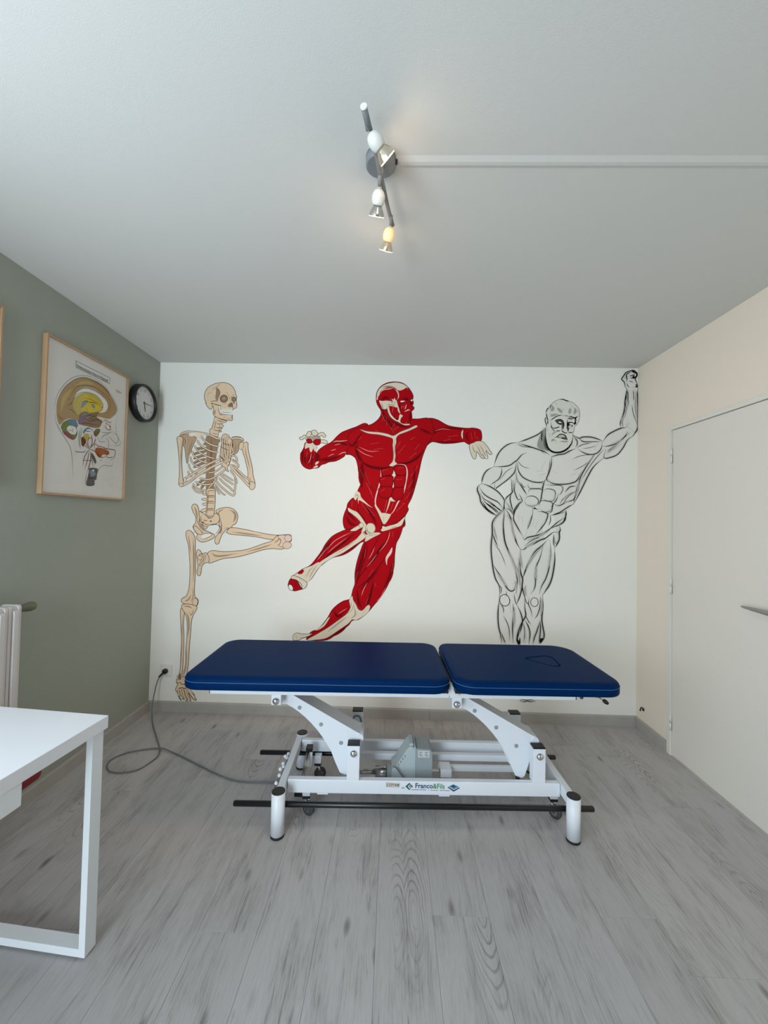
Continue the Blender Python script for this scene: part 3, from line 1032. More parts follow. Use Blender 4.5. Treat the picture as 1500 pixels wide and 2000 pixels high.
POSTER = """
P print
f tan -892.6,1901.4 -892.4,1935.6 -879.6,1976.9 -851.7,2027.0 -814.6,2068.5 -775.6,2102.0 -730.1,2125.1 -681.9,2135.7 -626.2,2134.6 -571.9,2121.2 -524.8,2096.5 -486.4,2067.7 -460.3,2034.1 -464.0,2002.9 -486.8,1978.1 -512.0,1956.6 -547.5,1947.4 -601.7,1944.0 -648.0,1924.9 -714.2,1900.9 -739.5,1890.0 -755.7,1877.6 -797.1,1881.8 -836.0,1867.0 -857.9,1843.4 -874.4,1833.7 -889.8,1867.1
s tany tan 35.3 -864.8,1906.1 -849.1,1973.9 -804.9,2036.2
s tany tan 25.2 -781.7,2060.4 -715.9,2103.1 -644.0,2114.4
s tand tan 20.2 -884.4,1885.1 -866.5,1864.8 -844.1,1873.8
s tand tan 15.1 -725.7,2123.3 -635.5,2131.3 -556.5,2115.4 -491.9,2069.8
l ink 2.4 -892.6,1901.4 -892.4,1935.6 -879.6,1976.9 -851.7,2027.0 -814.6,2068.5 -775.6,2102.0 -730.1,2125.1 -681.9,2135.7 -626.2,2134.6 -571.9,2121.2 -524.8,2096.5 -486.4,2067.7 -457.6,2034.9 -464.0,2002.9
f yelp -793.2,1965.1 -779.1,2008.7 -747.3,2042.1 -700.8,2067.5 -646.2,2068.2 -592.9,2053.3 -576.3,2018.9 -589.2,1983.0 -649.2,1948.9 -715.7,1930.8 -757.6,1912.9 -783.6,1935.3
f tooth -786.7,1996.5 -763.9,2036.7 -714.2,2069.9 -656.1,2078.9 -593.9,2070.9 -547.9,2049.1 -536.1,2019.8 -554.6,1985.4 -602.9,1966.8 -579.7,1989.3 -574.1,2023.2 -597.3,2044.8 -641.1,2059.4 -704.5,2052.7 -750.8,2027.6
s grey tooth 7.6 -768.2,2038.6 -714.3,2073.2 -651.7,2083.8 -594.0,2074.4
l ink 2.0 -786.7,1996.5 -764.0,2038.3 -714.2,2071.5 -656.2,2080.6 -594.0,2072.7 -545.4,2049.9 -533.6,2020.5 -554.6,1985.4 -602.8,1965.0
l ink 2.0 -813.6,1968.8 -807.3,2003.0 -781.1,2047.5 -757.2,2070.4 -706.4,2089.5 -643.2,2100.6 -585.2,2091.6 -533.8,2071.7 -516.4,2036.5 -529.9,1999.6 -568.6,1967.2
l ink 2.0 -809.1,1960.4 -794.1,1981.2 -779.1,2008.7 -747.0,2035.5 -700.1,2054.1 -641.1,2059.4 -597.3,2044.8 -576.3,2018.9
l ink 2.7 -839.4,1935.5 -812.7,1952.9 -789.7,1976.0
l ink 2.7 -839.3,1933.9 -811.6,1930.6 -782.9,1922.4 -757.4,1909.6
f tan -839.4,1934.8 -812.6,1950.3 -792.4,1949.1 -795.6,1931.9
s yel yelp 12.6 -759.1,1942.2 -753.1,1990.4 -712.3,2033.2 -654.3,2044.7
f yel -742.9,1956.8 -736.2,1992.2 -711.9,2026.6 -676.8,2037.6 -630.2,2031.2 -581.0,2014.0 -599.0,1983.9 -658.6,1951.5 -707.6,1943.2
s dgrey yel 5.0 -724.3,2012.6 -685.0,2021.4 -629.6,2020.9 -585.9,2012.6
f bluegrey -737.4,1975.1 -723.5,1997.7 -693.1,2005.2 -701.2,1989.2 -721.9,1966.2 -738.5,1954.7
f bluegrey -665.7,1999.7 -642.6,1999.5 -637.1,1983.7 -655.6,1981.8
l ink 3.1 -736.0,1988.9 -702.0,2005.9 -679.6,2004.1 -638.6,2012.9 -590.5,2007.7
l ink 2.0 -704.6,1971.2 -685.7,1949.2 -672.2,1949.5
l ink 2.0 -665.5,1996.3 -650.5,1972.9
e ink -582.9,2002.7 3.2,4.2 0
f brown -749.2,1915.1 -707.8,1946.5 -671.8,1942.7 -626.7,1965.5 -602.8,1965.0 -625.2,1937.8 -576.3,1925.6 -594.5,1899.7 -646.3,1894.0 -694.9,1868.4 -738.5,1871.3
s bluegrey brown 10.1 -736.3,1911.9 -707.1,1933.2 -675.6,1928.0
s tan brown 12.6 -714.3,1904.2 -670.8,1922.4 -624.3,1920.5
l ink 2.7 -749.4,1918.4 -714.7,1910.9 -680.4,1933.6 -643.7,1933.0 -607.4,1960.3
l ink 2.7 -698.9,1945.6 -675.8,1931.4 -663.2,1952.0 -634.7,1938.8
l ink 2.4 -714.0,1897.6 -669.3,1895.2 -605.7,1928.8
e ink -759.3,2069.7 2.0,2.7 0
e ink -822.1,1980.6 2.3,3.0 0
e ink -577.7,2090.4 2.0,2.7 0
e ink -530.9,2065.3 2.0,2.7 0
l ink 1.7 -895.7,1854.1 -903.2,1895.3 -903.4,1935.4 -890.9,1979.6 -863.4,2029.4 -823.1,2078.4 -784.3,2110.3 -734.9,2133.4 -682.5,2147.5 -626.8,2146.7 -567.6,2133.5 -514.8,2103.4 -475.8,2070.9 -451.8,2029.0 -451.8,1979.8 -460.5,1939.9
f greyp -471.8,2145.4 -419.0,2141.9 -435.4,2132.7 -468.2,2129.7
b ink 2.3 -784.4,2194.1 -527.6,2194.9 -530.8,2159.9 -783.5,2159.9 -784.4,2194.1
l ink 1.7 -461.7,1960.9 -465.2,1926.2 -457.4,1882.9 -436.8,1857.1 -417.5,1830.6 -427.7,1813.3 -466.5,1802.2 -468.2,1783.1
l ink 2.0 -475.1,1714.8 -481.4,1684.1 -496.7,1673.8 -542.8,1673.5 -572.0,1660.4 -594.8,1632.5 -603.2,1610.3
l ink 2.0 -902.6,1882.2 -895.4,1847.0 -871.3,1809.3 -831.0,1767.7 -801.7,1735.0 -787.8,1698.7 -778.8,1641.6 -773.8,1567.3
o green ink 1.8 -860.7,1824.4 -850.4,1845.8 -835.6,1859.0 -804.9,1876.4 -772.4,1878.2 -754.8,1859.5 -762.2,1841.2 -756.5,1809.6 -775.5,1777.6 -803.8,1776.6 -839.9,1791.2 -852.3,1807.4
f blue -824.0,1861.9 -796.9,1878.5 -768.2,1876.0 -754.8,1859.5 -779.0,1845.5 -799.8,1855.1
f redm -852.1,1804.3 -821.1,1805.0 -792.6,1791.9 -779.6,1776.7 -803.8,1776.6 -835.9,1788.9
f tooth -826.0,1823.1 -807.2,1843.6 -770.6,1842.6 -761.6,1828.2 -768.8,1806.9 -793.0,1801.5 -813.5,1809.9
l brown 2.0 -825.8,1819.9 -794.2,1824.0 -762.1,1838.0
l brown 2.0 -817.5,1812.2 -789.9,1818.5 -769.0,1810.1
l brown 2.0 -803.3,1844.5 -786.3,1829.1 -793.0,1801.5
f mauve -752.0,1886.7 -715.3,1923.1 -697.3,1914.3 -717.7,1885.4 -746.7,1864.8
f brown -713.6,1889.8 -670.9,1924.6 -600.5,1921.9 -580.9,1919.7 -598.4,1883.3 -658.9,1869.0 -703.9,1871.9
s orange brown 7.6 -738.1,1863.6 -704.5,1883.6 -645.9,1886.0 -598.8,1890.4
f olive -630.6,1861.7 -598.1,1876.3 -592.4,1859.9 -619.3,1825.7 -638.6,1835.5
l redd 3.4 -746.4,1859.9 -713.1,1879.8 -659.8,1887.8 -594.2,1895.0
l ink 2.7 -714.6,1909.8 -669.6,1900.9 -624.6,1926.3 -575.8,1917.4
l ink 2.4 -689.0,1926.7 -647.2,1910.0 -600.7,1925.4
s blueg paper 10.1 -733.2,1851.4 -743.6,1805.8 -737.1,1760.6 -729.4,1735.4
l blueg 3.0 -720.5,1854.4 -731.3,1815.1 -729.3,1775.4
f blueg -719.1,1827.9 -707.0,1847.5 -685.7,1862.7 -667.5,1860.1 -693.8,1847.2 -710.1,1823.1
f brown2 -726.1,1796.2 -704.8,1804.0 -692.6,1782.8 -711.0,1755.6 -724.1,1758.1
f orange -624.8,1751.0 -601.8,1765.8 -548.0,1768.5 -511.6,1756.8 -520.8,1736.9 -561.1,1733.8 -584.4,1710.3 -614.0,1724.8
s brown2 orange 10.1 -615.3,1749.2 -604.7,1729.9 -584.9,1719.1
f yelp -713.9,1812.2 -683.9,1828.9 -669.3,1808.1 -690.8,1790.0
l ink 2.7 -698.5,1852.9 -658.3,1858.8 -634.2,1840.0 -624.0,1824.7
l ink 3.4 -711.2,1843.1 -693.4,1840.4 -657.7,1846.8
e tooth -527.6,1909.3 17.0,24.2 0 redd 1.8
e brown -512.0,1907.5 5.0,9.7 -20
s redm tooth 7.6 -556.0,1918.7 -530.6,1917.7 -514.3,1903.3
l redd 3.1 -576.0,1920.9 -552.0,1937.8 -521.0,1931.0 -495.6,1944.8
l redd 3.1 -565.1,1902.0 -523.8,1886.4 -493.3,1900.8
l redd 2.4 -592.4,1859.9 -532.9,1866.0 -482.0,1888.6
l ink 2.0 -610.1,1831.2 -589.4,1803.6 -570.0,1807.5 -540.1,1809.9
l ink 2.0 -580.1,1812.6 -566.8,1840.5 -532.5,1858.8 -502.3,1872.9
l ink 2.0 -546.8,1841.2 -519.9,1814.0 -518.3,1785.0 -527.9,1772.2
l ink 2.0 -502.3,1872.9 -459.7,1874.8 -436.4,1849.6 -456.4,1815.4 -478.3,1822.3
l ink 2.0 -516.5,1847.7 -478.5,1825.9 -456.8,1822.8
l ink 1.7 -542.0,1845.8 -495.1,1837.4
l ink 2.0 -514.2,1804.1 -476.7,1792.7
l redd 3.4 -666.1,1746.9 -706.9,1759.7 -710.5,1745.5
l redd 4.1 -666.1,1746.9 -689.8,1769.8 -707.9,1779.8
l redd 4.1 -666.1,1746.9 -649.5,1777.7 -651.4,1815.4 -661.4,1830.5
l redd 4.1 -666.1,1746.9 -631.5,1788.2 -623.8,1821.2
l redd 3.4 -661.6,1747.7 -681.3,1778.3 -669.3,1808.1 -641.6,1803.5
l redd 3.4 -634.3,1752.8 -626.4,1782.2 -597.4,1773.7 -578.4,1780.8
l redd 4.1 -666.1,1746.9 -633.7,1742.4 -614.5,1735.3
l ink 3.4 -687.8,1732.8 -709.3,1722.2 -747.4,1715.5 -772.6,1719.3
l ink 2.7 -759.9,1713.3 -765.3,1697.6
l redd 4.1 -666.1,1746.9 -691.2,1711.8 -703.0,1686.2 -709.5,1641.4
l redd 4.1 -666.0,1743.5 -673.0,1704.6 -680.3,1672.7 -695.6,1626.4
l redd 3.4 -711.3,1678.1 -667.2,1681.5 -644.7,1686.7
l redd 3.4 -703.2,1689.5 -667.8,1691.7
l redd 4.8 -661.3,1740.9 -654.6,1700.7 -661.5,1658.4 -677.3,1615.2
l dgrey 3.5 -651.5,1728.9 -644.8,1688.5 -633.4,1648.5
l dgrey 3.0 -646.6,1722.8 -621.0,1678.2
l dgrey 2.5 -645.1,1695.3 -619.5,1650.4
f dgrey -653.8,1728.5 -627.4,1712.1 -611.8,1683.0 -620.6,1671.2 -640.6,1696.0
l redd 4.1 -624.8,1751.0 -587.9,1775.5 -527.9,1772.2 -470.5,1777.1 -459.1,1766.0 -468.0,1730.8 -503.7,1706.7
l ink 2.7 -526.7,1750.5 -530.4,1724.4 -494.3,1726.6 -473.9,1741.1
l ink 2.7 -614.3,1731.8 -574.8,1713.6 -535.6,1727.2
e tooth -560.6,1724.9 9.1,8.5 -20 redd 1.5
e redm -595.4,1735.1 3.2,4.8 0
e ink -576.4,1697.3 3.2,3.0 0
l grey 1.5 -612.0,1686.5 -572.5,1671.1
l grey 1.5 -563.9,1693.8 -528.4,1688.3
l grey 1.5 -524.0,1699.9 -492.7,1697.3
f dgrey -660.6,1641.3 -600.2,1645.2 -602.6,1617.4 -606.4,1581.8 -619.4,1577.0 -622.5,1547.0 -678.0,1542.9 -671.4,1588.6 -664.0,1620.3
f bluegrey -655.2,1624.8 -627.9,1631.8 -612.6,1609.2 -644.5,1595.1
e tooth -632.5,1631.2 7.9,4.2 0
s ink dgrey 7.6 -666.9,1589.1 -653.1,1583.8 -616.6,1594.7
s greyp dgrey 3.8 -670.0,1561.4 -624.2,1562.5
l ink 3.4 -660.4,1637.9 -600.2,1644.2
l brown 2.5 -677.3,1615.2 -686.0,1570.0 -682.4,1543.2
l grey 2.3 -902.0,1540.7 -850.3,1540.3
l grey 2.3 -559.3,1607.6 -534.3,1607.6
l grey 2.3 -498.2,1606.2 -469.3,1607.5
l grey 2.3 -497.9,1600.7 -474.3,1601.4
l grey 2.3 -558.2,1586.9 -497.2,1587.9
l grey 2.3 -557.5,1573.4 -540.0,1573.7
l grey 2.3 -498.9,1571.2 -456.7,1573.4
l grey 2.3 -498.5,1563.8 -461.6,1565.4
l grey 2.3 -498.1,1554.7 -463.8,1555.9
l greyp 2.3 -723.8,1502.8 -675.9,1503.0
"""
p1 = framed(-.972, -.371, 1.476, 2.2555, 'oak framed poster of a coloured head and brain cross section, beside the clock')
p2 = framed(-1.80, -1.190, 1.492, 2.265, 'second oak framed poster, hung above the radiator further from the clock')
pn = Painting(lambda y, z, h: (.0158 + h, y, z), .001)
pn.run(POSTER)
pn.build(p1)


def yz(y, z, yaw=0, tilt=0):
    """lettering that faces +x from the left wall: text x runs along +y"""
    return Matrix.Translation((0, y, z)) @ Matrix(((0, 0, 1, 0), (1, 0, 0, 0), (0, 1, 0, 0), (0, 0, 0, 1))) @ Matrix.Rotation(tilt, 4, 'Z')


def strip_to(poster, y, z):
    return y - poster.location[1], z - poster.location[2]


ty, tz = strip_to(p1, -0.7767, 2.1642)
text_mesh('lettering', 'Schématisation Neuro-Végétatif', .0255, M['dark'], p1, Matrix.Translation((.0169, 0, 0)) @ yz(ty - .002, tz - .0005), sx=.71)

# ---------------------------------------------------------------- wall clock
ck = thing('wall_clock', 'round black wall clock with a white dial on the green wall', 'clock', (0, -.2165, 2.137))
R0 = .124
MB().lathe((.001, 0, 0), (1, 0, 0), [(R0 * .97, 0), (R0, .004), (R0, .040), (R0 * .985, .045), (R0 * .90, .046), (R0 * .865, .040), (R0 * .86, .030)], 48, True, False).build('case', M['black'], ck)
MB().lathe((.024, 0, 0), (1, 0, 0), [(R0 * .88, 0), (R0 * .88, .005)], 48).build('dial', M['dial'], ck)
for h in range(1, 13):
    a = math.radians(90 - 30 * h)
    text_mesh('numeral', str(h), .027, M['dark'], ck, Matrix.Translation((.0295, 0, 0)) @ yz(R0 * .68 * math.cos(a), R0 * .68 * math.sin(a) - .0095), 'CENTER', .95)
for (name, ang, ln, w) in (('hour_hand', -72.5 - 5, .055, .0042), ('minute_hand', 2, .074, .0030)):
    a = math.radians(ang)
    m_ = MB()
    dy, dz = math.cos(a), math.sin(a)
    q = [(-dz * w - dy * .012, dy * w - dz * .012), (dz * w - dy * .012, -dy * w - dz * .012), (dz * w * .6 + dy * ln, -dy * w * .6 + dz * ln), (-dz * w * .6 + dy * ln, dy * w * .6 + dz * ln)]
    m_.prism(q, .031, .032, 'x').build(name, M['dark'], ck)
MB().lathe((.0305, 0, 0), (1, 0, 0), [(.006, 0), (.006, .003)], 16).build('hub', M['dark'], ck)
MB().lathe((.0375, 0, 0), (1, 0, 0), [(R0 * .864, 0), (R0 * .864, .001)], 40).build('glass_pane', M['pane'], ck)

# ---------------------------------------------------------------- ceiling spotlight
lp = thing('ceiling_spotlight', 'grey ceiling spotlight bar with three white lamp heads', 'lamp', (1.654, -1.669, 2.5))
LO = Vector(lp.location)


def L(p):
    return Vector(p) - LO


MB().lathe((-.002, .024, -.031), (0, 0, 1), [(.041, 0), (.0455, .003), (.0455, .031)], 36).build('canopy', M['lampgrey'], lp)
MB().box(.040, .050, .020, .028, -.022, -.008).build('canopy_screw', M['dark'], lp, .002)
ba = MB()
A, B = Vector((1.616, -1.851, 2.440)), Vector((1.690, -1.441, 2.440))
bp_ = [A.lerp(B, t) for t in (0, .12, .3, .45, .6, .8, 1)]
bp_[1].x += .002
bp_[2].x += .003
bp_[5].x -= .002
ba.tube([L(p) for p in smooth_path(bp_, 4)], .0065, 12)
ba.cyl(L(A), L(A + (B - A) * .14), .0085, 14)
bar_ = ba.build('bar', M['lampgrey'], lp)
MB().cyl(L(A - (B - A).normalized() * .004), L(A + (B - A).normalized() * .0005), .0092, 16).build('bar_cap', M['ceramic'], bar_)
MB().cyl((-.001, .012, -.030), (0, .004, -.062), .008, 12).build('bar_mount', M['lampgrey'], lp)
HEADS = (((1.621, -1.799, 2.435), (.68, .48, -.55), 14.0, .075), ((1.650, -1.627, 2.430), (-.14, .62, -.77), 17.0, .075), ((1.6845, -1.461, 2.430), (-.22, .62, -.75), 20.0, .075))
for hot, (J, d_, on, Lh) in enumerate(HEADS):
    J, d_ = Vector(J), Vector(d_).normalized()
    hd = MB().tube([L(J + Vector((0, -.028, .006))), L(J + Vector((0, -.008, .003))), L(J + d_ * .004)], .0062, 12).build('arm', M['lampgrey'], lp)
    MB().cyl(L(J + d_ * .0), L(J + d_ * .014), .003, 10).build('pin', M['chrome'], hd)
    e0 = .010
    k_ = Lh / .09
    egg = [(.004, 0), (.010, .002), (.0155, .008), (.0195, .017), (.0212, .027), (.0205, .038), (.0180, .047), (.0162, .051)]
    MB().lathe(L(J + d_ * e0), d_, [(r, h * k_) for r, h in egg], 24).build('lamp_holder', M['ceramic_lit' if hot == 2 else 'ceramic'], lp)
    f0 = e0 + .050 * k_
    MB().lathe(L(J + d_ * f0), d_, [(.0125, 0), (.0150, .006), (.0195, .014), (.0232, .022), (.0250, .028), (.0252, .0295)], 28, True, False).build('reflector', M['reflector' if hot == 1 else 'reflector_lit'], lp)
    MB().lathe(L(J + d_ * (f0 + .0255)), d_, [(.0236, 0), (.0248, .004), (.0240, .0055)], 28).build('bulb_lens', M['bulb'], lp)
    sp = bpy.data.lights.new('halogen', 'SPOT')
    sp.energy = on
    sp.color = (1.0, .70, .42)
    sp.spot_size = math.radians(95)
    sp.spot_blend = .9
    sp.shadow_soft_size = .02
    so_ = bpy.data.objects.new('halogen', sp)
    COL.objects.link(so_)
    so_.location = J + d_ * (f0 + .033)
    so_.rotation_euler = d_.to_track_quat('-Z', 'Y').to_euler()
    gl = bpy.data.lights.new('halogen_glow', 'POINT')
    gl.energy = on * .015
    gl.color = (1.0, .70, .45)
    gl.shadow_soft_size = .012
    go = bpy.data.objects.new('halogen_glow', gl)
    COL.objects.link(go)
    go.location = J + d_ * (f0 + .045)

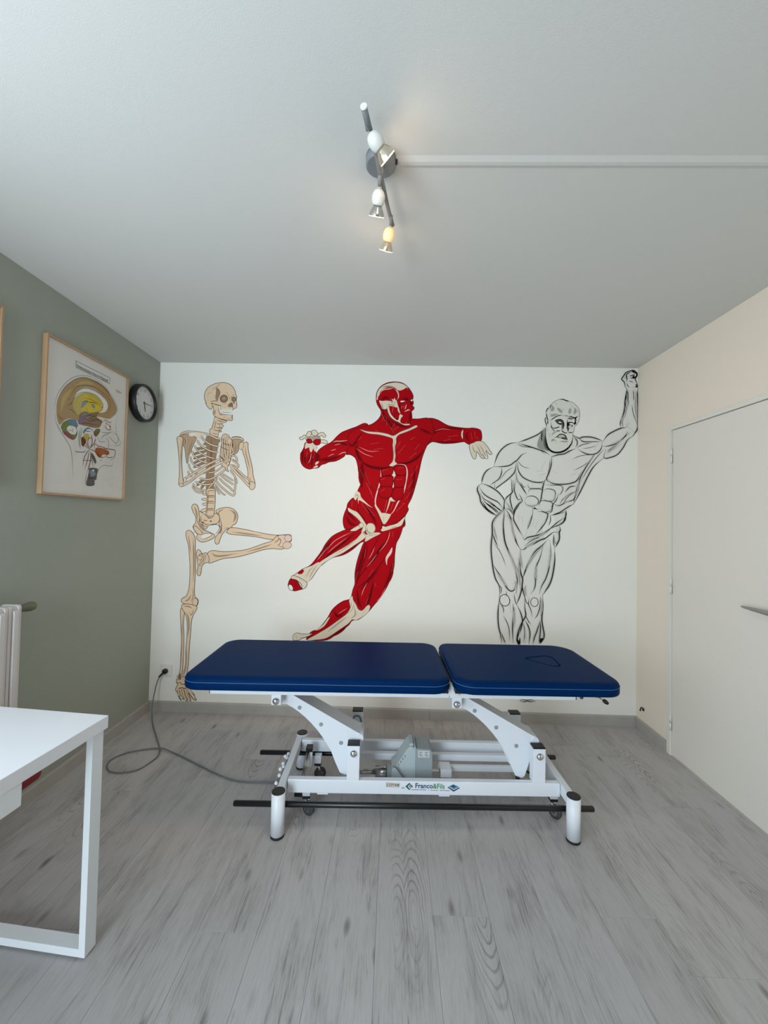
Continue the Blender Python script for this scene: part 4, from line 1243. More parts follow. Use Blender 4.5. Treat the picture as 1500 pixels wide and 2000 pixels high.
# ---------------------------------------------------------------- painted wall figures
SKEL = """
P neck
o bone dk 6.4 827,4215 917,4180 990,4164 995,4146 955,4132 928,4118 956,4083 934,4069 917,4060 940,4047 909,4033 928,4002 888,3993 876,3930 827,3934 763,3968 752,4026 783,4053 795,4080 803,4107 807,4147
s shade bone 21.8 818,4197 807,4134 791,4071 775,4018
l dk 7.6 855,4179 882,4158 909,4154 963,4145
l dk 7.6 843,4121 875,4113 911,4116 951,4101
l dk 8.5 836,4072 868,4059 899,4060 935,4056
l dk 8.5 815,4032 847,4019 887,4015 923,4011
l dk 6.6 794,3982 835,3969 875,3966
l dk 6.6 846,4175 834,4117 827,4067 811,4018
l dk 5.7 914,4158 902,4100 899,4055 892,4011 876,3935
s shade bone 14.6 905,4145 900,4100 895,4055
P skull
o bone dk 7.3 660,4516 667,4566 688,4615 727,4656 776,4684 829,4705 892,4717 945,4718 995,4707 1041,4683 1078,4648 1101,4608 1114,4572 1119,4541 1136,4510 1127,4483 1131,4443 1139,4389 1131,4353 1096,4337 1083,4326 1080,4281 1079,4236 1081,4179 1057,4165 998,4171 917,4185 849,4211 817,4228 799,4254 795,4286 803,4339 795,4366 786,4379 782,4344 756,4325 724,4347 691,4391 669,4454
s shade bone 36.4 823,4599 847,4577 857,4537 854,4483
f shade 823,4613 840,4640 873,4605 885,4564 873,4511 855,4461 832,4461 822,4519
f bonel 805,4608 823,4622 824,4568 822,4510 827,4474 808,4510
l dk 4.7 892,4703 861,4681 840,4658 836,4640
l dk 4.7 768,4634 804,4644 836,4642 868,4613 886,4578 880,4529 863,4484
l shade 5.1 765,4616 796,4621 827,4617
l shade 4.4 705,4504 717,4549 744,4571 775,4567
l shade 5.1 807,4545 813,4501 828,4465
l dk 7.6 739,4444 779,4444 810,4449 855,4448 863,4479
s shade bone 21.8 670,4476 681,4436 700,4401
e shade 778,4408 19.7,14.0 0
l dk 10.4 789,4411 821,4398 857,4389 898,4379 925,4375
l dk 4.7 824,4429 825,4411
s shade bone 21.8 885,4368 903,4341 904,4319
e socket 946,4482 56.8,55.9 0 dk 5.1
e shade 950,4485 34.9,32.8 0
e shadel 946,4485 15.7,14.0 0
e socket 1092,4476 31.4,34.9 0 dk 5.1
e shade 1096,4478 17.5,21.8 0
f shade 1079,4442 1107,4433 1094,4402
f socket 1053,4428 1031,4414 1009,4392 1015,4367 1042,4363 1073,4368 1074,4415
l dk 7.6 1062,4437 1072,4406 1077,4370 1085,4335
l shade 5.8 950,4574 977,4579 1000,4557 1014,4521 1033,4486 1048,4450 1062,4433
l shade 5.8 1046,4517 1077,4536 1112,4550
l shade 4.4 1049,4562 1066,4589
l dk 5.7 1060,4482 1051,4504 1077,4509
l shade 4.4 919,4408 964,4409 991,4418
f tooth 873,4372 889,4377 894,4341 913,4314 958,4308 1021,4314 1083,4315 1079,4252 996,4255 951,4257 915,4274 887,4309
f bonel 898,4368 921,4368 921,4341 1038,4339 1064,4357 1074,4317 1007,4314 949,4308 913,4323
l shade 5.1 898,4372 899,4341 913,4314
l dk 4.7 914,4301 941,4283 981,4284 1022,4280 1078,4281
l dk 3.3 945,4306 946,4284
l dk 3.3 972,4306 973,4282
l dk 3.3 1003,4309 1005,4276
l dk 3.3 1021,4309 1023,4276
l dk 3.3 1041,4310 1043,4276
l dk 3.3 1061,4310 1062,4276
l dk 7.6 871,4376 868,4332 883,4292 906,4265 942,4252 996,4251 1076,4250
s shade bone 36.4 828,4322 816,4282 826,4246
s shade bone 21.8 878,4296 902,4252 929,4239
s shade bone 14.6 867,4367 865,4340
e dk 959,4212 6.1,5.2 0
l shade 5.8 993,4197 1020,4191 1056,4183
l dk 5.7 1068,4247 1069,4214 1061,4178
P rib_cage
t shade dkb 36.4 714,3706 717,3740 750,3757
t shade dkb 29.1 746,3892 848,3877 916,3861
t shade dkb 29.1 664,3815 748,3825 834,3784
t shade dkb 25.5 556,3746 632,3755 716,3765
t shade dkb 25.5 525,3669 617,3696 718,3715
t shade dkb 25.5 527,3602 619,3637 720,3664
t shade dkb 25.5 529,3535 621,3579 722,3606
t shade dkb 25.5 531,3476 623,3520 723,3564
t shade dkb 25.5 545,3334 636,3386 728,3421
t shade dkb 25.5 591,3209 648,3277 731,3321
t shade dkb 25.5 651,3168 700,3236 732,3270
f shade 707,3933 889,3919 885,3785 857,3591 846,3423 844,3222 846,3164 732,3162 717,3471 718,3723
s shaded shade 43.7 780,3892 788,3640 788,3389
l dkb 5.7 719,3690 846,3683
l dkb 5.7 722,3580 841,3557
l dkb 5.7 726,3471 836,3473
l dkb 5.7 729,3363 839,3365
t bone dk 18.9 634,3949 661,3890 740,3833 817,3800 902,3785
t bone dk 18.9 577,3881 613,3814 700,3756 794,3716 896,3701
t bone dk 17.5 537,3804 573,3737 651,3680 737,3639 840,3608
t bone dk 17.5 506,3728 534,3653 604,3595 672,3563 749,3547
t bone dk 17.5 483,3643 503,3568 556,3510 624,3478 692,3471
t bone dk 17.5 462,3534 481,3467 534,3409 610,3385
t bone dk 16.0 457,3433 476,3375 527,3342
t bone dk 18.9 621,3327 697,3312 782,3313 881,3365 980,3443 996,3485
t bone dk 18.9 563,3276 640,3244 742,3233 817,3255 866,3306 890,3349
t bone dk 17.5 530,3250 575,3192 643,3156 719,3153 769,3187 826,3256 882,3332
t bone dk 16.0 523,3216 568,3150 628,3118 703,3128
t bone dk 17.5 753,3405 829,3415 912,3458 977,3526
t bone dk 17.5 1075,3654 1134,3655 1165,3597 1145,3571 1084,3612
t bone dk 16.0 1085,3595 1136,3571 1188,3522 1172,3488 1104,3529
t bone dk 16.0 1064,3461 1108,3403 1143,3354 1154,3270 1148,3178 1141,3136
t bone dk 14.6 1151,3354 1170,3279 1187,3271
t bone dk 16.0 923,3391 992,3326 1069,3277 1130,3236
t bone dk 17.5 907,3341 977,3267 1063,3202 1133,3136
t bone dk 17.5 867,3298 928,3224 1006,3159 1083,3102 1134,3086 1149,3145
t bone dk 11.6 851,3256 904,3182 965,3116 1017,3084
t bone dk 11.6 852,3214 888,3156 932,3090
t bone dk 13.1 956,3400 1016,3360 1068,3327 1128,3295
o bone dk 6.4 906,3651 975,3610 1043,3595 1061,3545 1029,3477 1048,3427 1014,3443 996,3485 953,3509 926,3559
t bone dk 21.8 316,3944 379,3978 438,3992 574,3986 701,3967 795,3935 856,3906 923,3899
s bonel bone 14.6 438,3984 574,3975 702,3957
o shadel dk 5.5 321,3935 439,3963 465,3929 525,3930 564,3906 552,3863 513,3778 490,3702 458,3635 453,3542 431,3550 410,3676 394,3768 368,3801 331,3885
s shade shadel 29.1 518,3888 479,3769 441,3634
f bonel 448,3954 490,3938 592,3957 626,3940 628,3890 577,3897 550,3931 474,3925
s shade shadel 36.4 381,3911 409,3852 394,3793
t bone dk 17.5 411,3911 430,3853 411,3794
o shadel dk 5.5 1083,3923 1184,3933 1248,3900 1245,3867 1195,3849 1180,3790 1182,3731 1149,3689 1116,3680 1097,3746 1102,3847
t bone dk 21.8 1067,3897 1134,3915 1210,3908 1245,3883
s shade shadel 29.1 1136,3848 1139,3747 1124,3705
P arm
o bone dk 7.3 280,3884 288,3914 321,3927 364,3906 370,3852 368,3784 363,3700 363,3582 369,3465 384,3339 395,3247 371,3205 337,3213 327,3263 334,3364 332,3481 319,3615 307,3716 291,3817
s shade bone 21.8 357,3885 356,3784 348,3633 352,3465
s shade bone 21.8 299,3834 319,3699
t bone dk 24.7 398,3298 460,3341 534,3392 634,3453 725,3513 824,3565 916,3609
t bone dk 30.6 346,3200 429,3240 512,3291 594,3360 694,3421 793,3481 909,3542 968,3568
s shade bone 14.6 454,3248 595,3343 727,3425 843,3499
e bonel 419,3298 21.4,29.7 -20 dk 4.4
e bone 366,3222 34.6,23.1 15 dk 4.4
s shade bone 21.8 335,3271 354,3226
P arm
o bone dk 7.3 1238,3816 1254,3846 1296,3859 1318,3838 1319,3784 1334,3700 1362,3600 1391,3484 1407,3375 1435,3276 1433,3209 1392,3183 1356,3249 1346,3291 1328,3332 1330,3416 1306,3524 1273,3641 1241,3732
s shade bone 21.8 1280,3817 1292,3691 1330,3566 1359,3441
s shade bone 29.1 1361,3358 1380,3283
e bone 1222,3799 33.0,56.1 8 dk 4.4
s shade bone 21.8 1242,3816 1240,3749
t bone dk 18.9 1380,3291 1268,3373 1165,3463 1070,3536
t bone dk 29.1 1400,3191 1331,3248 1253,3331 1166,3413 1062,3528
s shade bone 14.6 1348,3249 1261,3339 1174,3421
o bone dk 6.4 1364,3274 1388,3291 1431,3267 1437,3209 1396,3170 1358,3199
l dk 6.6 1381,3249 1397,3283
P hand
o bone dk 7.3 931,3920 972,3971 1015,3955 1049,3922 1085,3872 1096,3788 1090,3713 1075,3629 1061,3561 1011,3544 967,3576 923,3643 920,3743 934,3828
t bone dk 17.5 992,3585 955,3694 947,3811 948,3912
t bone dk 18.9 1009,3594 988,3711 977,3820 973,3929
t bone dk 18.9 1026,3586 1023,3695 1019,3804 1000,3888
t bone dk 18.9 1051,3586 1066,3670 1067,3754 1044,3838
t bone dk 17.5 1066,3662 1107,3705 1079,3788 1077,3855
t bone dk 18.9 982,3929 972,3971
t bone dk 18.9 1017,3888 1024,3938 1014,3964
t bone dk 18.9 1025,3905 1058,3922
t bone dk 16.0 1052,3846 1085,3872
l dkb 9.5 905,3668 958,3610 993,3577
l dkb 8.5 919,3785 987,3753 1047,3729
l dkb 8.5 942,3836 1002,3820 1070,3805
l dkb 8.5 941,3887 983,3879
l dkb 8.5 1000,3896 1042,3880
l dkb 7.6 1053,3796 1087,3797
s shaded shade 14.6 963,3711 974,3627
s shaded shade 14.6 1006,3703 1012,3628
s shaded shade 14.6 1044,3704 1042,3628
e bone 993,3568 16.5,18.1 0 dk 4.4
e bone 1051,3595 18.1,21.4 0 dk 4.4
e bone 942,3593 16.5,21.4 0 dk 4.4
e bone 1036,3544 21.4,24.7 0 dk 4.4
P spine
o bone dk 7.3 738,3165 852,3174 866,3075 866,2942 859,2836 845,2763 772,2762 740,2794 739,2940 745,3046
o bone dk 5.5 727,3112 680,3104 694,3085 734,3083
o bone dk 5.5 729,3039 673,3029 679,3011 737,3006
o bone dk 5.5 731,2973 685,2958 695,2936 739,2937
o bone dk 5.5 734,2893 668,2865 675,2839 735,2847
s shade bone 36.4 759,3152 758,3046 753,2913 757,2794
l dk 7.6 742,3132 806,3151 860,3141
l dk 9.5 744,3066 808,3076 866,3072
l dk 5.7 745,3046 809,3054 867,3051
l dk 9.5 742,2982 797,2994 865,2989
l dk 5.7 740,2960 798,2970 865,2966
l dk 9.5 740,2876 801,2888 864,2883
l dk 5.7 740,2858 802,2868 865,2863
l dk 8.5 740,2794 791,2779 855,2790
P pelvis
o bone dk 7.3 882,2857 948,2898 1054,2913 1135,2888 1190,2830 1201,2764 1178,2684 1129,2657 1110,2617 1051,2596 999,2548 961,2468 943,2402 911,2381 883,2407 888,2480 932,2534 957,2600 935,2666 940,2732 924,2798
s shade bone 50.9 1082,2880 1157,2829 1165,2763 1141,2697
s shade bone 29.1 1001,2892 923,2837 953,2732
s shade bone 43.7 962,2653 965,2574 920,2520
l dk 7.6 931,2785 968,2667 958,2574 893,2520
l dk 6.6 997,2601 1063,2616 1104,2603 1065,2563 999,2535
l dk 5.7 955,2679 1037,2615
o bone dk 7.3 648,2845 737,2794 778,2755 832,2763 870,2823 924,2798 940,2732 901,2678 835,2664 782,2649 750,2596 703,2621 660,2700 637,2779
s shade bone 29.1 670,2793 673,2700 729,2622
l dk 8.5 699,2734 733,2714 766,2722
l dk 8.5 687,2694 741,2662 781,2663
l dk 8.5 794,2702 833,2717
l dk 6.6 668,2660 729,2635 769,2623
e dk 700,2690 13.1,9.2 0
e dk 813,2709 13.1,9.2 0
o bone dk 7.3 530,2909 558,2949 605,2937 634,2871 645,2752 654,2673 710,2595 785,2557 873,2513 855,2466 776,2425 696,2407 635,2435 614,2474 626,2514 584,2566 558,2631 593,2685 591,2764 548,2843
s shade bone 36.4 566,2910 602,2831 612,2725
s shade bone 29.1 595,2645 651,2567 732,2529
l dk 7.6 604,2778 634,2673 690,2594 772,2543
f wallw 674,2482 713,2522 786,2537 840,2518 787,2478 708,2450
l dk 6.6 674,2482 713,2522 786,2537 840,2518 787,2478 708,2450 674,2482
f wallw 783,2623 835,2657 915,2659 943,2613 905,2546 873,2526 811,2571 770,2596
l dk 6.6 783,2623 835,2657 915,2659 943,2613 905,2546 873,2526
o bone dk 6.4 568,2632 622,2619 692,2542 679,2515 625,2527 577,2579
P leg
o bone dk 7.3 1110,2624 1280,2607 1477,2569 1618,2545 1773,2530 1954,2542 1980,2504 1978,2449 1901,2430 1761,2458 1620,2475 1479,2500 1282,2516 1085,2533 1056,2574
s shade bone 29.1 1126,2562 1338,2539 1549,2515
s bonel bone 21.8 1168,2597 1407,2568 1619,2531
o bone dk 7.3 1773,2520 1705,2449 1566,2398 1372,2324 1205,2292 1009,2277 854,2290 784,2255 772,2199 803,2116 845,2117 1012,2179 1208,2206 1375,2252 1569,2314 1722,2339 1820,2330 1890,2347 1922,2433 1857,2508
s shade bone 36.4 841,2256 898,2216 1011,2218 1206,2258
s shade bone 29.1 1346,2282 1568,2349 1706,2401
s shade bone 29.1 1734,2415 1789,2458 1815,2507
o bonep dk 5.5 1787,2514 1829,2531 1898,2530 1900,2488 1929,2434 1875,2363 1805,2382 1831,2445
l dk 5.7 1815,2500 1831,2431 1777,2375
l dk 5.7 1871,2516 1894,2447
e bonep 1935,2489 49.8,49.8 0 dk 4.4
e bonep 1923,2389 63.6,49.8 -10 dk 5.1
s shade bonep 14.6 1888,2391 1917,2350
P foot
o bone dk 7.3 628,2286 663,2294 707,2242 756,2257 800,2200 803,2127 747,2108 706,2058 701,2003 682,1926 642,1946 638,2001 650,2057 633,2154 622,2223
t bone dk 16.0 708,2225 704,2142 664,2057
t bone dk 14.6 743,2240 738,2156 691,2086
l dk 8.5 632,2182 686,2239 729,2212
l dk 8.5 647,2140 702,2183
e bone 671,2183 30.4,33.2 0 dk 5.1
l dk 9.5 656,2085 692,2058
l dk 9.5 651,2029 694,2016
l dk 9.5 652,1988 688,1975
l dk 8.5 676,2113 689,1947
l dk 8.5 643,2057 654,1946
s shade bone 21.8 764,2227 781,2144
P leg
o bone dk 7.3 458,2533 478,2566 520,2569 552,2539 586,2487 598,2432 603,2279 615,2056 611,1862 608,1723 622,1626 666,1586 667,1531 640,1496 584,1490 527,1513 457,1525 423,1559 440,1601 495,1637 527,1735 536,1874 534,2054 517,2235 499,2360 470,2457
s shade bone 36.4 566,2473 579,2278 591,2056 587,1833
s shade bone 21.8 494,2513 519,2374 538,2235
s shade bone 29.1 565,1653 525,1582 470,1553
e bone 507,2524 36.0,27.7 0
t bone dk 29.1 564,2535 619,2572
s shade bone 29.1 556,2535 619,2572
l dk 6.6 583,1750 593,1640 562,1542
e bone 625,1550 36.0,58.1 0 dk 5.1
o bone dk 7.3 417,1441 459,1445 475,1388 466,1249 480,1029 480,754 473,561 450,478 425,395 397,401 401,477 440,574 443,780 443,1028 426,1262
s shade bone 21.8 448,1373 452,1028 455,670
o bone dk 7.3 436,1504 527,1520 648,1489 642,1433 603,1363 581,1266 573,1086 562,893 556,673 543,536 557,440 551,385 509,397 452,416 478,493 508,644 514,865 522,1058 524,1195 505,1333 475,1401 442,1449
s shade bone 36.4 503,1402 534,1320 545,1196 537,1030
s shade bone 29.1 458,1484 528,1486 585,1460
s shade bone 29.1 527,892 521,672 505,507
l dk 6.6 545,1417 575,1362 613,1460
P foot
o bone dk 7.3 430,476 453,491 532,488 557,448 562,391 548,390 567,350 597,317 628,271 656,244 660,212 684,184 687,167 652,169 600,230 569,264 582,236 611,162 597,155 554,189 561,154 550,151 513,190 500,216 505,173 493,175 471,218 439,208 473,166 461,166 433,208 407,273 389,287 385,322 404,351 412,372 411,406 396,409 398,440
s shaded bone 87.3 442,543 438,476 451,445
s shade bone 58.2 479,486 490,446
l dk 9.5 417,401 447,407 471,385 524,384 547,393
l dk 11.4 409,311 438,323 473,336 502,328 538,329 561,336
t bone dk 21.8 418,303 431,257 438,217
t bone dk 21.8 447,312 472,267 483,221
t bone dk 23.3 479,325 499,270 512,213 549,160
t bone dk 23.3 517,320 534,274 553,220 599,164
t bone dk 36.4 567,330 598,279 620,257
t bone dk 33.5 617,248 645,214 654,197
e tooth 669,184 13.1,11.6 20 dk 5.8
l dk 8.5 505,438 523,418 530,390
"""
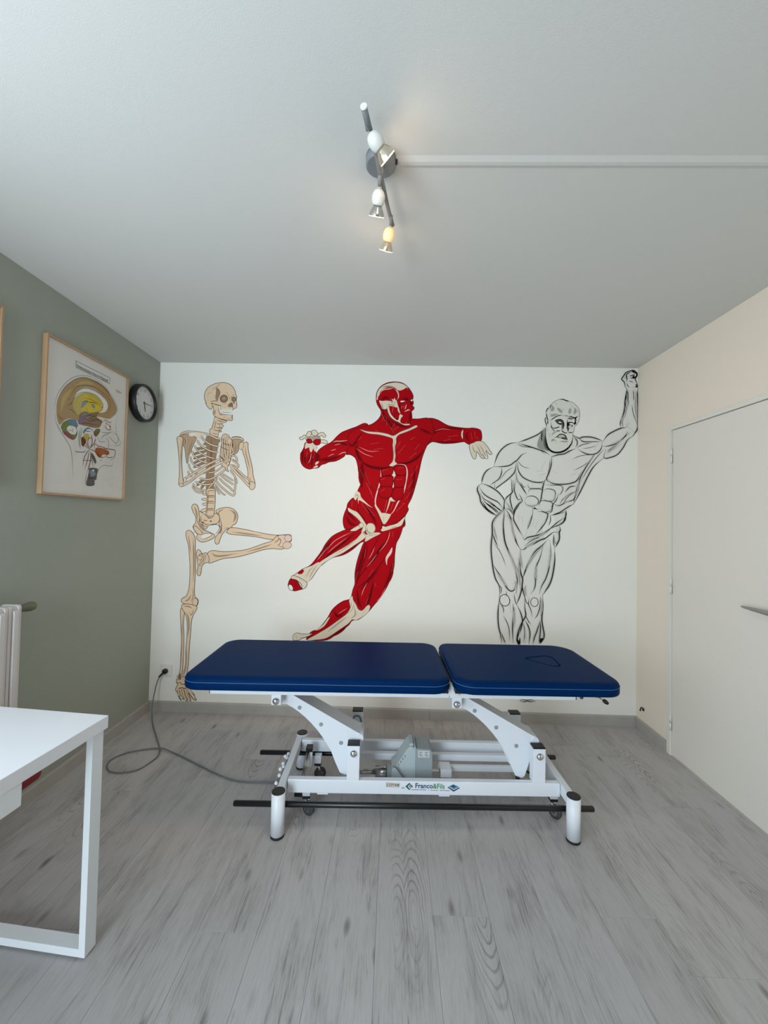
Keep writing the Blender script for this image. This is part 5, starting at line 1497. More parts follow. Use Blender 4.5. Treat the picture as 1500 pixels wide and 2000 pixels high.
RED = """
P arm
o red ink 7.3 3913,4245 4035,4222 4179,4146 4343,4118 4465,4110 4546,4115 4638,4088 4663,4010 4654,3938 4590,3923 4509,3875 4448,3894 4407,3914 4265,3891 4103,3884 3960,3906 3859,3853 3733,4015 3771,4181
s redd red 50.9 4160,4121 4018,4061 3938,3998
s redd red 36.4 3980,3917 4184,3904 4387,3924
s redd red 43.7 4079,4093 4262,4106 4425,4084
s redd red 36.4 3773,4068 3916,4039
l pinkl 6.2 3998,4061 4099,4093 4221,4085
l pinkl 6.2 4122,3919 4224,3952
l pinkl 6.2 3854,4120 3975,4163
l pinkl 6.2 4182,3982 4324,4005
l pinkl 6.2 3774,3996 3897,3998
l cream 21.8 4394,4088 4381,4026 4390,3954
l ink 5.8 4414,4088 4401,4026 4417,3945
s redd red 43.7 4465,4069 4446,3986 4488,3925
l pinkl 6.2 4506,4049 4528,3947
l pinkl 6.2 4589,3989 4630,3938
l pinkl 6.2 4557,4070 4569,3968
P hand
o cream ink 6.6 4489,3874 4549,3906 4589,3927 4671,3924 4732,3868 4774,3807 4811,3751 4775,3740 4723,3796 4755,3695 4715,3684 4673,3744 4705,3684 4654,3693 4602,3774 4583,3682 4543,3681 4500,3782
s creamd cream 21.8 4530,3865 4552,3742
l ink 5.8 4590,3886 4643,3764 4674,3704
l ink 5.8 4631,3887 4693,3775 4725,3704
l ink 5.1 4671,3888 4733,3807
s creamd cream 29.1 4592,3784 4563,3702
l ink 5.8 4530,3865 4561,3783 4602,3774
s creamd cream 14.6 4621,3866 4673,3755
P arm
o red ink 7.3 2156,3869 2304,3822 2300,3747 2306,3709 2343,3764 2412,3819 2492,3863 2539,3897 2597,3962 2661,4018 2730,4051 2863,4102 3024,4153 3136,3939 2924,3828 2839,3772 2738,3722 2712,3678 2648,3634 2579,3603 2498,3591 2434,3563 2391,3551 2339,3510 2285,3498 2253,3492 2220,3483 2166,3496 2116,3533 2088,3586 2078,3651 2090,3716 2126,3792
s redd red 116.5 2301,3720 2324,3655 2304,3574
s redd red 87.3 2336,3623 2444,3625 2551,3643 2658,3688
s redd red 72.8 2535,3864 2626,3882 2708,3856 2762,3836
s redd red 65.5 2116,3760 2107,3678 2121,3571
s redd red 50.9 2161,3706 2146,3625 2159,3544
s redd red 50.9 2209,3707 2201,3610 2203,3529
s redd red 50.9 2258,3719 2250,3611 2246,3519
l pinkl 7.4 2236,3713 2222,3626 2191,3561
l pinkl 7.4 2182,3728 2157,3652
l pinkl 7.4 2269,3681 2249,3632
l pinkl 9.2 2510,3756 2559,3767 2591,3781
l pinkl 8.0 2475,3669 2528,3697 2565,3711
l pinkl 7.4 2563,3832 2611,3849 2654,3855
l pinkl 14.6 2540,3875 2588,3892 2653,3893 2760,3908
l pinkl 13.1 2625,3696 2694,3732 2748,3725
f creamp 2309,3590 2347,3596 2332,3564 2294,3549
f creamp 2268,3506 2311,3539 2338,3526 2317,3507
l ink 6.6 2274,3500 2328,3501 2370,3527
f cream 2159,3863 2254,3859 2306,3828 2305,3752 2278,3746 2264,3784 2236,3729 2213,3750 2202,3794 2185,3793 2164,3782 2142,3782
s creamd cream 29.1 2243,3848 2256,3794
s creamd cream 21.8 2189,3847 2185,3804
s creamd cream 21.8 2163,3836 2153,3793
l ink 6.6 2271,3827 2269,3784
P hand
o cream ink 6.6 2144,3933 2122,3922 2101,3906 2069,3908 2057,3926 2062,3940 2095,3949 2126,3974 2154,3961 2171,3934 2161,3890
f creamd 2187,3945 2230,3956 2295,3963 2349,3953 2371,3921 2350,3904 2253,3903 2182,3923
o cream ink 6.6 2154,3971 2179,4021 2206,4029 2228,4011 2229,3978 2203,3948 2165,3950
o cream ink 6.6 2228,4027 2255,4046 2292,4044 2321,4001 2316,3979 2284,3963 2246,3973
o cream ink 6.6 2316,3963 2337,4001 2374,4016 2407,4008 2438,3971 2430,3949 2409,3943 2381,3970 2360,3959
o cream ink 6.6 2361,3904 2415,3911 2453,3895 2467,3863 2438,3854 2394,3864 2362,3867
l ink 5.8 2268,4033 2277,4001
o red ink 5.8 2161,3901 2182,3920 2220,3916 2245,3892 2243,3865 2205,3853 2173,3863
o red ink 5.8 2253,3876 2285,3911 2328,3917 2363,3910 2362,3856 2330,3831 2287,3836
P torso
o red ink 7.3 3213,4430 3225,4317 3196,4234 3116,4160 3014,4117 2912,4089 2830,4063 2750,3958 2774,3835 2735,3710 2797,3701 2870,3651 2904,3549 2916,3467 2938,3385 2951,3283 2912,3180 2914,3077 2980,2895 3146,2796 3270,2697 3576,2681 3593,2826 3642,2929 3631,2990 3689,3113 3747,3319 3784,3483 3821,3668 3879,3833 3958,3978 3976,4102 3913,4241 3749,4232 3637,4236 3544,4260
s redd red 101.9 2963,3632 2968,3427 2973,3222
s redd red 65.5 3721,3564 3706,3318 3650,3072
s redd red 65.5 2875,3878 2900,3713 3006,3571
s redd red 72.8 2922,3631 3068,3542 3232,3514 3375,3541
s redd red 58.2 3476,3590 3619,3599 3760,3687 3839,3791
s redd red 58.2 2752,3876 2835,3836 2954,4023
s redd red 58.2 3958,4019 3855,4059 3772,4098
s redd red 65.5 3234,4379 3278,4255 3362,4154 3405,4051
s redd red 58.2 3340,4215 3506,4125 3649,4117
s redd red 36.4 3450,3846 3465,3641
s redd red 36.4 3389,3845 3383,3640
l reddd 9.5 2901,3652 3047,3552 3232,3514 3375,3541 3411,3558
l reddd 9.5 3455,3600 3619,3599 3740,3656 3810,3729
l reddd 8.5 2835,3836 2900,3713 2933,3611
l reddd 8.5 2954,4023 2855,3877 2835,3836
l reddd 7.6 3179,3124 3052,3346 2945,3550
l pinkl 7.4 2877,3795 3002,3715 3126,3676
l pinkl 7.4 2918,3817 3063,3757 3206,3760
l pinkl 6.2 2956,3962 2875,3898
l pinkl 6.2 3081,3861 3204,3883
l pinkl 6.2 3124,3779 3267,3802
l pinkl 6.8 3510,3909 3451,3805
l pinkl 6.8 3573,3848 3473,3723
l pinkl 6.8 3653,3932 3714,3974
l pinkl 6.8 3738,3749 3638,3665
l pinkl 6.2 3717,3789 3777,3872
l pinkl 6.8 3236,4296 3279,4194
l pinkl 6.8 3298,4256 3311,4132
l pinkl 6.8 3277,4276 3238,4193
l pinkl 6.8 3423,4175 3384,4072
l pinkl 6.8 3363,4112 3406,4031
l pinkl 6.8 3486,4125 3405,4062
l pinkl 6.8 3138,4068 3180,4048
l pinkl 6.8 3008,3448 3094,3265
l pinkl 6.8 2946,3488 2989,3386
l pinkl 6.8 3032,3305 3118,3143
l pinkl 6.8 3075,3224 3139,3082
l pinkl 6.2 3705,3359 3626,3235
l pinkl 6.2 3762,3564 3664,3399
l pinkl 6.2 3707,3236 3589,3071
l pinkl 6.2 3589,3030 3470,2905
l pinkl 6.2 3549,3029 3569,3009
l pinkl 6.2 3235,4337 3216,4255
o cream inkl 5.1 2923,4068 3036,4041 3201,4031 3324,4009 3407,3985 3508,4043 3629,4092 3721,4139 3741,4114 3610,4051 3488,4001 3448,3949 3449,3887 3431,3805 3443,3702 3435,3620 3466,3584 3405,3548 3354,3557 3404,3620 3412,3722 3399,3845 3397,3938 3325,3968 3201,3996 3037,4014
s creamd cream 21.8 3428,3949 3423,3805 3426,3640
s creamd cream 14.6 3609,4071 3711,4118
s creamd cream 14.6 3119,4022 3283,3998
l creamp 17.5 3233,3489 3239,3391 3213,3247 3179,3124 3172,3001 3247,2849
l creamp 17.5 3456,3575 3579,3565 3613,3459 3596,3316 3566,3172 3488,3028 3429,2904 3339,2810
l cream 18.9 3405,3548 3428,3435 3427,3313 3399,3189 3375,3066 3346,2953 3312,2861
f cream 3387,3435 3427,3476 3449,3415 3429,3395
f cream 3363,3127 3394,3107 3467,3058 3406,3046 3375,3066
o red reddd 8.0 3247,3498 3314,3521 3408,3533 3402,3435 3337,3413 3259,3408
o red reddd 8.0 3430,3528 3517,3566 3587,3537 3593,3439 3541,3421 3459,3436
o red reddd 8.0 3235,3387 3337,3403 3411,3390 3405,3261 3330,3249 3258,3258 3224,3309
o red reddd 8.0 3443,3399 3586,3414 3578,3279 3524,3243 3463,3242 3429,3292
o red reddd 8.0 3222,3237 3340,3256 3414,3237 3396,3118 3333,3090 3262,3095 3211,3155
o red reddd 8.0 3434,3227 3504,3242 3569,3240 3551,3100 3487,3058 3436,3067 3396,3128
s redd red 36.4 3255,3422 3377,3424
s redd red 36.4 3258,3258 3391,3261
s redd red 36.4 3261,3105 3384,3111
s redd red 36.4 3463,3252 3564,3274
s redd red 36.4 3446,3072 3547,3106
l pinkl 6.2 3254,3473 3335,3505
l pinkl 6.2 3477,3518 3559,3530
l pinkl 6.2 3236,3350 3297,3372
l pinkl 6.2 3460,3354 3542,3366
l pinkl 6.2 3239,3186 3300,3218
l pinkl 6.8 3334,3065 3296,2901
l pinkl 6.8 3426,3026 3388,2924
f cream 3250,2870 3369,2866 3389,2842 3320,2729 3280,2738
s creamd cream 29.1 3308,2840 3300,2738
P head
o red ink 7.3 3148,4512 3154,4599 3183,4659 3230,4708 3294,4742 3358,4758 3423,4761 3487,4755 3547,4732 3602,4686 3635,4644 3662,4601 3679,4552 3670,4509 3671,4455 3666,4427 3696,4390 3678,4357 3657,4335 3663,4303 3659,4249 3644,4195 3636,4152 3596,4137 3553,4142 3478,4176 3413,4207 3369,4239 3336,4282 3313,4336 3302,4363 3259,4351 3221,4356 3188,4393 3160,4447
s redd red 65.5 3524,4517 3578,4518 3621,4497
s redd red 65.5 3637,4519 3654,4465 3650,4411
s redd red 43.7 3488,4463 3484,4376 3502,4312
s redd red 58.2 3641,4330 3642,4249 3633,4184
s redd red 50.9 3662,4368 3646,4346
s redd red 50.9 3224,4491 3282,4536 3342,4515
s redd red 58.2 3346,4298 3423,4229 3477,4225
s redd red 43.7 3203,4459 3176,4447
f cream 3158,4545 3160,4593 3188,4651 3236,4698 3305,4731 3380,4747 3444,4750 3509,4737 3564,4713 3602,4676 3575,4681 3554,4664 3501,4639 3452,4641 3425,4668 3370,4689 3306,4682 3242,4649 3205,4610 3195,4572 3175,4534 3170,4501 3154,4501
s inkl cream 21.8 3215,4654 3263,4687 3322,4696 3387,4686 3436,4662
s creamd cream 29.1 3547,4713 3575,4697
s creamp red 21.8 3211,4605 3253,4644 3328,4658 3392,4667
l creamp 16.0 3409,4662 3447,4625 3464,4587 3470,4549 3449,4505
l inkl 6.6 3425,4668 3458,4630 3475,4582 3476,4538
l pinkl 13.1 3200,4621 3222,4584
l pinkl 12.4 3575,4675 3608,4649
f cream 3192,4483 3235,4481 3299,4487 3353,4482 3386,4472 3374,4515 3396,4505 3417,4532 3417,4510 3439,4494 3450,4462 3462,4414 3457,4392 3419,4397 3392,4407 3344,4412 3307,4401 3302,4373 3275,4362 3243,4367 3226,4405
l ink 6.6 3219,4459 3242,4405 3254,4362 3291,4362
l inkl 6.6 3295,4427 3344,4431 3387,4423 3414,4402
l inkl 5.8 3342,4520 3369,4488 3387,4429
l inkl 5.8 3428,4494 3408,4451 3409,4407
s creamd cream 29.1 3332,4471 3375,4461
f cream 3307,4395 3333,4401 3343,4352 3362,4299 3401,4251 3434,4219 3472,4214 3491,4290 3535,4274 3514,4247 3499,4203 3510,4171 3553,4156 3634,4157 3628,4143 3575,4137 3532,4150 3478,4179 3413,4210 3369,4245 3336,4287 3319,4336
l ink 7.3 3307,4363 3325,4309 3353,4255 3402,4213 3478,4173 3532,4147
f creamp 3462,4414 3479,4376 3494,4322 3497,4301 3469,4333 3458,4370
f tooth 3496,4482 3525,4490 3563,4485 3536,4472 3504,4468
f tooth 3640,4497 3664,4509 3665,4482
l ink 7.3 3488,4468 3515,4463 3558,4469 3573,4491
l creamp 10.2 3516,4420 3518,4377
l creamp 8.7 3553,4420 3543,4388
l creamp 8.7 3582,4442 3573,4394 3560,4366
f creamp 3555,4331 3587,4356 3613,4367 3624,4357 3582,4340
l creamp 8.7 3624,4346 3640,4368
l creamp 8.7 3393,4396 3386,4321
l creamp 8.7 3423,4251 3439,4213
l creamp 8.7 3363,4288 3390,4245
l creamp 7.3 3585,4189 3591,4151
l creamp 7.3 3558,4161 3569,4151
P thigh
o red ink 7.3 2860,3088 2781,3013 2761,2940 2731,2859 2714,2778 2723,2691 2761,2633 2878,2648 3024,2617 3127,2576 3243,2593 3271,2645 3262,2761 3208,2862 3119,2947 2970,3068
s redd red 65.5 2757,2823 2817,2722 2906,2695
s redd red 65.5 3001,3003 3121,2845 3197,2701
s redd red 58.2 2769,2925 2815,2839 2904,2753
l pinkl 7.4 2971,3017 3077,2873
l pinkl 7.4 3030,2989 3165,2832
l pinkl 7.4 2839,3044 2834,2956
l reddd 8.5 2913,3031 2930,2900 3006,2799 3065,2727
P leg
o red ink 7.3 3243,2586 3143,2525 3028,2465 2972,2333 2925,2172 2900,2012 2903,1867 2876,1780 2856,1678 2843,1649 2741,1617 2655,1558 2584,1483 2529,1381 2444,1263 2387,1211 2301,1173 2244,1099 2260,1057 2522,1064 2679,1169 2822,1274 2879,1347 2965,1364 3065,1438 3122,1498 3193,1586 3277,1689 3368,1850 3430,2010 3456,2141 3461,2286 3479,2446 3521,2534 3555,2636 3575,2738 3595,2841 3487,2751 3358,2690
s redd red 87.3 3043,2451 3003,2246 2950,2042 2932,1868
s redd red 72.8 3427,2169 3401,1995 3318,1820
s redd red 58.2 3504,2635 3449,2489
s redd red 65.5 3290,2456 3178,2250 3051,2074
s redd red 58.2 3254,2107 3098,1915 2985,1783
s redd red 58.2 3157,1874 3118,1670 3077,1554
s redd red 58.2 2941,1781 2960,1609 3005,1538
s redd red 58.2 2614,1470 2674,1399 2760,1459
s redd red 58.2 2536,1093 2708,1198 2822,1302
l reddd 9.5 3373,2640 3319,2457 3192,2280 3065,2103 2952,1941 2918,1824
l reddd 9.5 3393,2371 3309,2224 3182,2048 3055,1900 2955,1811 2908,1651
l reddd 9.5 3163,1960 3152,1801 3104,1656 3084,1554
l reddd 8.5 3042,2480 3067,2335 3020,2160 2938,1926
l reddd 7.6 3244,2571 3174,2424 3077,2234
l pinkl 9.9 3385,2625 3368,2530 3320,2428 3235,2324
l pinkl 8.0 3175,2395 3133,2293 3091,2219
l pinkl 7.4 3206,2295 3136,2191 3065,2103
l pinkl 8.0 3077,1886 3028,1784 3001,1696
l pinkl 8.0 3340,1820 3277,1689 3221,1630
l pinkl 6.8 2950,2042 2916,1925
l pinkl 6.8 3044,2363 3033,2233
l pinkl 6.8 3441,2170 3415,2039
l pinkl 6.8 3103,1684 3062,1582
l pinkl 6.8 2802,1518 2730,1473 2680,1435
l pinkl 6.8 2593,1440 2544,1367
l pinkl 6.8 3432,2619 3419,2546
l pinkl 6.8 3167,2076 3097,1973
l pinkl 6.8 3186,1889 3202,1831
f creamp 3422,2394 3416,2314 3360,2226 3352,2139 3331,2239 3380,2328
f cream 3271,2656 3372,2698 3488,2736 3595,2833 3574,2767 3546,2709 3474,2678 3373,2644 3272,2618
l inkl 5.8 3373,2647 3460,2685 3489,2664
o cream inkl 5.1 2871,1693 2886,1636 2924,1579 2962,1508 3020,1495 3091,1569 3128,1555 3108,1483 3051,1424 2937,1356 2878,1361 2822,1302 2679,1198 2521,1093 2362,1062 2245,1059 2389,1147 2532,1237 2675,1342 2804,1446 2845,1534 2828,1634
s creamd cream 36.4 2903,1549 2920,1435 2863,1375
s creamd cream 36.4 2805,1403 2676,1298 2534,1179
s creamd cream 29.1 3078,1525 3008,1422
l inkl 5.8 2865,1635 2846,1519 2803,1453
l inkl 5.8 2902,1607 2875,1505 2818,1446
l inkl 5.8 2962,1493 2950,1407
P foot
o cream ink 5.8 2049,1051 2047,1123 2097,1153 2170,1141 2258,1143 2316,1152 2273,1115 2186,1083 2129,1053
s creamd cream 36.4 2083,1124 2099,1066
l ink 5.1 2128,1082 2215,1091 2302,1123
f cream 2358,1203 2444,1263 2529,1367 2558,1382 2488,1265 2402,1205
l ink 5.8 2387,1211 2473,1293 2529,1374
P leg
o red ink 7.3 2790,2634 2674,2595 2559,2527 2474,2423 2418,2320 2347,2217 2262,2113 2161,2060 2147,2037 2209,1908 2267,1910 2351,2042 2423,2117 2566,2222 2726,2269 2855,2345 2970,2449 3035,2472 3084,2539 2995,2624
s redd red 65.5 2560,2498 2475,2350 2391,2218
s redd red 58.2 2941,2448 2826,2358 2653,2267
s redd red 43.7 2908,2593 2736,2444 2564,2309 2436,2190
l reddd 8.5 2879,2592 2707,2428 2536,2279 2407,2160
l pinkl 8.7 2849,2599 2705,2530 2590,2455 2490,2336
l pinkl 7.4 2778,2517 2620,2397 2506,2293
l pinkl 7.4 2504,2380 2419,2262 2362,2188
l pinkl 6.8 2897,2447 2782,2357
f cream 2995,2609 3040,2567 3029,2516 2883,2411 2725,2301 2566,2222 2423,2124 2359,2042 2385,2145 2565,2273 2738,2378 2882,2476 2967,2565
s creamd cream 21.8 2939,2521 2796,2401 2623,2281
o cream inkl 5.1 2820,2620 2935,2696 2985,2723 3008,2675 2965,2655 2893,2615
o cream inkl 4.4 2995,2609 3054,2567 3170,2599 3255,2589 3143,2525 3035,2465 3041,2538
f cream 2783,2940 2842,2912 2916,2877 3006,2770 3052,2683 3024,2610 2981,2609 3001,2682 2933,2783 2844,2854 2792,2889
l inkl 5.1 2792,2889 2851,2847 2933,2776 3001,2682
l inkl 5.1 2901,2899 2976,2813 3052,2698
e cream 2976,2696 32.0,34.9 0 inkl 5.1
e cream 3108,2656 69.9,75.7 0 inkl 5.8
s creamd cream 29.1 3059,2669 3068,2611 3127,2591
l inkl 5.1 3055,2538 3142,2562 3215,2578
P hip
f cream 2860,3088 2873,3154 2909,3177 2946,3156 2970,3090 3074,2990 3134,2948 3075,2976 2941,3053 2928,3002 2911,3089 2890,3052
l inkl 6.6 2882,3089 2896,3133 2918,3111 2913,3031
s creamd cream 21.8 2925,3133 2955,3075
f cream 3251,2892 3281,2863 3369,2858 3384,2836 3313,2762 3284,2732 3254,2790 3208,2891 3162,2977 3176,2992
s creamd cream 36.4 3296,2834 3284,2747
P foot
f cream 2284,2106 2378,2159 2423,2124 2359,2042 2296,1939 2224,1865 2209,1894 2164,1922 2076,1949 2009,1961 2074,1999 2161,2060
l ink 6.6 2423,2124 2359,2042 2296,1939 2224,1865
l ink 6.6 2276,2113 2161,2060 2074,1999 2002,1954
s creamd cream 29.1 2335,2100 2251,1953
s creamd cream 29.1 2263,2069 2179,1936
l inkl 5.8 2364,2130 2294,2012 2252,1924
l inkl 5.8 2320,2114 2249,2025 2208,1923
f red 2082,1992 2146,2049 2176,2031 2141,1986
o red ink 6.6 1989,1917 2077,1890 2138,1798 2168,1777 2110,1758 2037,1744 1963,1793 1954,1844
s redd red 58.2 2048,1875 2080,1789
e tooth 1992,1791 29.1,46.6 -30 ink 6.6
o cream ink 6.6 1996,1918 2017,1962 2105,1938 2209,1879 2225,1843 2204,1799 2161,1776 2134,1848 2062,1902
s creamd cream 29.1 2122,1877 2167,1806
l ink 6.6 2032,1940 2055,1904
l ink 6.6 2076,1934 2092,1891
l ink 6.6 2128,1921 2133,1877
l ink 6.6 2172,1893 2163,1849
"""
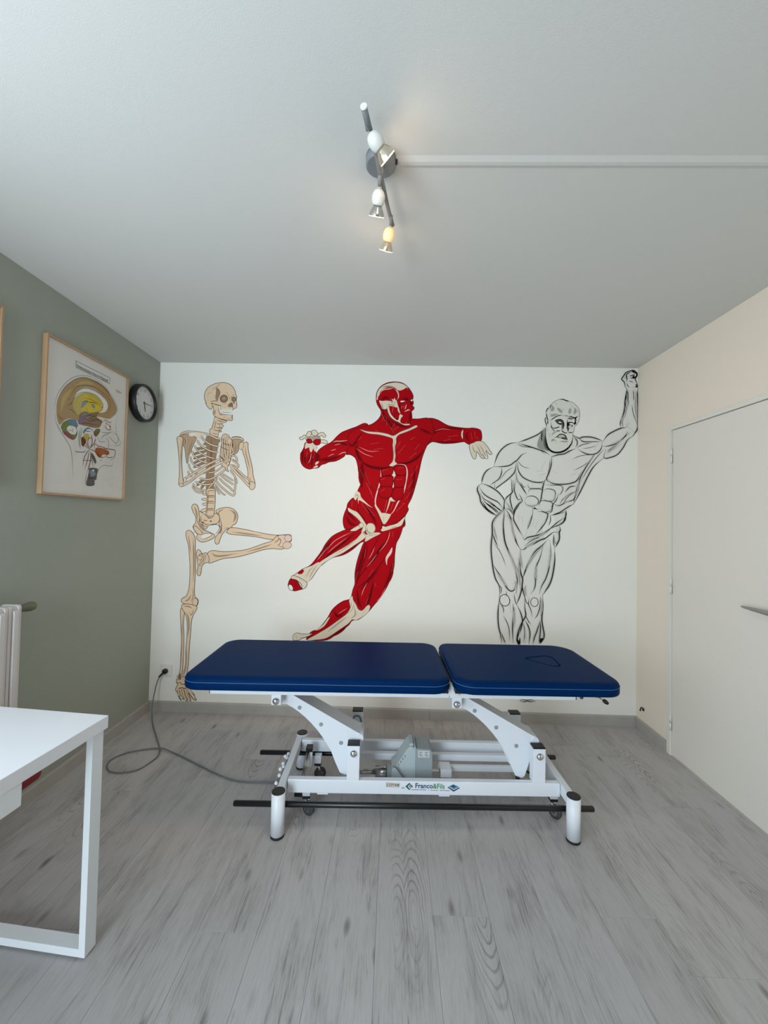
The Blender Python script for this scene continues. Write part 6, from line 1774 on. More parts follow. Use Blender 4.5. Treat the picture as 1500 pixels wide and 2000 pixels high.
MAN = """
P torso
o wallm wallm 0.7 5556,4133 5459,4040 5297,3963 5175,3920 5069,3902 4980,3850 4907,3766 4868,3675 4836,3567 4747,3516 4699,3449 4676,3374 4660,3324 4612,3274 4613,3208 4664,3061 4723,2972 4822,2900 4904,2861 4840,2753 5215,2663 5653,2672 5798,2798 5848,2897 5869,2963 5957,3063 6084,3303 6243,3601 6380,3722 6565,3771 6645,3871 6798,4046 6845,4154 6842,4731 6830,4913 6752,4965 6655,4919 6623,4852 6685,4704 6626,4331 6603,4166 6434,4048 6354,3956 6191,4011 6029,3992 5948,4032 5932,4007 5657,3788
f wallm 4986,2973 4935,2924 4863,2844 4827,2765 4816,2482 4835,2210 4885,1982 4934,1890 4940,1796 4927,1588 4936,1319 4981,1092 5177,1093 5507,1102 5568,1233 5534,1449 5541,1770 5632,1917 5692,2147 5706,2293 5699,2439 5765,2565 5770,2738 5801,2789 5837,2844 5847,2943 5754,3067 5464,3061 5152,3055
s halo wallm 43.3 5556,4133 5459,4040 5297,3963 5175,3920
s halo wallm 43.3 5175,3920 5069,3902 4980,3850 4907,3766 4868,3675 4836,3567
s halo wallm 40.2 4836,3567 4943,3569 5057,3588 5138,3647 5170,3672 5234,3747 5299,3773
s halo wallm 43.3 4836,3567 4747,3516 4699,3449 4676,3374 4668,3325
s halo wallm 40.2 5154,3647 5147,3564 5123,3482 5027,3381 4898,3280 4857,3254 4856,3345
s halo wallm 48.9 4668,3325 4620,3283 4612,3225 4646,3143 4664,3061 4722,2980 4805,2908 4895,2869
s halo wallm 46.1 4668,3325 4767,3294 4866,3238 4932,3182 4990,3101 4995,3002
s halo wallm 37.4 4636,3275 4703,3177 4802,3113 4901,3066 4975,2977
s halo wallm 40.2 5170,3647 5180,3532 5238,3434 5337,3379 5435,3356 5532,3366 5572,3408
s halo wallm 43.3 5183,3903 5298,3872 5429,3833 5543,3794 5625,3746
s halo wallm 40.2 5650,3722 5643,3606 5612,3491 5580,3408 5613,3351
s halo wallm 43.3 5588,3408 5646,3352 5760,3332 5905,3348 6002,3391 6066,3499 6146,3615 6234,3762
s halo wallm 43.3 5642,3713 5723,3748 5820,3766 5901,3809 5982,3843
s halo wallm 43.3 5948,4032 6029,3989 6078,4009 6191,4011 6305,3980 6362,3951
s halo wallm 37.4 6354,3940 6338,3849 6274,3782 6177,3764 6080,3795 6014,3843
s halo wallm 46.1 6362,3951 6434,4048 6531,4107 6611,4142 6700,4159
s halo wallm 37.4 6708,4102 6660,4019 6564,3935 6451,3892 6354,3879
s halo wallm 43.3 6611,4150 6603,4216 6642,4332 6674,4497 6681,4613 6685,4712
s halo wallm 48.9 6842,4731 6845,4500 6846,4269 6845,4154 6813,4087 6765,4021
s halo wallm 40.2 6798,4046 6709,3987 6645,3871 6565,3771 6469,3728 6380,3722 6403,3850
s halo wallm 43.3 6380,3722 6243,3601 6163,3468 6084,3303 6020,3170 5957,3054
s halo wallm 43.3 6250,3762 6146,3615 6050,3433 6020,3269 5972,3137 5965,3063
s halo wallm 40.2 5572,3399 5536,3325 5521,3226 5502,3111 5474,3020
s halo wallm 40.2 5406,2981 5419,2994 5433,2975
s halo wallm 40.2 5148,3498 5174,3384 5215,3319 5273,3229 5307,3173
s halo wallm 40.2 5084,3398 5097,3251 5095,3201 5022,3134 4999,3068
s halo wallm 37.4 5094,3209 5071,3119 5097,3004 5123,2915
s halo wallm 37.4 5234,3105 5179,3006 5134,2923 5124,2808
s halo wallm 37.4 5635,2892 5764,2936 5876,3012 5965,3063
s halo wallm 37.4 5861,2963 5853,2889 5814,2800
s halo wallm 52.0 4682,3077 4735,2983 4809,2922 4888,2876
s halo wallm 37.4 4713,3067 4798,3006 4872,2955 4930,2898
s halo wallm 37.4 4755,3068 4839,3017 4892,2986 4966,2935
s halo wallm 52.0 4888,2873 4945,2925 4986,2973 4987,3072
s halo wallm 46.1 4986,2973 4935,2924 4863,2844 4827,2765 4829,2618 4816,2482 4818,2346 4835,2210 4853,2096 4885,1982 4934,1890 4945,1796 4939,1713
s halo wallm 37.4 4835,2618 4867,2525 4910,2442
s halo wallm 52.0 4991,2957 4988,2862 4979,2757 4991,2611 5014,2486 5067,2362 5121,2238 5159,2134 5181,2020 5187,1917 5174,1781
s halo wallm 48.9 5002,2978 5060,2895 5098,2791 5115,2677 5148,2562 5180,2479 5228,2407
s halo wallm 46.1 5228,2405 5274,2406 5326,2451 5419,2495 5491,2538 5573,2572 5625,2614 5686,2658 5769,2659
s halo wallm 40.2 5251,2585 5283,2544 5324,2577 5417,2599 5521,2633 5624,2698 5706,2773 5778,2827 5850,2881
s halo wallm 46.1 5851,2964 5845,2849 5799,2785 5727,2753
s halo wallm 46.1 5768,2753 5777,2691 5764,2659 5765,2565 5729,2481 5699,2439
s halo wallm 48.9 5699,2449 5706,2293 5692,2147 5667,2012 5632,1917 5581,1833 5541,1770
s halo wallm 40.2 5625,2552 5653,2396 5639,2250 5620,2125 5580,1999 5529,1904 5494,1789
s halo wallm 46.1 5615,2562 5523,2466 5430,2381 5359,2254 5309,2138 5279,2054 5259,1991
s halo wallm 37.4 5543,2477 5504,2309 5453,2183 5434,2058 5441,1954 5426,1860 5375,1786
s halo wallm 48.9 5228,2407 5219,2282 5221,2157 5237,2063 5261,1991 5255,1908 5261,1846 5293,1743 5325,1650
s halo wallm 43.3 5261,1981 5250,1856 5221,1741 5181,1636
s halo wallm 40.2 4836,2200 4894,2107 4979,1984 5043,1861 5106,1819 5157,1854 5179,1948
s halo wallm 43.3 4939,1703 4927,1588 4924,1453 4936,1319 4964,1206 4981,1087
s halo wallm 40.2 5129,1645 5143,1511 5128,1324 5141,1087
s halo wallm 43.3 5181,1631 5234,1534 5264,1421 5249,1307 5207,1202 5198,1093
s halo wallm 46.1 5293,1743 5297,1587 5310,1484 5266,1400 5216,1275 5189,1150 5203,1088
s halo wallm 40.2 5297,1422 5350,1330 5372,1227 5358,1093
s halo wallm 46.1 5541,1770 5548,1625 5534,1449 5548,1335 5568,1233 5558,1160 5507,1097
s halo wallm 37.4 5514,1427 5474,1292 5434,1177 5415,1094
s halo wallm 37.4 5509,1417 5517,1314 5507,1159 5505,1102
s halo wallm 40.2 5128,2897 5124,2823 5177,2720 5251,2596
s halo wallm 37.4 5204,3077 5132,2960 5123,2881
s halo wallm 40.2 5393,2923 5353,2786 5318,2691
s halo wallm 37.4 5392,2986 5393,2918
s halo wallm 40.2 5455,2946 5548,2937 5601,2907 5571,2801 5499,2695 5438,2621
f wallw 5650,3007 5595,2859 5532,2694 5657,2363 5720,2462 5697,2853
f wallw 4885,3246 4940,3190 4993,3109 5014,3142 5083,3217 5076,3374 5011,3356 4906,3273
h 5556,4133 5459,4040 5297,3963 5175,3920
l dgrey 4.4 5563,4115 5544,4149
l dgrey 4.4 5546,4098 5533,4139
l dgrey 4.4 5540,4088 5522,4132
l dgrey 4.4 5530,4075 5504,4120
l dgrey 4.4 5513,4068 5491,4097
l dgrey 4.4 5508,4061 5480,4089
l dgrey 4.4 5492,4044 5467,4079
l dgrey 4.4 5482,4034 5457,4070
l dgrey 4.4 5461,4030 5451,4050
l dgrey 4.4 5450,4014 5431,4051
l dgrey 4.4 5429,4000 5420,4050
l dgrey 4.4 5417,4002 5400,4033
l dgrey 4.4 5393,3996 5392,4023
l dgrey 4.4 5388,3980 5378,4031
l dgrey 4.4 5368,3981 5362,4012
l dgrey 4.4 5357,3976 5347,4007
l dgrey 4.4 5344,3961 5327,4005
l dgrey 4.4 5330,3954 5306,3995
l dgrey 4.4 5312,3957 5300,3982
l dgrey 4.4 5292,3937 5285,3986
l dgrey 4.4 5279,3943 5271,3969
l dgrey 4.4 5260,3935 5262,3968
l dgrey 4.4 5242,3918 5246,3974
l dgrey 4.4 5229,3922 5230,3959
l dgrey 4.4 5226,3916 5210,3957
l dgrey 4.4 5201,3909 5207,3954
l dgrey 4.4 5190,3910 5178,3938
l ink 12.4 5556,4133 5459,4040 5297,3963 5175,3920
l ink 12.4 5175,3920 5069,3902 4980,3850 4907,3766 4868,3675 4836,3567
h 4836,3567 4943,3569 5057,3588 5138,3647 5170,3672 5218,3739
l dgrey 4.4 4841,3587 4845,3549
l dgrey 4.4 4854,3581 4851,3556
l dgrey 4.4 4869,3582 4863,3554
l dgrey 4.4 4892,3581 4879,3556
l dgrey 4.4 4902,3585 4904,3553
l dgrey 4.4 4921,3585 4915,3554
l dgrey 4.4 4933,3590 4928,3549
l dgrey 4.4 4942,3590 4951,3551
l dgrey 4.4 4960,3591 4964,3556
l dgrey 4.4 4973,3591 4980,3560
l dgrey 4.4 5001,3598 4989,3558
l dgrey 4.4 5017,3602 5005,3560
l dgrey 4.4 5034,3605 5023,3562
l dgrey 4.4 5043,3604 5046,3569
l dgrey 4.4 5047,3607 5070,3573
l dgrey 4.4 5063,3609 5075,3588
l dgrey 4.4 5084,3626 5096,3600
l dgrey 4.4 5095,3636 5105,3605
l dgrey 4.4 5105,3644 5120,3615
l dgrey 4.4 5116,3653 5135,3625
l dgrey 4.4 5126,3663 5148,3632
l dgrey 4.4 5147,3673 5164,3650
l dgrey 4.4 5162,3685 5180,3664
l dgrey 4.4 5174,3702 5189,3681
l dgrey 4.4 5174,3720 5206,3684
l dgrey 4.4 5194,3730 5210,3707
l dgrey 4.4 5195,3748 5227,3713
l ink 11.5 4836,3567 4943,3569 5057,3588 5138,3647 5170,3672 5234,3747 5299,3773
h 4951,3561 4947,3478 4912,3395 4832,3336
l dgrey 4.4 4962,3558 4938,3562
l dgrey 4.4 4972,3543 4927,3544
l dgrey 4.4 4963,3526 4933,3528
l dgrey 4.4 4970,3498 4925,3514
l dgrey 4.4 4962,3493 4932,3496
l dgrey 4.4 4959,3467 4932,3486
l dgrey 4.4 4954,3454 4923,3465
l dgrey 4.4 4943,3440 4921,3448
l dgrey 4.4 4943,3407 4902,3438
l dgrey 4.4 4934,3387 4896,3423
l dgrey 4.4 4918,3372 4896,3413
l dgrey 4.4 4900,3369 4889,3398
l dgrey 4.4 4888,3365 4878,3386
l dgrey 4.4 4874,3340 4865,3389
l dgrey 4.4 4864,3335 4839,3369
l dgrey 4.4 4850,3322 4828,3364
l ink 9.9 4951,3561 4947,3478 4912,3395 4832,3336 4791,3302
l ink 12.4 4836,3567 4747,3516 4699,3449 4676,3374 4668,3325
h 5147,3564 5123,3482 5027,3381 4898,3280
l dgrey 4.4 5165,3552 5127,3579
l dgrey 4.4 5159,3537 5122,3556
l dgrey 4.4 5159,3518 5113,3539
l dgrey 4.4 5146,3508 5116,3516
l dgrey 4.4 5146,3482 5107,3508
l dgrey 4.4 5135,3469 5109,3494
l dgrey 4.4 5127,3455 5094,3484
l dgrey 4.4 5105,3432 5089,3479
l dgrey 4.4 5097,3422 5078,3469
l dgrey 4.4 5087,3423 5070,3448
l dgrey 4.4 5079,3412 5054,3437
l dgrey 4.4 5062,3403 5054,3428
l dgrey 4.4 5056,3396 5038,3411
l dgrey 4.4 5038,3378 5025,3399
l dgrey 4.4 5030,3365 5019,3396
l dgrey 4.4 5016,3349 5002,3387
l dgrey 4.4 5003,3344 4994,3377
l dgrey 4.4 4992,3328 4975,3368
l dgrey 4.4 4979,3327 4968,3353
l dgrey 4.4 4966,3307 4949,3350
l dgrey 4.4 4951,3299 4934,3336
l dgrey 4.4 4943,3294 4923,3325
l dgrey 4.4 4929,3279 4910,3318
l dgrey 4.4 4919,3273 4897,3304
l ink 11.5 5154,3647 5147,3564 5123,3482 5027,3381 4898,3280 4857,3254 4856,3345
l ink 7.4 5106,3564 5009,3496 4929,3379
l ink 14.0 4668,3325 4620,3283 4612,3225 4646,3143 4664,3061 4722,2980 4805,2908 4895,2869
h 4668,3325 4767,3294 4866,3238 4932,3182 4990,3101
l dgrey 4.4 4678,3340 4659,3310
l dgrey 4.4 4704,3340 4677,3297
l dgrey 4.4 4722,3332 4693,3294
l dgrey 4.4 4724,3321 4716,3296
l dgrey 4.4 4747,3326 4731,3280
l dgrey 4.4 4765,3317 4746,3278
l dgrey 4.4 4785,3305 4749,3282
l dgrey 4.4 4801,3301 4761,3272
l dgrey 4.4 4801,3289 4788,3268
l dgrey 4.4 4814,3280 4805,3260
l dgrey 4.4 4837,3282 4810,3243
l dgrey 4.4 4857,3271 4826,3232
l dgrey 4.4 4862,3253 4851,3234
l dgrey 4.4 4888,3247 4848,3226
l dgrey 4.4 4906,3235 4859,3211
l dgrey 4.4 4905,3229 4881,3200
l dgrey 4.4 4918,3211 4894,3196
l dgrey 4.4 4940,3203 4904,3178
l dgrey 4.4 4950,3185 4917,3175
l dgrey 4.4 4953,3171 4932,3160
l dgrey 4.4 4970,3158 4940,3139
l dgrey 4.4 4978,3153 4944,3129
l dgrey 4.4 4990,3132 4955,3116
l dgrey 4.4 5008,3117 4957,3105
l ink 13.2 4668,3325 4767,3294 4866,3238 4932,3182 4990,3101 4995,3002
h 4636,3275 4703,3177 4802,3113 4901,3066 4975,2977
l dgrey 4.4 4652,3288 4618,3261
l dgrey 4.4 4662,3267 4633,3248
l dgrey 4.4 4671,3251 4640,3242
l dgrey 4.4 4683,3234 4652,3225
l dgrey 4.4 4702,3223 4652,3207
l dgrey 4.4 4701,3210 4673,3191
l dgrey 4.4 4711,3192 4680,3183
l dgrey 4.4 4716,3191 4689,3165
l dgrey 4.4 4731,3179 4705,3157
l dgrey 4.4 4742,3168 4730,3145
l dgrey 4.4 4762,3162 4733,3135
l dgrey 4.4 4780,3156 4750,3120
l dgrey 4.4 4787,3147 4765,3112
l dgrey 4.4 4800,3141 4779,3103
l dgrey 4.4 4815,3123 4794,3102
l dgrey 4.4 4828,3124 4812,3085
l dgrey 4.4 4846,3108 4824,3087
l dgrey 4.4 4853,3104 4838,3081
l dgrey 4.4 4881,3102 4845,3066
l dgrey 4.4 4887,3090 4868,3065
l dgrey 4.4 4901,3079 4881,3062
l dgrey 4.4 4919,3068 4889,3054
l dgrey 4.4 4935,3057 4891,3044
l dgrey 4.4 4939,3047 4908,3032
l dgrey 4.4 4947,3041 4919,3014
l dgrey 4.4 4963,3020 4926,3007
l dgrey 4.4 4977,3008 4933,2994
l dgrey 4.4 4993,2992 4944,2978
l ink 10.7 4636,3275 4703,3177 4802,3113 4901,3066 4975,2977
l ink 9.9 4629,3225 4704,3111 4819,3048 4919,2960 4951,2944
l ink 9.9 4671,3127 4754,3030 4853,2950 4911,2886
h 5170,3647 5180,3532 5238,3434 5337,3379 5435,3356
l dgrey 4.4 5187,3641 5154,3639
l dgrey 4.4 5187,3626 5156,3626
l dgrey 4.4 5195,3605 5149,3616
l dgrey 4.4 5199,3592 5150,3592
l dgrey 4.4 5187,3577 5163,3580
l dgrey 4.4 5197,3562 5155,3563
l dgrey 4.4 5191,3544 5165,3545
l dgrey 4.4 5193,3536 5170,3520
l dgrey 4.4 5201,3521 5180,3507
l dgrey 4.4 5210,3511 5182,3497
l dgrey 4.4 5224,3495 5189,3479
l dgrey 4.4 5231,3477 5199,3471
l dgrey 4.4 5239,3472 5202,3452
l dgrey 4.4 5253,3451 5210,3439
l dgrey 4.4 5246,3449 5232,3419
l dgrey 4.4 5266,3440 5237,3415
l dgrey 4.4 5282,3429 5260,3405
l dgrey 4.4 5292,3425 5273,3394
l dgrey 4.4 5317,3418 5276,3387
l dgrey 4.4 5320,3403 5299,3386
l dgrey 4.4 5345,3398 5309,3370
l dgrey 4.4 5341,3395 5332,3362
l dgrey 4.4 5367,3394 5352,3354
l dgrey 4.4 5379,3386 5360,3356
l dgrey 4.4 5400,3385 5378,3350
l dgrey 4.4 5418,3383 5387,3345
l dgrey 4.4 5428,3382 5420,3336
l ink 11.5 5170,3647 5180,3532 5238,3434 5337,3379 5435,3356 5532,3366 5572,3408
l ink 6.6 5170,3664 5236,3583 5351,3548
l ink 6.6 5530,3530 5433,3504
l ink 6.6 5561,3654 5497,3538
l ink 6.6 5466,3455 5563,3482
h 5183,3903 5298,3872 5429,3833 5543,3794
l dgrey 4.4 5193,3922 5179,3885
l dgrey 4.4 5212,3922 5195,3874
l dgrey 4.4 5229,3916 5206,3874
l dgrey 4.4 5252,3908 5221,3871
l dgrey 4.4 5263,3903 5244,3867
l dgrey 4.4 5280,3897 5257,3865
l dgrey 4.4 5290,3887 5280,3865
l dgrey 4.4 5309,3887 5295,3856
l dgrey 4.4 5335,3886 5303,3846
l dgrey 4.4 5347,3880 5318,3846
l dgrey 4.4 5353,3872 5333,3848
l dgrey 4.4 5373,3875 5346,3834
l dgrey 4.4 5391,3867 5362,3832
l dgrey 4.4 5396,3864 5387,3826
l dgrey 4.4 5417,3860 5392,3823
l dgrey 4.4 5425,3860 5413,3813
l dgrey 4.4 5443,3852 5419,3813
l dgrey 4.4 5452,3839 5434,3820
l dgrey 4.4 5465,3836 5452,3812
l dgrey 4.4 5486,3834 5465,3801
l dgrey 4.4 5497,3826 5481,3800
l dgrey 4.4 5517,3822 5493,3793
l dgrey 4.4 5533,3820 5508,3784
l dgrey 4.4 5540,3815 5522,3782
l ink 12.4 5183,3903 5298,3872 5429,3833 5543,3794 5625,3746
l ink 8.2 5134,3911 5233,3863 5363,3849 5494,3810 5560,3745
h 5650,3722 5643,3606 5612,3491 5588,3416
l dgrey 4.4 5660,3715 5639,3725
l dgrey 4.4 5660,3696 5636,3703
l dgrey 4.4 5660,3682 5634,3693
l dgrey 4.4 5659,3663 5633,3677
l dgrey 4.4 5659,3653 5633,3659
l dgrey 4.4 5656,3636 5633,3642
l dgrey 4.4 5663,3610 5623,3631
l dgrey 4.4 5655,3592 5628,3616
l dgrey 4.4 5647,3574 5624,3593
l dgrey 4.4 5645,3565 5621,3575
l dgrey 4.4 5639,3545 5618,3563
l dgrey 4.4 5637,3531 5608,3540
l dgrey 4.4 5641,3508 5598,3535
l dgrey 4.4 5630,3502 5600,3510
l dgrey 4.4 5622,3476 5597,3499
l dgrey 4.4 5627,3461 5583,3482
l dgrey 4.4 5611,3453 5593,3471
l dgrey 4.4 5606,3436 5588,3454
l dgrey 4.4 5611,3412 5570,3442
l ink 11.5 5650,3722 5643,3606 5612,3491 5580,3408 5613,3351
l ink 7.4 5626,3688 5619,3573 5588,3441
h 5588,3408 5646,3352 5760,3337 5905,3348 6002,3391
l dgrey 4.4 5606,3417 5580,3391
l dgrey 4.4 5629,3402 5579,3383
l dgrey 4.4 5624,3399 5600,3369
l dgrey 4.4 5633,3386 5612,3364
l dgrey 4.4 5649,3371 5620,3354
l dgrey 4.4 5663,3375 5638,3328
l dgrey 4.4 5670,3372 5664,3329
l dgrey 4.4 5691,3371 5672,3324
l dgrey 4.4 5699,3359 5695,3331
l dgrey 4.4 5722,3358 5706,3330
l dgrey 4.4 5737,3362 5729,3322
l dgrey 4.4 5755,3357 5735,3322
l dgrey 4.4 5766,3351 5763,3328
l dgrey 4.4 5789,3361 5773,3318
l dgrey 4.4 5795,3364 5792,3318
l dgrey 4.4 5818,3366 5810,3319
l dgrey 4.4 5836,3365 5826,3322
l dgrey 4.4 5845,3357 5841,3332
l dgrey 4.4 5865,3359 5863,3333
l dgrey 4.4 5873,3359 5873,3335
l dgrey 4.4 5894,3360 5886,3336
l dgrey 4.4 5910,3373 5907,3330
l dgrey 4.4 5918,3383 5922,3329
l dgrey 4.4 5929,3378 5943,3347
l dgrey 4.4 5946,3392 5956,3348
l dgrey 4.4 5962,3389 5960,3359
l dgrey 4.4 5980,3396 5978,3368
l dgrey 4.4 5989,3401 6001,3376
l ink 12.4 5588,3408 5646,3352 5760,3332 5905,3348 6002,3391 6066,3499 6146,3615 6234,3762
l ink 6.6 5952,3530 6081,3598 6194,3682
l ink 6.6 5904,3463 6017,3506
l ink 6.6 5935,3694 6064,3746 6226,3765
l ink 5.7 5660,3524 5726,3485
h 5642,3722 5723,3748 5820,3766 5901,3809
l dgrey 4.4 5643,3741 5640,3703
l dgrey 4.4 5661,3750 5668,3711
l dgrey 4.4 5679,3760 5679,3711
l dgrey 4.4 5697,3759 5692,3721
l dgrey 4.4 5706,3764 5718,3726
l dgrey 4.4 5724,3768 5723,3730
l dgrey 4.4 5745,3765 5742,3740
l dgrey 4.4 5758,3768 5759,3743
l dgrey 4.4 5776,3777 5778,3742
l dgrey 4.4 5794,3775 5790,3747
l dgrey 4.4 5812,3781 5811,3749
l dgrey 4.4 5818,3782 5822,3753
l dgrey 4.4 5830,3796 5849,3758
l dgrey 4.4 5843,3801 5862,3767
l dgrey 4.4 5854,3804 5872,3775
l dgrey 4.4 5873,3823 5885,3774
l dgrey 4.4 5883,3820 5901,3790
l ink 12.4 5642,3713 5723,3748 5820,3766 5901,3809 5982,3843
h 5948,4032 6029,3992 6078,4009
l dgrey 4.4 5959,4044 5948,4015
l dgrey 4.4 5967,4035 5956,4014
l dgrey 4.4 5987,4034 5966,4002
l dgrey 4.4 6004,4030 5972,3996
l dgrey 4.4 6011,4018 5997,3991
l dgrey 4.4 6032,4009 6008,3987
l dgrey 4.4 6032,4012 6029,3975
l dgrey 4.4 6040,4020 6050,3977
l dgrey 4.4 6060,4030 6078,3983
l ink 12.4 5948,4032 6029,3989 6078,4009 6191,4011 6305,3980 6362,3951
h 6037,3976 6094,3944 6224,3946
l dgrey 4.4 6049,3984 6029,3966
l dgrey 4.4 6067,3981 6042,3953
l dgrey 4.4 6086,3976 6051,3943
l dgrey 4.4 6094,3972 6070,3930
l dgrey 4.4 6096,3958 6096,3930
l dgrey 4.4 6112,3957 6108,3932
l dgrey 4.4 6136,3959 6124,3931
l dgrey 4.4 6148,3968 6140,3923
l dgrey 4.4 6164,3968 6169,3923
l dgrey 4.4 6182,3960 6169,3932
l dgrey 4.4 6201,3962 6187,3930
l dgrey 4.4 6216,3959 6208,3934
l ink 9.9 6037,3984 6094,3944 6224,3946 6346,3948
l ink 10.7 6354,3940 6338,3849 6274,3782 6177,3764 6080,3795 6014,3843
l ink 9.0 5990,3851 6079,3902 6208,3929
l ink 5.7 6063,3844 6192,3863 6273,3897
l ink 6.6 6305,3931 6241,3831
h 6451,3892 6564,3935 6660,4019 6708,4102
l dgrey 4.4 6449,3917 6455,3871
l dgrey 4.4 6466,3910 6467,3887
l dgrey 4.4 6475,3924 6492,3886
l dgrey 4.4 6499,3927 6498,3896
l dgrey 4.4 6509,3939 6516,3895
l dgrey 4.4 6527,3943 6527,3902
l dgrey 4.4 6533,3936 6538,3915
l dgrey 4.4 6553,3958 6559,3909
l dgrey 4.4 6553,3958 6582,3921
l dgrey 4.4 6570,3965 6587,3934
l dgrey 4.4 6580,3968 6596,3947
l dgrey 4.4 6598,3990 6614,3956
l dgrey 4.4 6602,3993 6624,3966
l dgrey 4.4 6618,4017 6635,3966
l dgrey 4.4 6630,4017 6646,3984
l dgrey 4.4 6638,4030 6669,3998
l dgrey 4.4 6654,4032 6670,4017
l dgrey 4.4 6657,4052 6681,4023
l dgrey 4.4 6663,4073 6694,4031
l dgrey 4.4 6675,4077 6699,4056
l dgrey 4.4 6676,4097 6715,4066
l dgrey 4.4 6684,4111 6717,4069
l ink 13.2 6362,3951 6434,4048 6531,4107 6611,4142 6700,4159
l ink 10.7 6708,4102 6660,4019 6564,3935 6451,3892 6354,3879
l ink 6.6 6467,3917 6580,3976
l ink 12.4 6611,4150 6603,4216 6642,4332 6674,4497 6681,4613 6685,4712
h 6650,4332 6627,4232 6643,4159
l dgrey 4.4 6668,4317 6629,4341
l dgrey 4.4 6668,4309 6621,4318
l dgrey 4.4 6655,4287 6626,4307
l dgrey 4.4 6652,4279 6623,4283
l dgrey 4.4 6646,4257 6622,4274
l dgrey 4.4 6648,4244 6612,4254
l dgrey 4.4 6646,4229 6609,4221
l dgrey 4.4 6645,4220 6616,4211
l dgrey 4.4 6650,4197 6619,4196
l dgrey 4.4 6659,4170 6619,4180
l ink 14.0 6842,4731 6845,4500 6846,4269 6845,4154 6813,4087 6765,4021
l ink 7.4 6705,4696 6706,4564 6658,4365
h 6705,4630 6690,4448 6659,4282
l dgrey 4.4 6728,4617 6681,4641
l dgrey 4.4 6715,4607 6689,4606
l dgrey 4.4 6720,4582 6683,4601
l dgrey 4.4 6722,4571 6679,4591
l dgrey 4.4 6722,4562 6676,4563
l dgrey 4.4 6722,4541 6673,4553
l dgrey 4.4 6707,4524 6685,4532
l dgrey 4.4 6708,4499 6680,4514
l dgrey 4.4 6706,4493 6682,4502
l dgrey 4.4 6703,4468 6680,4479
l dgrey 4.4 6714,4458 6666,4457
l dgrey 4.4 6705,4445 6674,4449
l dgrey 4.4 6705,4420 6666,4441
l dgrey 4.4 6698,4415 6668,4423
l dgrey 4.4 6697,4390 6661,4405
l dgrey 4.4 6694,4379 6661,4391
l dgrey 4.4 6687,4362 6661,4372
l dgrey 4.4 6691,4339 6650,4365
l dgrey 4.4 6689,4322 6647,4350
l dgrey 4.4 6678,4317 6654,4335
l dgrey 4.4 6678,4302 6646,4309
l dgrey 4.4 6672,4296 6651,4299
l ink 7.4 6837,4203 6779,4367 6763,4482
h 6818,4664 6811,4466 6828,4285
l dgrey 4.4 6842,4657 6792,4662
l dgrey 4.4 6838,4633 6796,4654
l dgrey 4.4 6833,4620 6799,4636
l dgrey 4.4 6831,4607 6801,4615
l dgrey 4.4 6830,4592 6799,4601
l dgrey 4.4 6840,4579 6790,4576
l dgrey 4.4 6837,4551 6791,4567
l dgrey 4.4 6827,4534 6799,4549
l dgrey 4.4 6834,4523 6791,4535
l dgrey 4.4 6827,4513 6796,4511
l dgrey 4.4 6829,4493 6793,4501
l dgrey 4.4 6835,4471 6787,4482
l dgrey 4.4 6831,4457 6790,4471
l dgrey 4.4 6836,4448 6790,4446
l dgrey 4.4 6837,4430 6790,4438
l dgrey 4.4 6833,4405 6800,4413
l dgrey 4.4 6841,4394 6794,4400
l dgrey 4.4 6841,4374 6797,4382
l dgrey 4.4 6838,4363 6802,4369
l dgrey 4.4 6841,4351 6802,4346
l dgrey 4.4 6836,4326 6810,4334
l dgrey 4.4 6844,4310 6804,4323
l dgrey 4.4 6841,4298 6811,4305
l ink 6.6 6761,4680 6754,4564
l ink 6.6 6721,4630 6730,4465
l ink 6.6 6707,4267 6676,4167
h 6724,4217 6692,4168
l dgrey 4.4 6738,4209 6708,4227
l dgrey 4.4 6727,4186 6692,4209
l dgrey 4.4 6714,4160 6680,4195
l ink 8.2 6708,4168 6822,4071
l ink 11.5 6798,4046 6709,3987 6645,3871 6565,3771 6469,3728 6380,3722 6403,3850
l ink 7.4 6749,4094 6644,4002 6468,3851 6411,3809
h 6628,3985 6500,3852 6420,3785
l dgrey 4.4 6633,3974 6615,3992
l dgrey 4.4 6627,3961 6602,3985
l dgrey 4.4 6614,3952 6595,3972
l dgrey 4.4 6596,3937 6588,3962
l dgrey 4.4 6590,3932 6575,3947
l dgrey 4.4 6580,3916 6566,3943
l dgrey 4.4 6571,3904 6550,3930
l dgrey 4.4 6556,3887 6543,3922
l dgrey 4.4 6545,3871 6529,3913
l dgrey 4.4 6545,3871 6513,3898
l dgrey 4.4 6526,3865 6514,3883
l dgrey 4.4 6524,3844 6492,3878
l dgrey 4.4 6505,3835 6489,3865
l dgrey 4.4 6486,3824 6474,3850
l dgrey 4.4 6476,3809 6466,3851
l dgrey 4.4 6462,3799 6444,3829
l dgrey 4.4 6452,3795 6439,3821
l dgrey 4.4 6433,3773 6419,3811
l ink 8.2 6516,3836 6613,3919
l ink 12.4 6380,3722 6243,3601 6163,3468 6084,3303 6020,3170 5957,3054
h 6242,3757 6146,3615 6050,3433 6003,3285
l dgrey 4.4 6252,3737 6222,3766
l dgrey 4.4 6244,3736 6219,3752
l dgrey 4.4 6237,3719 6210,3743
l dgrey 4.4 6231,3706 6195,3728
l dgrey 4.4 6215,3682 6189,3720
l dgrey 4.4 6209,3679 6186,3707
l dgrey 4.4 6202,3659 6174,3700
l dgrey 4.4 6191,3639 6163,3685
l dgrey 4.4 6177,3634 6157,3663
l dgrey 4.4 6170,3632 6154,3648
l dgrey 4.4 6170,3614 6133,3640
l dgrey 4.4 6157,3604 6133,3627
l dgrey 4.4 6148,3589 6127,3612
l dgrey 4.4 6138,3569 6117,3597
l dgrey 4.4 6137,3563 6109,3584
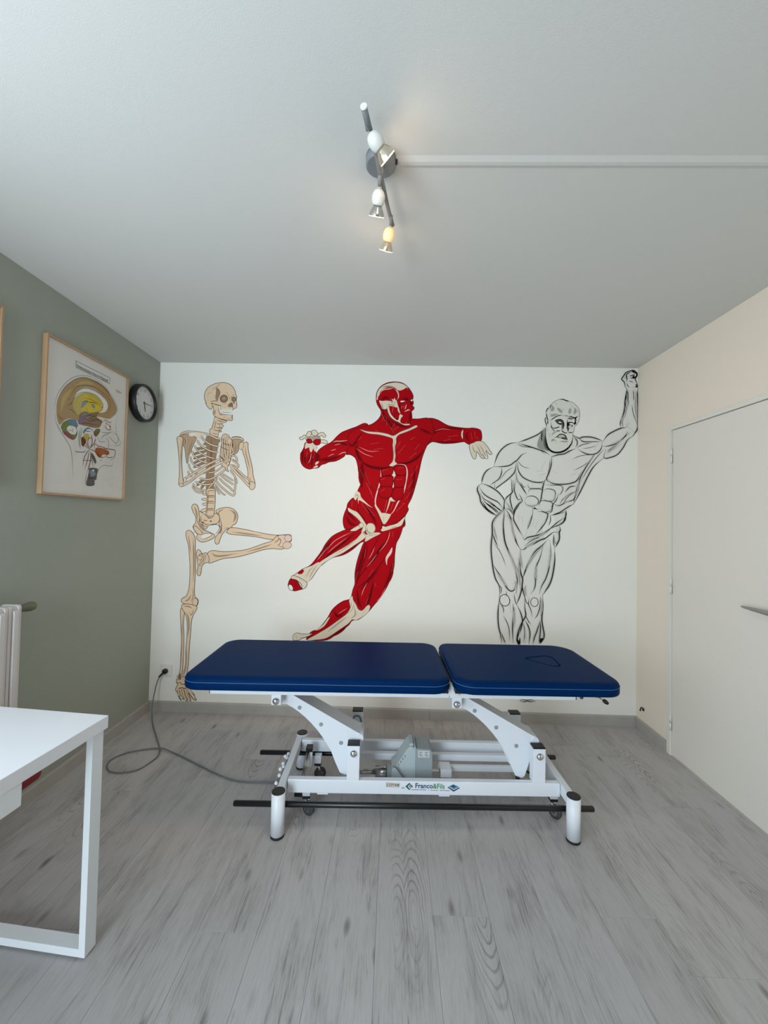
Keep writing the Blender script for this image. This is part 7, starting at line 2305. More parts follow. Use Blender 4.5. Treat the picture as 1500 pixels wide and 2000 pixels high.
l dgrey 4.4 6129,3541 6101,3575
l dgrey 4.4 6119,3525 6093,3557
l dgrey 4.4 6111,3516 6085,3537
l dgrey 4.4 6106,3500 6077,3527
l dgrey 4.4 6105,3493 6066,3514
l dgrey 4.4 6091,3472 6063,3501
l dgrey 4.4 6083,3453 6053,3486
l dgrey 4.4 6080,3439 6044,3474
l dgrey 4.4 6065,3427 6041,3456
l dgrey 4.4 6062,3424 6033,3434
l dgrey 4.4 6054,3409 6033,3421
l dgrey 4.4 6054,3389 6023,3406
l dgrey 4.4 6049,3374 6018,3392
l dgrey 4.4 6048,3356 6010,3385
l dgrey 4.4 6045,3349 6006,3368
l dgrey 4.4 6043,3336 5998,3348
l dgrey 4.4 6039,3318 5991,3334
l dgrey 4.4 6023,3298 5998,3321
l dgrey 4.4 6024,3283 5987,3307
l ink 12.4 6250,3762 6146,3615 6050,3433 6020,3269 5972,3137 5965,3063
h 6035,3400 6003,3268 5972,3153
l dgrey 4.4 6049,3386 6017,3408
l dgrey 4.4 6046,3369 6012,3388
l dgrey 4.4 6043,3358 6009,3377
l dgrey 4.4 6032,3339 6009,3352
l dgrey 4.4 6034,3328 6003,3340
l dgrey 4.4 6024,3313 6003,3322
l dgrey 4.4 6026,3290 5995,3311
l dgrey 4.4 6024,3282 5989,3288
l dgrey 4.4 6016,3252 5984,3271
l dgrey 4.4 6010,3244 5986,3260
l dgrey 4.4 6004,3226 5979,3230
l dgrey 4.4 6002,3206 5973,3225
l dgrey 4.4 5994,3189 5970,3200
l dgrey 4.4 5991,3175 5967,3191
l dgrey 4.4 5995,3155 5953,3169
l ink 7.4 6387,3850 6275,3725 6163,3567 6051,3368
h 5987,3317 5906,3299 5842,3232
l dgrey 4.4 5980,3304 5977,3328
l dgrey 4.4 5964,3299 5964,3328
l dgrey 4.4 5948,3293 5943,3324
l dgrey 4.4 5934,3285 5938,3328
l dgrey 4.4 5921,3286 5914,3319
l dgrey 4.4 5913,3283 5890,3310
l dgrey 4.4 5903,3265 5882,3307
l dgrey 4.4 5890,3258 5870,3292
l dgrey 4.4 5880,3256 5864,3277
l dgrey 4.4 5874,3236 5849,3272
l dgrey 4.4 5861,3221 5832,3257
l ink 9.9 5995,3317 5906,3299 5842,3224
l ink 9.9 5995,3309 5988,3235 5907,3201 5810,3125 5763,3034
h 5988,3235 5907,3201 5810,3125
l dgrey 4.4 5986,3224 5981,3247
l dgrey 4.4 5965,3200 5963,3253
l dgrey 4.4 5962,3199 5945,3246
l dgrey 4.4 5935,3190 5934,3237
l dgrey 4.4 5923,3186 5913,3227
l dgrey 4.4 5912,3189 5899,3212
l dgrey 4.4 5891,3174 5886,3202
l dgrey 4.4 5889,3161 5873,3203
l dgrey 4.4 5880,3150 5855,3193
l dgrey 4.4 5861,3139 5852,3185
l dgrey 4.4 5851,3131 5837,3175
l dgrey 4.4 5840,3127 5826,3163
l dgrey 4.4 5823,3121 5809,3140
l ink 9.9 5980,3202 5956,3120 5859,3085 5763,3034 5665,3057
l ink 7.4 5971,3235 5875,3151 5795,3035
h 5940,3120 5827,3068
l dgrey 4.4 5940,3097 5932,3142
l dgrey 4.4 5921,3095 5919,3129
l dgrey 4.4 5911,3083 5904,3129
l dgrey 4.4 5895,3083 5895,3119
l dgrey 4.4 5885,3074 5875,3112
l dgrey 4.4 5864,3069 5866,3103
l dgrey 4.4 5855,3066 5853,3098
l dgrey 4.4 5842,3060 5832,3088
l ink 9.0 5321,3345 5325,3288 5371,3263 5452,3267 5520,3283 5532,3341 5451,3348
h 5338,3272 5436,3264 5520,3279
l dgrey 4.4 5344,3293 5340,3252
l dgrey 4.4 5364,3287 5351,3254
l dgrey 4.4 5377,3292 5364,3248
l dgrey 4.4 5393,3293 5381,3245
l dgrey 4.4 5416,3283 5398,3250
l dgrey 4.4 5432,3278 5421,3252
l dgrey 4.4 5444,3279 5442,3252
l dgrey 4.4 5453,3282 5459,3254
l dgrey 4.4 5473,3283 5471,3260
l dgrey 4.4 5481,3294 5489,3253
l dgrey 4.4 5508,3290 5510,3267
l ink 9.0 5323,3198 5346,3255 5436,3267 5514,3255 5521,3210 5502,3140
l ink 9.0 5537,3235 5582,3267 5679,3252 5706,3197 5684,3101 5600,3093 5515,3141
h 5600,3093 5684,3106 5703,3197
l dgrey 4.4 5605,3113 5599,3077
l dgrey 4.4 5618,3110 5620,3084
l dgrey 4.4 5642,3125 5626,3072
l dgrey 4.4 5661,3117 5654,3089
l dgrey 4.4 5671,3124 5675,3086
l dgrey 4.4 5666,3124 5702,3098
l dgrey 4.4 5669,3129 5705,3125
l dgrey 4.4 5679,3141 5700,3134
l dgrey 4.4 5677,3164 5710,3154
l dgrey 4.4 5682,3178 5711,3164
l dgrey 4.4 5690,3193 5709,3181
l ink 9.9 5275,3106 5323,3153 5404,3158 5467,3110 5454,3044 5374,3013 5300,3038 5275,3106
h 5300,3038 5374,3016 5454,3044
l dgrey 4.4 5311,3050 5297,3025
l dgrey 4.4 5323,3048 5310,3018
l dgrey 4.4 5346,3050 5322,3006
l dgrey 4.4 5357,3039 5333,3012
l dgrey 4.4 5368,3039 5353,3003
l dgrey 4.4 5377,3033 5374,3003
l dgrey 4.4 5391,3043 5390,3004
l dgrey 4.4 5412,3050 5413,3011
l dgrey 4.4 5422,3047 5427,3024
l dgrey 4.4 5440,3057 5448,3026
l ink 9.9 5471,3045 5511,3098 5649,3081 5669,3016 5634,2946 5553,2940 5488,2979
h 5553,2940 5634,2953 5666,3016
l dgrey 4.4 5558,2956 5552,2927
l dgrey 4.4 5569,2963 5571,2924
l dgrey 4.4 5589,2959 5592,2934
l dgrey 4.4 5605,2965 5603,2933
l dgrey 4.4 5623,2966 5620,2938
l dgrey 4.4 5616,2967 5655,2950
l dgrey 4.4 5621,2982 5663,2960
l dgrey 4.4 5635,3012 5669,2970
l dgrey 4.4 5643,3027 5676,2987
l ink 8.2 5541,3325 5662,3319 5776,3316 5809,3273 5777,3198 5745,3181
l ink 9.9 5745,3206 5721,3115 5662,3032 5658,2950 5586,2908
l ink 11.5 5572,3399 5536,3325 5521,3226 5502,3111 5474,3020
l ink 8.2 5390,3002 5388,2920
l ink 11.5 5406,2981 5419,2994 5433,2975
l ink 7.4 5374,3002 5439,2978 5471,2979
l ink 11.5 5148,3498 5174,3384 5215,3319 5273,3229 5307,3173
h 5148,3498 5166,3384 5207,3319
l dgrey 4.4 5172,3491 5122,3498
l dgrey 4.4 5176,3474 5127,3478
l dgrey 4.4 5166,3468 5138,3464
l dgrey 4.4 5171,3446 5139,3447
l dgrey 4.4 5173,3422 5142,3431
l dgrey 4.4 5177,3408 5146,3411
l dgrey 4.4 5178,3389 5147,3396
l dgrey 4.4 5183,3382 5154,3375
l dgrey 4.4 5188,3374 5166,3357
l dgrey 4.4 5198,3359 5168,3352
l dgrey 4.4 5210,3348 5173,3336
l dgrey 4.4 5213,3337 5187,3321
l ink 11.5 5084,3398 5097,3251 5095,3201 5022,3134 4999,3068
h 5108,3382 5118,3251 5177,3121
l dgrey 4.4 5130,3378 5087,3374
l dgrey 4.4 5123,3361 5094,3371
l dgrey 4.4 5135,3352 5086,3346
l dgrey 4.4 5130,3320 5093,3333
l dgrey 4.4 5124,3315 5101,3313
l dgrey 4.4 5129,3301 5100,3297
l dgrey 4.4 5139,3278 5090,3288
l dgrey 4.4 5130,3264 5105,3261
l dgrey 4.4 5135,3255 5104,3244
l dgrey 4.4 5141,3233 5110,3233
l dgrey 4.4 5143,3224 5122,3213
l dgrey 4.4 5152,3207 5124,3203
l dgrey 4.4 5160,3198 5129,3189
l dgrey 4.4 5168,3178 5136,3174
l dgrey 4.4 5180,3165 5136,3158
l dgrey 4.4 5185,3146 5146,3145
l dgrey 4.4 5193,3141 5148,3130
l ink 9.9 5149,3400 5130,3268 5144,3186 5185,3104 5234,3130
l ink 7.4 5223,3352 5256,3287 5289,3295
l ink 8.2 5192,3195 5243,3089 5186,3039
l ink 10.7 5094,3209 5071,3119 5097,3004 5123,2915
l ink 10.7 5234,3105 5179,3006 5134,2923 5124,2808
h 5015,3068 5081,2971 5115,2923
l dgrey 4.4 5031,3077 5000,3056
l dgrey 4.4 5041,3057 5010,3047
l dgrey 4.4 5051,3049 5015,3034
l dgrey 4.4 5061,3031 5029,3018
l dgrey 4.4 5066,3017 5045,3000
l dgrey 4.4 5086,3004 5037,2993
l dgrey 4.4 5091,2983 5058,2977
l dgrey 4.4 5102,2981 5065,2954
l dgrey 4.4 5124,2954 5069,2945
l dgrey 4.4 5116,2944 5095,2930
l ink 10.7 5635,2892 5764,2936 5876,3012 5965,3063
l ink 10.7 5861,2963 5853,2889 5814,2800
l ink 6.6 5794,3117 5875,3151
l ink 6.6 5731,3001 5811,3068
P hand
h 6678,4907 6684,4867 6690,4826
l dgrey 4.4 6699,4906 6657,4900
l dgrey 4.4 6702,4881 6662,4873
l dgrey 4.4 6696,4864 6673,4859
l dgrey 4.4 6698,4847 6675,4843
l ink 14.0 6696,4686 6685,4709 6664,4735 6659,4767 6647,4805 6615,4839 6643,4889 6672,4934 6717,4952 6766,4969 6792,4962 6823,4936 6832,4907 6821,4877 6804,4848 6818,4810 6836,4763 6839,4740 6827,4720
l ink 13.2 6755,4952 6712,4928 6683,4910 6681,4878 6689,4843 6681,4799
l ink 8.2 6687,4788 6702,4744 6727,4727
f ink 6755,4952 6775,4964 6803,4944 6826,4924 6829,4892 6804,4854 6775,4856 6764,4876 6792,4906 6798,4930 6775,4935
f wallw 6803,4921 6818,4909 6806,4886 6792,4880
l ink 10.7 6724,4888 6761,4894 6792,4912
l ink 9.9 6732,4859 6764,4856 6798,4854
l ink 7.4 6689,4878 6718,4885
h 6652,4855 6678,4858
l dgrey 4.4 6663,4877 6648,4833
l ink 7.4 6715,4812 6747,4809 6778,4792
l ink 7.4 6747,4735 6804,4729
f ink 6807,4769 6827,4769 6836,4740 6827,4722 6804,4737 6821,4752
l ink 11.5 6696,4691 6685,4650 6671,4592 6660,4504 6658,4446
l ink 11.5 6829,4687 6837,4594 6840,4507 6847,4449
l ink 7.4 6699,4680 6702,4592 6718,4447
l ink 7.4 6730,4695 6731,4622
l ink 8.2 6779,4696 6785,4608 6783,4535
l ink 6.6 6805,4713 6811,4652
h 6680,4557 6689,4505 6692,4461
l dgrey 4.4 6702,4549 6658,4562
l dgrey 4.4 6709,4531 6658,4540
l dgrey 4.4 6708,4517 6665,4515
l dgrey 4.4 6711,4488 6668,4505
l dgrey 4.4 6709,4484 6672,4478
P head
f grey 5450,3929 5506,4076 5558,4115 5570,3931 5609,3810 5547,3814 5451,3851
s dgrey grey 58.2 5535,4028 5556,3882 5595,3810
o wallg ink 4.4 5560,4349 5574,4398 5612,4438 5636,4467 5678,4507 5740,4540 5798,4543 5865,4519 5923,4501 5971,4467 6015,4419 6030,4356 6032,4308 6021,4239 5988,4181 5964,4161 5951,4093 5937,4058 5939,4024 5928,3937 5881,3859 5815,3804 5739,3783 5667,3792 5609,3825 5580,3883 5565,3941 5559,4052 5567,4150 5586,4223 5575,4271
s grey wallg 65.5 5645,4453 5656,4399 5622,4370
s grey wallg 65.5 5713,4420 5756,4381 5790,4343
s grey wallg 65.5 5900,4422 5895,4374 5886,4330
s grey wallg 65.5 5962,4423 5972,4375 5949,4326
s grey wallg 58.2 5618,4301 5661,4312 5733,4332
s grey wallg 50.9 5693,4488 5713,4454
s greyp wallg 65.5 5914,4457 5943,4413
s grey wallg 43.7 6005,4390 6015,4337
s grey wallg 50.9 5804,4411 5800,4372
s grey wallg 58.2 5627,4340 5633,4282
l ink 10.7 5560,4349 5574,4388 5603,4418
l ink 13.2 5570,4335 5575,4281 5595,4233
l ink 14.8 5750,4535 5798,4540 5836,4524 5865,4519 5875,4505
l ink 13.2 5841,4519 5856,4485
l ink 9.9 5622,4394 5622,4433 5645,4463
l ink 12.4 5609,4233 5652,4258 5695,4288 5752,4313 5810,4312
h 5810,4312 5853,4305 5877,4305
l dgrey 4.4 5823,4329 5801,4293
l dgrey 4.4 5846,4324 5835,4291
l dgrey 4.4 5862,4318 5860,4292
l ink 18.1 5872,4298 5920,4291 5968,4278 6016,4312
l ink 13.2 5891,4306 5930,4306
f ink 5963,4282 5987,4278 5978,4248 6002,4259 5978,4229 5988,4210 5964,4180 5950,4195 5964,4229
l ink 10.7 5575,4271 5554,4271 5549,4232 5562,4188 5567,4159
l ink 9.9 5571,4242 5591,4208 5572,4184
s dgrey wallg 36.4 5629,4224 5634,4175
s ink wallg 21.8 5631,4224 5630,4146
f dgrey 5686,4234 5715,4254 5763,4260 5796,4241 5811,4202 5812,4149 5793,4109 5778,4129 5783,4172 5754,4177 5725,4191
f ink 5715,4220 5744,4228 5782,4221 5789,4197 5763,4187 5734,4201
f tooth 5732,4218 5753,4223 5782,4211 5773,4202 5744,4206
l ink 14.8 5705,4239 5743,4252 5782,4245 5806,4212 5814,4168 5802,4105
s dgrey wallg 43.7 5778,4153 5793,4119
f ink 5868,4213 5902,4223 5940,4214 5950,4195 5907,4199 5883,4194 5936,4175 5931,4155 5888,4164 5869,4150 5864,4179
f tooth 5888,4179 5921,4177 5926,4167 5897,4169
f tooth 5892,4208 5926,4206 5945,4195 5907,4199
s dgrey wallg 43.7 5863,4276 5901,4267 5949,4267
s grey wallg 43.7 5903,4126 5926,4146
f dgrey 5864,4145 5888,4140 5879,4091 5865,4086
l ink 13.2 5863,4266 5859,4203 5859,4140 5870,4091
l ink 13.2 5774,4104 5803,4080 5832,4062 5870,4067
f ink 5778,4104 5798,4090 5812,4071 5793,4075
l ink 12.4 5870,4072 5908,4068 5937,4078
l ink 14.8 5634,4180 5644,4136 5678,4088 5693,4074
l ink 13.2 5654,4136 5687,4127 5730,4142 5759,4153
l ink 12.4 5683,4083 5731,4089 5764,4094
s dgrey wallg 36.4 5654,4127 5673,4088
h 5640,4029 5678,4069 5716,4084
l dgrey 4.4 5634,4057 5656,4013
l dgrey 4.4 5644,4053 5664,4035
l dgrey 4.4 5659,4072 5678,4045
l dgrey 4.4 5683,4088 5686,4055
l dgrey 4.4 5703,4103 5706,4056
s grey wallg 29.1 5640,4029 5674,4059 5707,4079
f dgrey 5679,3991 5717,4011 5755,4041 5803,4042 5846,4013 5866,3965 5832,3969 5794,3978 5756,3987 5717,3997
f ink 5775,3990 5804,3993 5842,3969 5794,3978
f greyp 5732,4011 5755,4031 5803,4037 5832,4003 5794,3998 5765,3992
l ink 10.7 5674,3989 5717,4009 5755,4041 5803,4044 5842,4018 5866,3965
l tooth 8.7 5732,4011 5775,3988
s grey wallg 43.7 5641,3932 5660,3962 5699,3952
s grey wallg 43.7 5708,3953 5704,3909
s grey wallg 36.4 5607,4053 5622,4000
s grey wallg 36.4 5756,3944 5833,3940 5881,3946
s grey wallg 36.4 5857,3921 5867,3887
s grey wallg 29.1 5591,4126 5582,4077
l ink 24.7 5560,4125 5557,4028 5567,3931 5590,3854 5633,3806 5700,3783 5786,3794 5858,3834 5910,3898 5933,3961 5939,4034
s dgrey wallg 29.1 5872,3858 5919,3927
l ink 11.5 5947,4029 5971,3991 6000,3953 6000,3899 5972,3860
s grey wallm 36.4 5966,4005 5981,3948
l ink 11.5 5928,3937 5938,3889
l ink 14.8 5510,4085 5502,4003 5507,3930
l ink 13.2 5539,4101 5511,4003
P leg
l ink 14.8 4682,3077 4735,2983 4809,2922 4888,2876
l ink 10.7 4713,3067 4798,3006 4872,2955 4930,2898
l ink 10.7 4755,3068 4839,3017 4892,2986 4966,2935
l ink 14.8 4888,2873 4945,2925 4986,2973 4987,3072
h 4986,2967 4945,2914 4873,2839 4843,2754
l dgrey 4.4 5003,2951 4967,2984
l dgrey 4.4 4986,2941 4958,2959
l dgrey 4.4 4970,2925 4956,2952
l dgrey 4.4 4965,2909 4941,2942
l dgrey 4.4 4951,2891 4927,2926
l dgrey 4.4 4940,2882 4917,2913
l dgrey 4.4 4928,2871 4907,2902
l dgrey 4.4 4914,2862 4895,2881
l dgrey 4.4 4905,2839 4886,2887
l dgrey 4.4 4893,2836 4871,2862
l dgrey 4.4 4884,2827 4861,2848
l dgrey 4.4 4880,2802 4850,2833
l dgrey 4.4 4874,2800 4847,2808
l dgrey 4.4 4869,2773 4837,2797
l dgrey 4.4 4867,2757 4826,2776
l ink 13.2 4986,2973 4935,2924 4863,2844 4827,2765 4829,2618 4816,2482 4818,2346 4835,2210 4853,2096 4885,1982 4934,1890 4945,1796 4939,1713
h 4843,2734 4866,2629 4899,2525
l dgrey 4.4 4860,2734 4826,2734
l dgrey 4.4 4870,2717 4823,2721
l dgrey 4.4 4870,2704 4829,2701
l dgrey 4.4 4876,2686 4830,2685
l dgrey 4.4 4868,2672 4844,2672
l dgrey 4.4 4879,2656 4840,2658
l dgrey 4.4 4874,2643 4850,2647
l dgrey 4.4 4889,2633 4843,2626
l dgrey 4.4 4891,2617 4849,2609
l dgrey 4.4 4897,2598 4852,2601
l dgrey 4.4 4895,2577 4869,2578
l dgrey 4.4 4907,2576 4863,2561
l dgrey 4.4 4903,2553 4876,2550
l dgrey 4.4 4906,2540 4884,2531
l ink 10.7 4835,2618 4867,2525 4910,2442
l ink 6.6 4836,2498 4921,2400 4985,2276 5023,2168
h 4991,2957 4988,2862 4979,2757 4991,2611
l dgrey 4.4 5015,2948 4967,2953
l dgrey 4.4 5015,2927 4966,2946
l dgrey 4.4 5001,2918 4977,2929
l dgrey 4.4 5001,2903 4977,2905
l dgrey 4.4 5011,2889 4965,2893
l dgrey 4.4 5009,2862 4965,2885
l dgrey 4.4 5002,2855 4971,2866
l dgrey 4.4 5009,2837 4962,2843
l dgrey 4.4 5004,2812 4963,2827
l dgrey 4.4 5004,2804 4961,2808
l dgrey 4.4 4996,2786 4966,2793
l dgrey 4.4 5001,2760 4957,2787
l dgrey 4.4 4996,2747 4960,2758
l dgrey 4.4 4998,2740 4962,2734
l dgrey 4.4 5001,2720 4963,2716
l dgrey 4.4 4996,2703 4970,2701
l dgrey 4.4 5009,2687 4959,2685
l dgrey 4.4 5000,2673 4971,2673
l dgrey 4.4 5008,2657 4964,2660
l dgrey 4.4 5004,2633 4972,2641
l dgrey 4.4 5011,2617 4969,2624
l ink 14.8 4991,2957 4988,2862 4979,2757 4991,2611 5014,2486 5067,2362 5121,2238 5159,2134 5181,2020 5187,1917 5174,1781
h 5056,2393 5121,2248 5164,2135 5186,2021
l dgrey 4.4 5074,2394 5041,2384
l dgrey 4.4 5077,2383 5051,2368
l dgrey 4.4 5094,2360 5049,2355
l dgrey 4.4 5095,2357 5056,2340
l dgrey 4.4 5097,2335 5071,2326
l dgrey 4.4 5105,2322 5074,2313
l dgrey 4.4 5115,2311 5078,2296
l dgrey 4.4 5116,2289 5092,2282
l dgrey 4.4 5130,2277 5090,2265
l dgrey 4.4 5127,2262 5106,2253
l dgrey 4.4 5142,2246 5102,2243
l dgrey 4.4 5140,2233 5115,2227
l dgrey 4.4 5154,2227 5109,2210
l dgrey 4.4 5160,2205 5115,2200
l dgrey 4.4 5156,2193 5131,2183
l dgrey 4.4 5173,2171 5126,2173
l dgrey 4.4 5166,2160 5144,2155
l dgrey 4.4 5171,2147 5147,2145
l dgrey 4.4 5185,2126 5144,2130
l dgrey 4.4 5183,2116 5153,2108
l dgrey 4.4 5182,2103 5159,2096
l dgrey 4.4 5187,2088 5158,2083
l dgrey 4.4 5195,2073 5158,2065
l dgrey 4.4 5196,2051 5165,2046
l dgrey 4.4 5202,2032 5164,2029
h 5163,2187 5196,2073 5208,1928
l dgrey 4.4 5179,2191 5148,2178
l dgrey 4.4 5181,2162 5158,2164
l dgrey 4.4 5196,2151 5149,2154
l dgrey 4.4 5200,2134 5153,2140
l dgrey 4.4 5200,2120 5167,2109
l dgrey 4.4 5202,2103 5175,2095
l dgrey 4.4 5207,2084 5177,2089
l dgrey 4.4 5214,2064 5176,2071
l dgrey 4.4 5211,2048 5183,2053
l dgrey 4.4 5214,2042 5183,2038
l dgrey 4.4 5213,2017 5186,2025
l dgrey 4.4 5215,2006 5186,2002
l dgrey 4.4 5226,1991 5179,1992
l dgrey 4.4 5220,1964 5188,1976
l dgrey 4.4 5225,1951 5185,1966
l dgrey 4.4 5227,1946 5184,1940
l ink 14.0 5002,2978 5060,2895 5098,2791 5115,2677 5148,2562 5180,2479 5228,2407
h 5029,2895 5093,2781 5115,2656 5148,2552
l dgrey 4.4 5054,2897 5010,2881
l dgrey 4.4 5059,2882 5020,2867
l dgrey 4.4 5058,2865 5033,2862
l dgrey 4.4 5072,2853 5035,2849
l dgrey 4.4 5082,2840 5048,2823
l dgrey 4.4 5084,2825 5060,2811
l dgrey 4.4 5096,2805 5064,2801
l dgrey 4.4 5108,2801 5067,2778
l dgrey 4.4 5114,2774 5072,2782
l dgrey 4.4 5112,2767 5079,2762
l dgrey 4.4 5124,2743 5072,2756
l dgrey 4.4 5116,2729 5088,2724
l dgrey 4.4 5130,2711 5079,2713
l dgrey 4.4 5122,2701 5093,2695
l dgrey 4.4 5133,2687 5086,2685
l dgrey 4.4 5137,2669 5087,2674
l dgrey 4.4 5131,2654 5099,2657
l dgrey 4.4 5139,2648 5101,2631
l dgrey 4.4 5148,2629 5103,2615
l dgrey 4.4 5147,2606 5113,2606
l dgrey 4.4 5154,2595 5114,2597
l dgrey 4.4 5155,2579 5125,2574
l dgrey 4.4 5165,2562 5123,2565
l ink 13.2 5228,2405 5274,2406 5326,2451 5419,2495 5491,2538 5573,2572 5625,2614 5686,2658 5769,2659
h 5285,2429 5367,2483 5470,2548
l dgrey 4.4 5281,2452 5290,2410
l dgrey 4.4 5294,2466 5310,2417
l dgrey 4.4 5307,2467 5330,2437
l dgrey 4.4 5319,2478 5338,2440
l dgrey 4.4 5333,2484 5348,2450
l dgrey 4.4 5344,2493 5367,2461
l dgrey 4.4 5368,2512 5375,2463
l dgrey 4.4 5373,2511 5395,2479
l dgrey 4.4 5384,2511 5400,2489
l dgrey 4.4 5398,2529 5416,2491
l dgrey 4.4 5414,2534 5427,2503
l dgrey 4.4 5427,2544 5446,2512
l dgrey 4.4 5437,2553 5454,2515
l dgrey 4.4 5458,2569 5464,2518
l ink 11.5 5251,2585 5283,2544 5324,2577 5417,2599 5521,2633 5624,2698 5706,2773 5778,2827 5850,2881
h 5325,2535 5428,2568 5531,2623 5634,2688
l dgrey 4.4 5332,2558 5331,2517
l dgrey 4.4 5343,2554 5341,2528
l dgrey 4.4 5353,2567 5366,2527
l dgrey 4.4 5369,2563 5370,2537
l dgrey 4.4 5388,2578 5387,2534
l dgrey 4.4 5404,2581 5404,2541
l dgrey 4.4 5417,2578 5421,2555
l dgrey 4.4 5426,2581 5432,2558
l dgrey 4.4 5442,2599 5450,2558
l dgrey 4.4 5462,2612 5465,2564
l dgrey 4.4 5466,2617 5478,2567
l dgrey 4.4 5483,2612 5492,2589
l dgrey 4.4 5497,2623 5509,2593
l dgrey 4.4 5508,2634 5529,2600
l dgrey 4.4 5528,2645 5544,2609
l dgrey 4.4 5537,2651 5554,2615
l dgrey 4.4 5551,2658 5568,2627
l dgrey 4.4 5558,2665 5583,2631
l dgrey 4.4 5574,2668 5591,2644
l dgrey 4.4 5586,2686 5605,2643
l dgrey 4.4 5606,2695 5611,2651
l dgrey 4.4 5617,2696 5634,2671
l ink 7.4 5284,2461 5366,2525 5449,2569 5501,2570
l ink 13.2 5851,2964 5845,2849 5799,2785 5727,2753
l ink 13.2 5768,2753 5777,2691 5764,2659 5765,2565 5729,2481 5699,2439
h 5687,2626 5698,2522 5729,2492
l dgrey 4.4 5700,2617 5674,2621
l dgrey 4.4 5711,2601 5666,2615
l dgrey 4.4 5702,2593 5678,2590
l dgrey 4.4 5708,2570 5677,2574
l dgrey 4.4 5710,2556 5678,2550
l dgrey 4.4 5713,2539 5678,2534
l dgrey 4.4 5708,2531 5690,2512
l dgrey 4.4 5732,2522 5699,2488
l ink 9.9 5655,2709 5706,2742 5768,2753
l ink 9.9 5687,2626 5682,2522 5699,2449
l ink 14.0 5699,2449 5706,2293 5692,2147 5667,2012 5632,1917 5581,1833 5541,1770
l ink 11.5 5625,2552 5653,2396 5639,2250 5620,2125 5580,1999 5529,1904 5494,1789
h 5636,2500 5648,2375 5634,2250 5609,2124
l dgrey 4.4 5652,2492 5620,2503
l dgrey 4.4 5655,2474 5621,2481
l dgrey 4.4 5652,2470 5625,2466
l dgrey 4.4 5658,2452 5621,2453
l dgrey 4.4 5660,2432 5623,2437
l dgrey 4.4 5665,2424 5620,2417
l dgrey 4.4 5659,2405 5631,2400
l dgrey 4.4 5659,2389 5633,2390
l dgrey 4.4 5665,2359 5629,2379
l dgrey 4.4 5657,2347 5633,2357
l dgrey 4.4 5665,2333 5621,2340
l dgrey 4.4 5664,2319 5620,2336
l dgrey 4.4 5662,2312 5619,2314
l dgrey 4.4 5656,2296 5622,2298
l dgrey 4.4 5651,2277 5622,2281
l dgrey 4.4 5659,2261 5610,2265
l dgrey 4.4 5650,2231 5613,2256
l dgrey 4.4 5646,2222 5611,2237
l dgrey 4.4 5639,2206 5612,2223
l dgrey 4.4 5636,2186 5608,2206
l dgrey 4.4 5637,2175 5602,2185
l dgrey 4.4 5629,2163 5606,2175
l dgrey 4.4 5628,2148 5599,2151
l dgrey 4.4 5633,2125 5590,2152
l ink 13.2 5615,2562 5523,2466 5430,2381 5359,2254 5309,2138 5279,2054 5259,1991
h 5533,2456 5441,2360 5370,2254 5309,2128
l dgrey 4.4 5535,2441 5525,2466
l dgrey 4.4 5527,2429 5508,2454
l dgrey 4.4 5516,2417 5501,2445
l dgrey 4.4 5499,2405 5487,2426
l dgrey 4.4 5490,2385 5472,2421
l dgrey 4.4 5475,2378 5464,2403
l dgrey 4.4 5476,2372 5451,2396
l dgrey 4.4 5461,2360 5440,2381
l dgrey 4.4 5448,2353 5432,2367
l dgrey 4.4 5442,2330 5420,2364
l dgrey 4.4 5436,2313 5404,2348
l dgrey 4.4 5428,2306 5397,2331
l dgrey 4.4 5414,2296 5395,2318
l dgrey 4.4 5405,2282 5383,2300
l dgrey 4.4 5402,2260 5370,2298
l dgrey 4.4 5384,2255 5370,2277
l dgrey 4.4 5386,2238 5350,2268
l dgrey 4.4 5383,2228 5338,2246
l dgrey 4.4 5364,2211 5342,2232
l dgrey 4.4 5358,2199 5336,2219
l dgrey 4.4 5354,2190 5329,2203
l dgrey 4.4 5347,2169 5320,2190
l dgrey 4.4 5341,2148 5312,2184
l dgrey 4.4 5333,2139 5305,2162
l dgrey 4.4 5329,2121 5295,2150
l ink 10.7 5543,2477 5504,2309 5453,2183 5434,2058 5441,1954 5426,1860 5375,1786
h 5453,2183 5444,2058 5456,1975
l dgrey 4.4 5469,2178 5436,2189
l dgrey 4.4 5464,2163 5440,2167
l dgrey 4.4 5471,2145 5429,2155
l dgrey 4.4 5472,2127 5427,2141
l dgrey 4.4 5462,2113 5434,2129
l dgrey 4.4 5471,2102 5423,2102
l dgrey 4.4 5459,2079 5434,2090
l dgrey 4.4 5461,2070 5429,2075
l dgrey 4.4 5462,2056 5426,2060
l dgrey 4.4 5470,2034 5424,2039
l dgrey 4.4 5464,2019 5435,2021
l dgrey 4.4 5463,2003 5440,2004
l dgrey 4.4 5467,1986 5440,1990
l ink 14.0 5228,2407 5219,2282 5221,2157 5237,2063 5261,1991 5255,1908 5261,1846 5293,1743 5325,1650
h 5223,2355 5235,2240 5257,2137
l dgrey 4.4 5240,2345 5207,2352
l dgrey 4.4 5243,2335 5206,2340
l dgrey 4.4 5242,2316 5210,2323
l dgrey 4.4 5248,2296 5208,2309
l dgrey 4.4 5245,2289 5215,2282
l dgrey 4.4 5245,2267 5219,2265
l dgrey 4.4 5245,2256 5221,2253
l dgrey 4.4 5258,2237 5214,2232
l dgrey 4.4 5258,2221 5221,2216
l dgrey 4.4 5264,2212 5219,2202
l dgrey 4.4 5258,2195 5230,2193
l dgrey 4.4 5264,2181 5233,2174
l dgrey 4.4 5272,2161 5231,2160
l dgrey 4.4 5267,2150 5241,2144
h 5203,2281 5205,2136 5218,1980 5230,1845
l dgrey 4.4 5226,2279 5179,2283
l dgrey 4.4 5216,2262 5190,2266
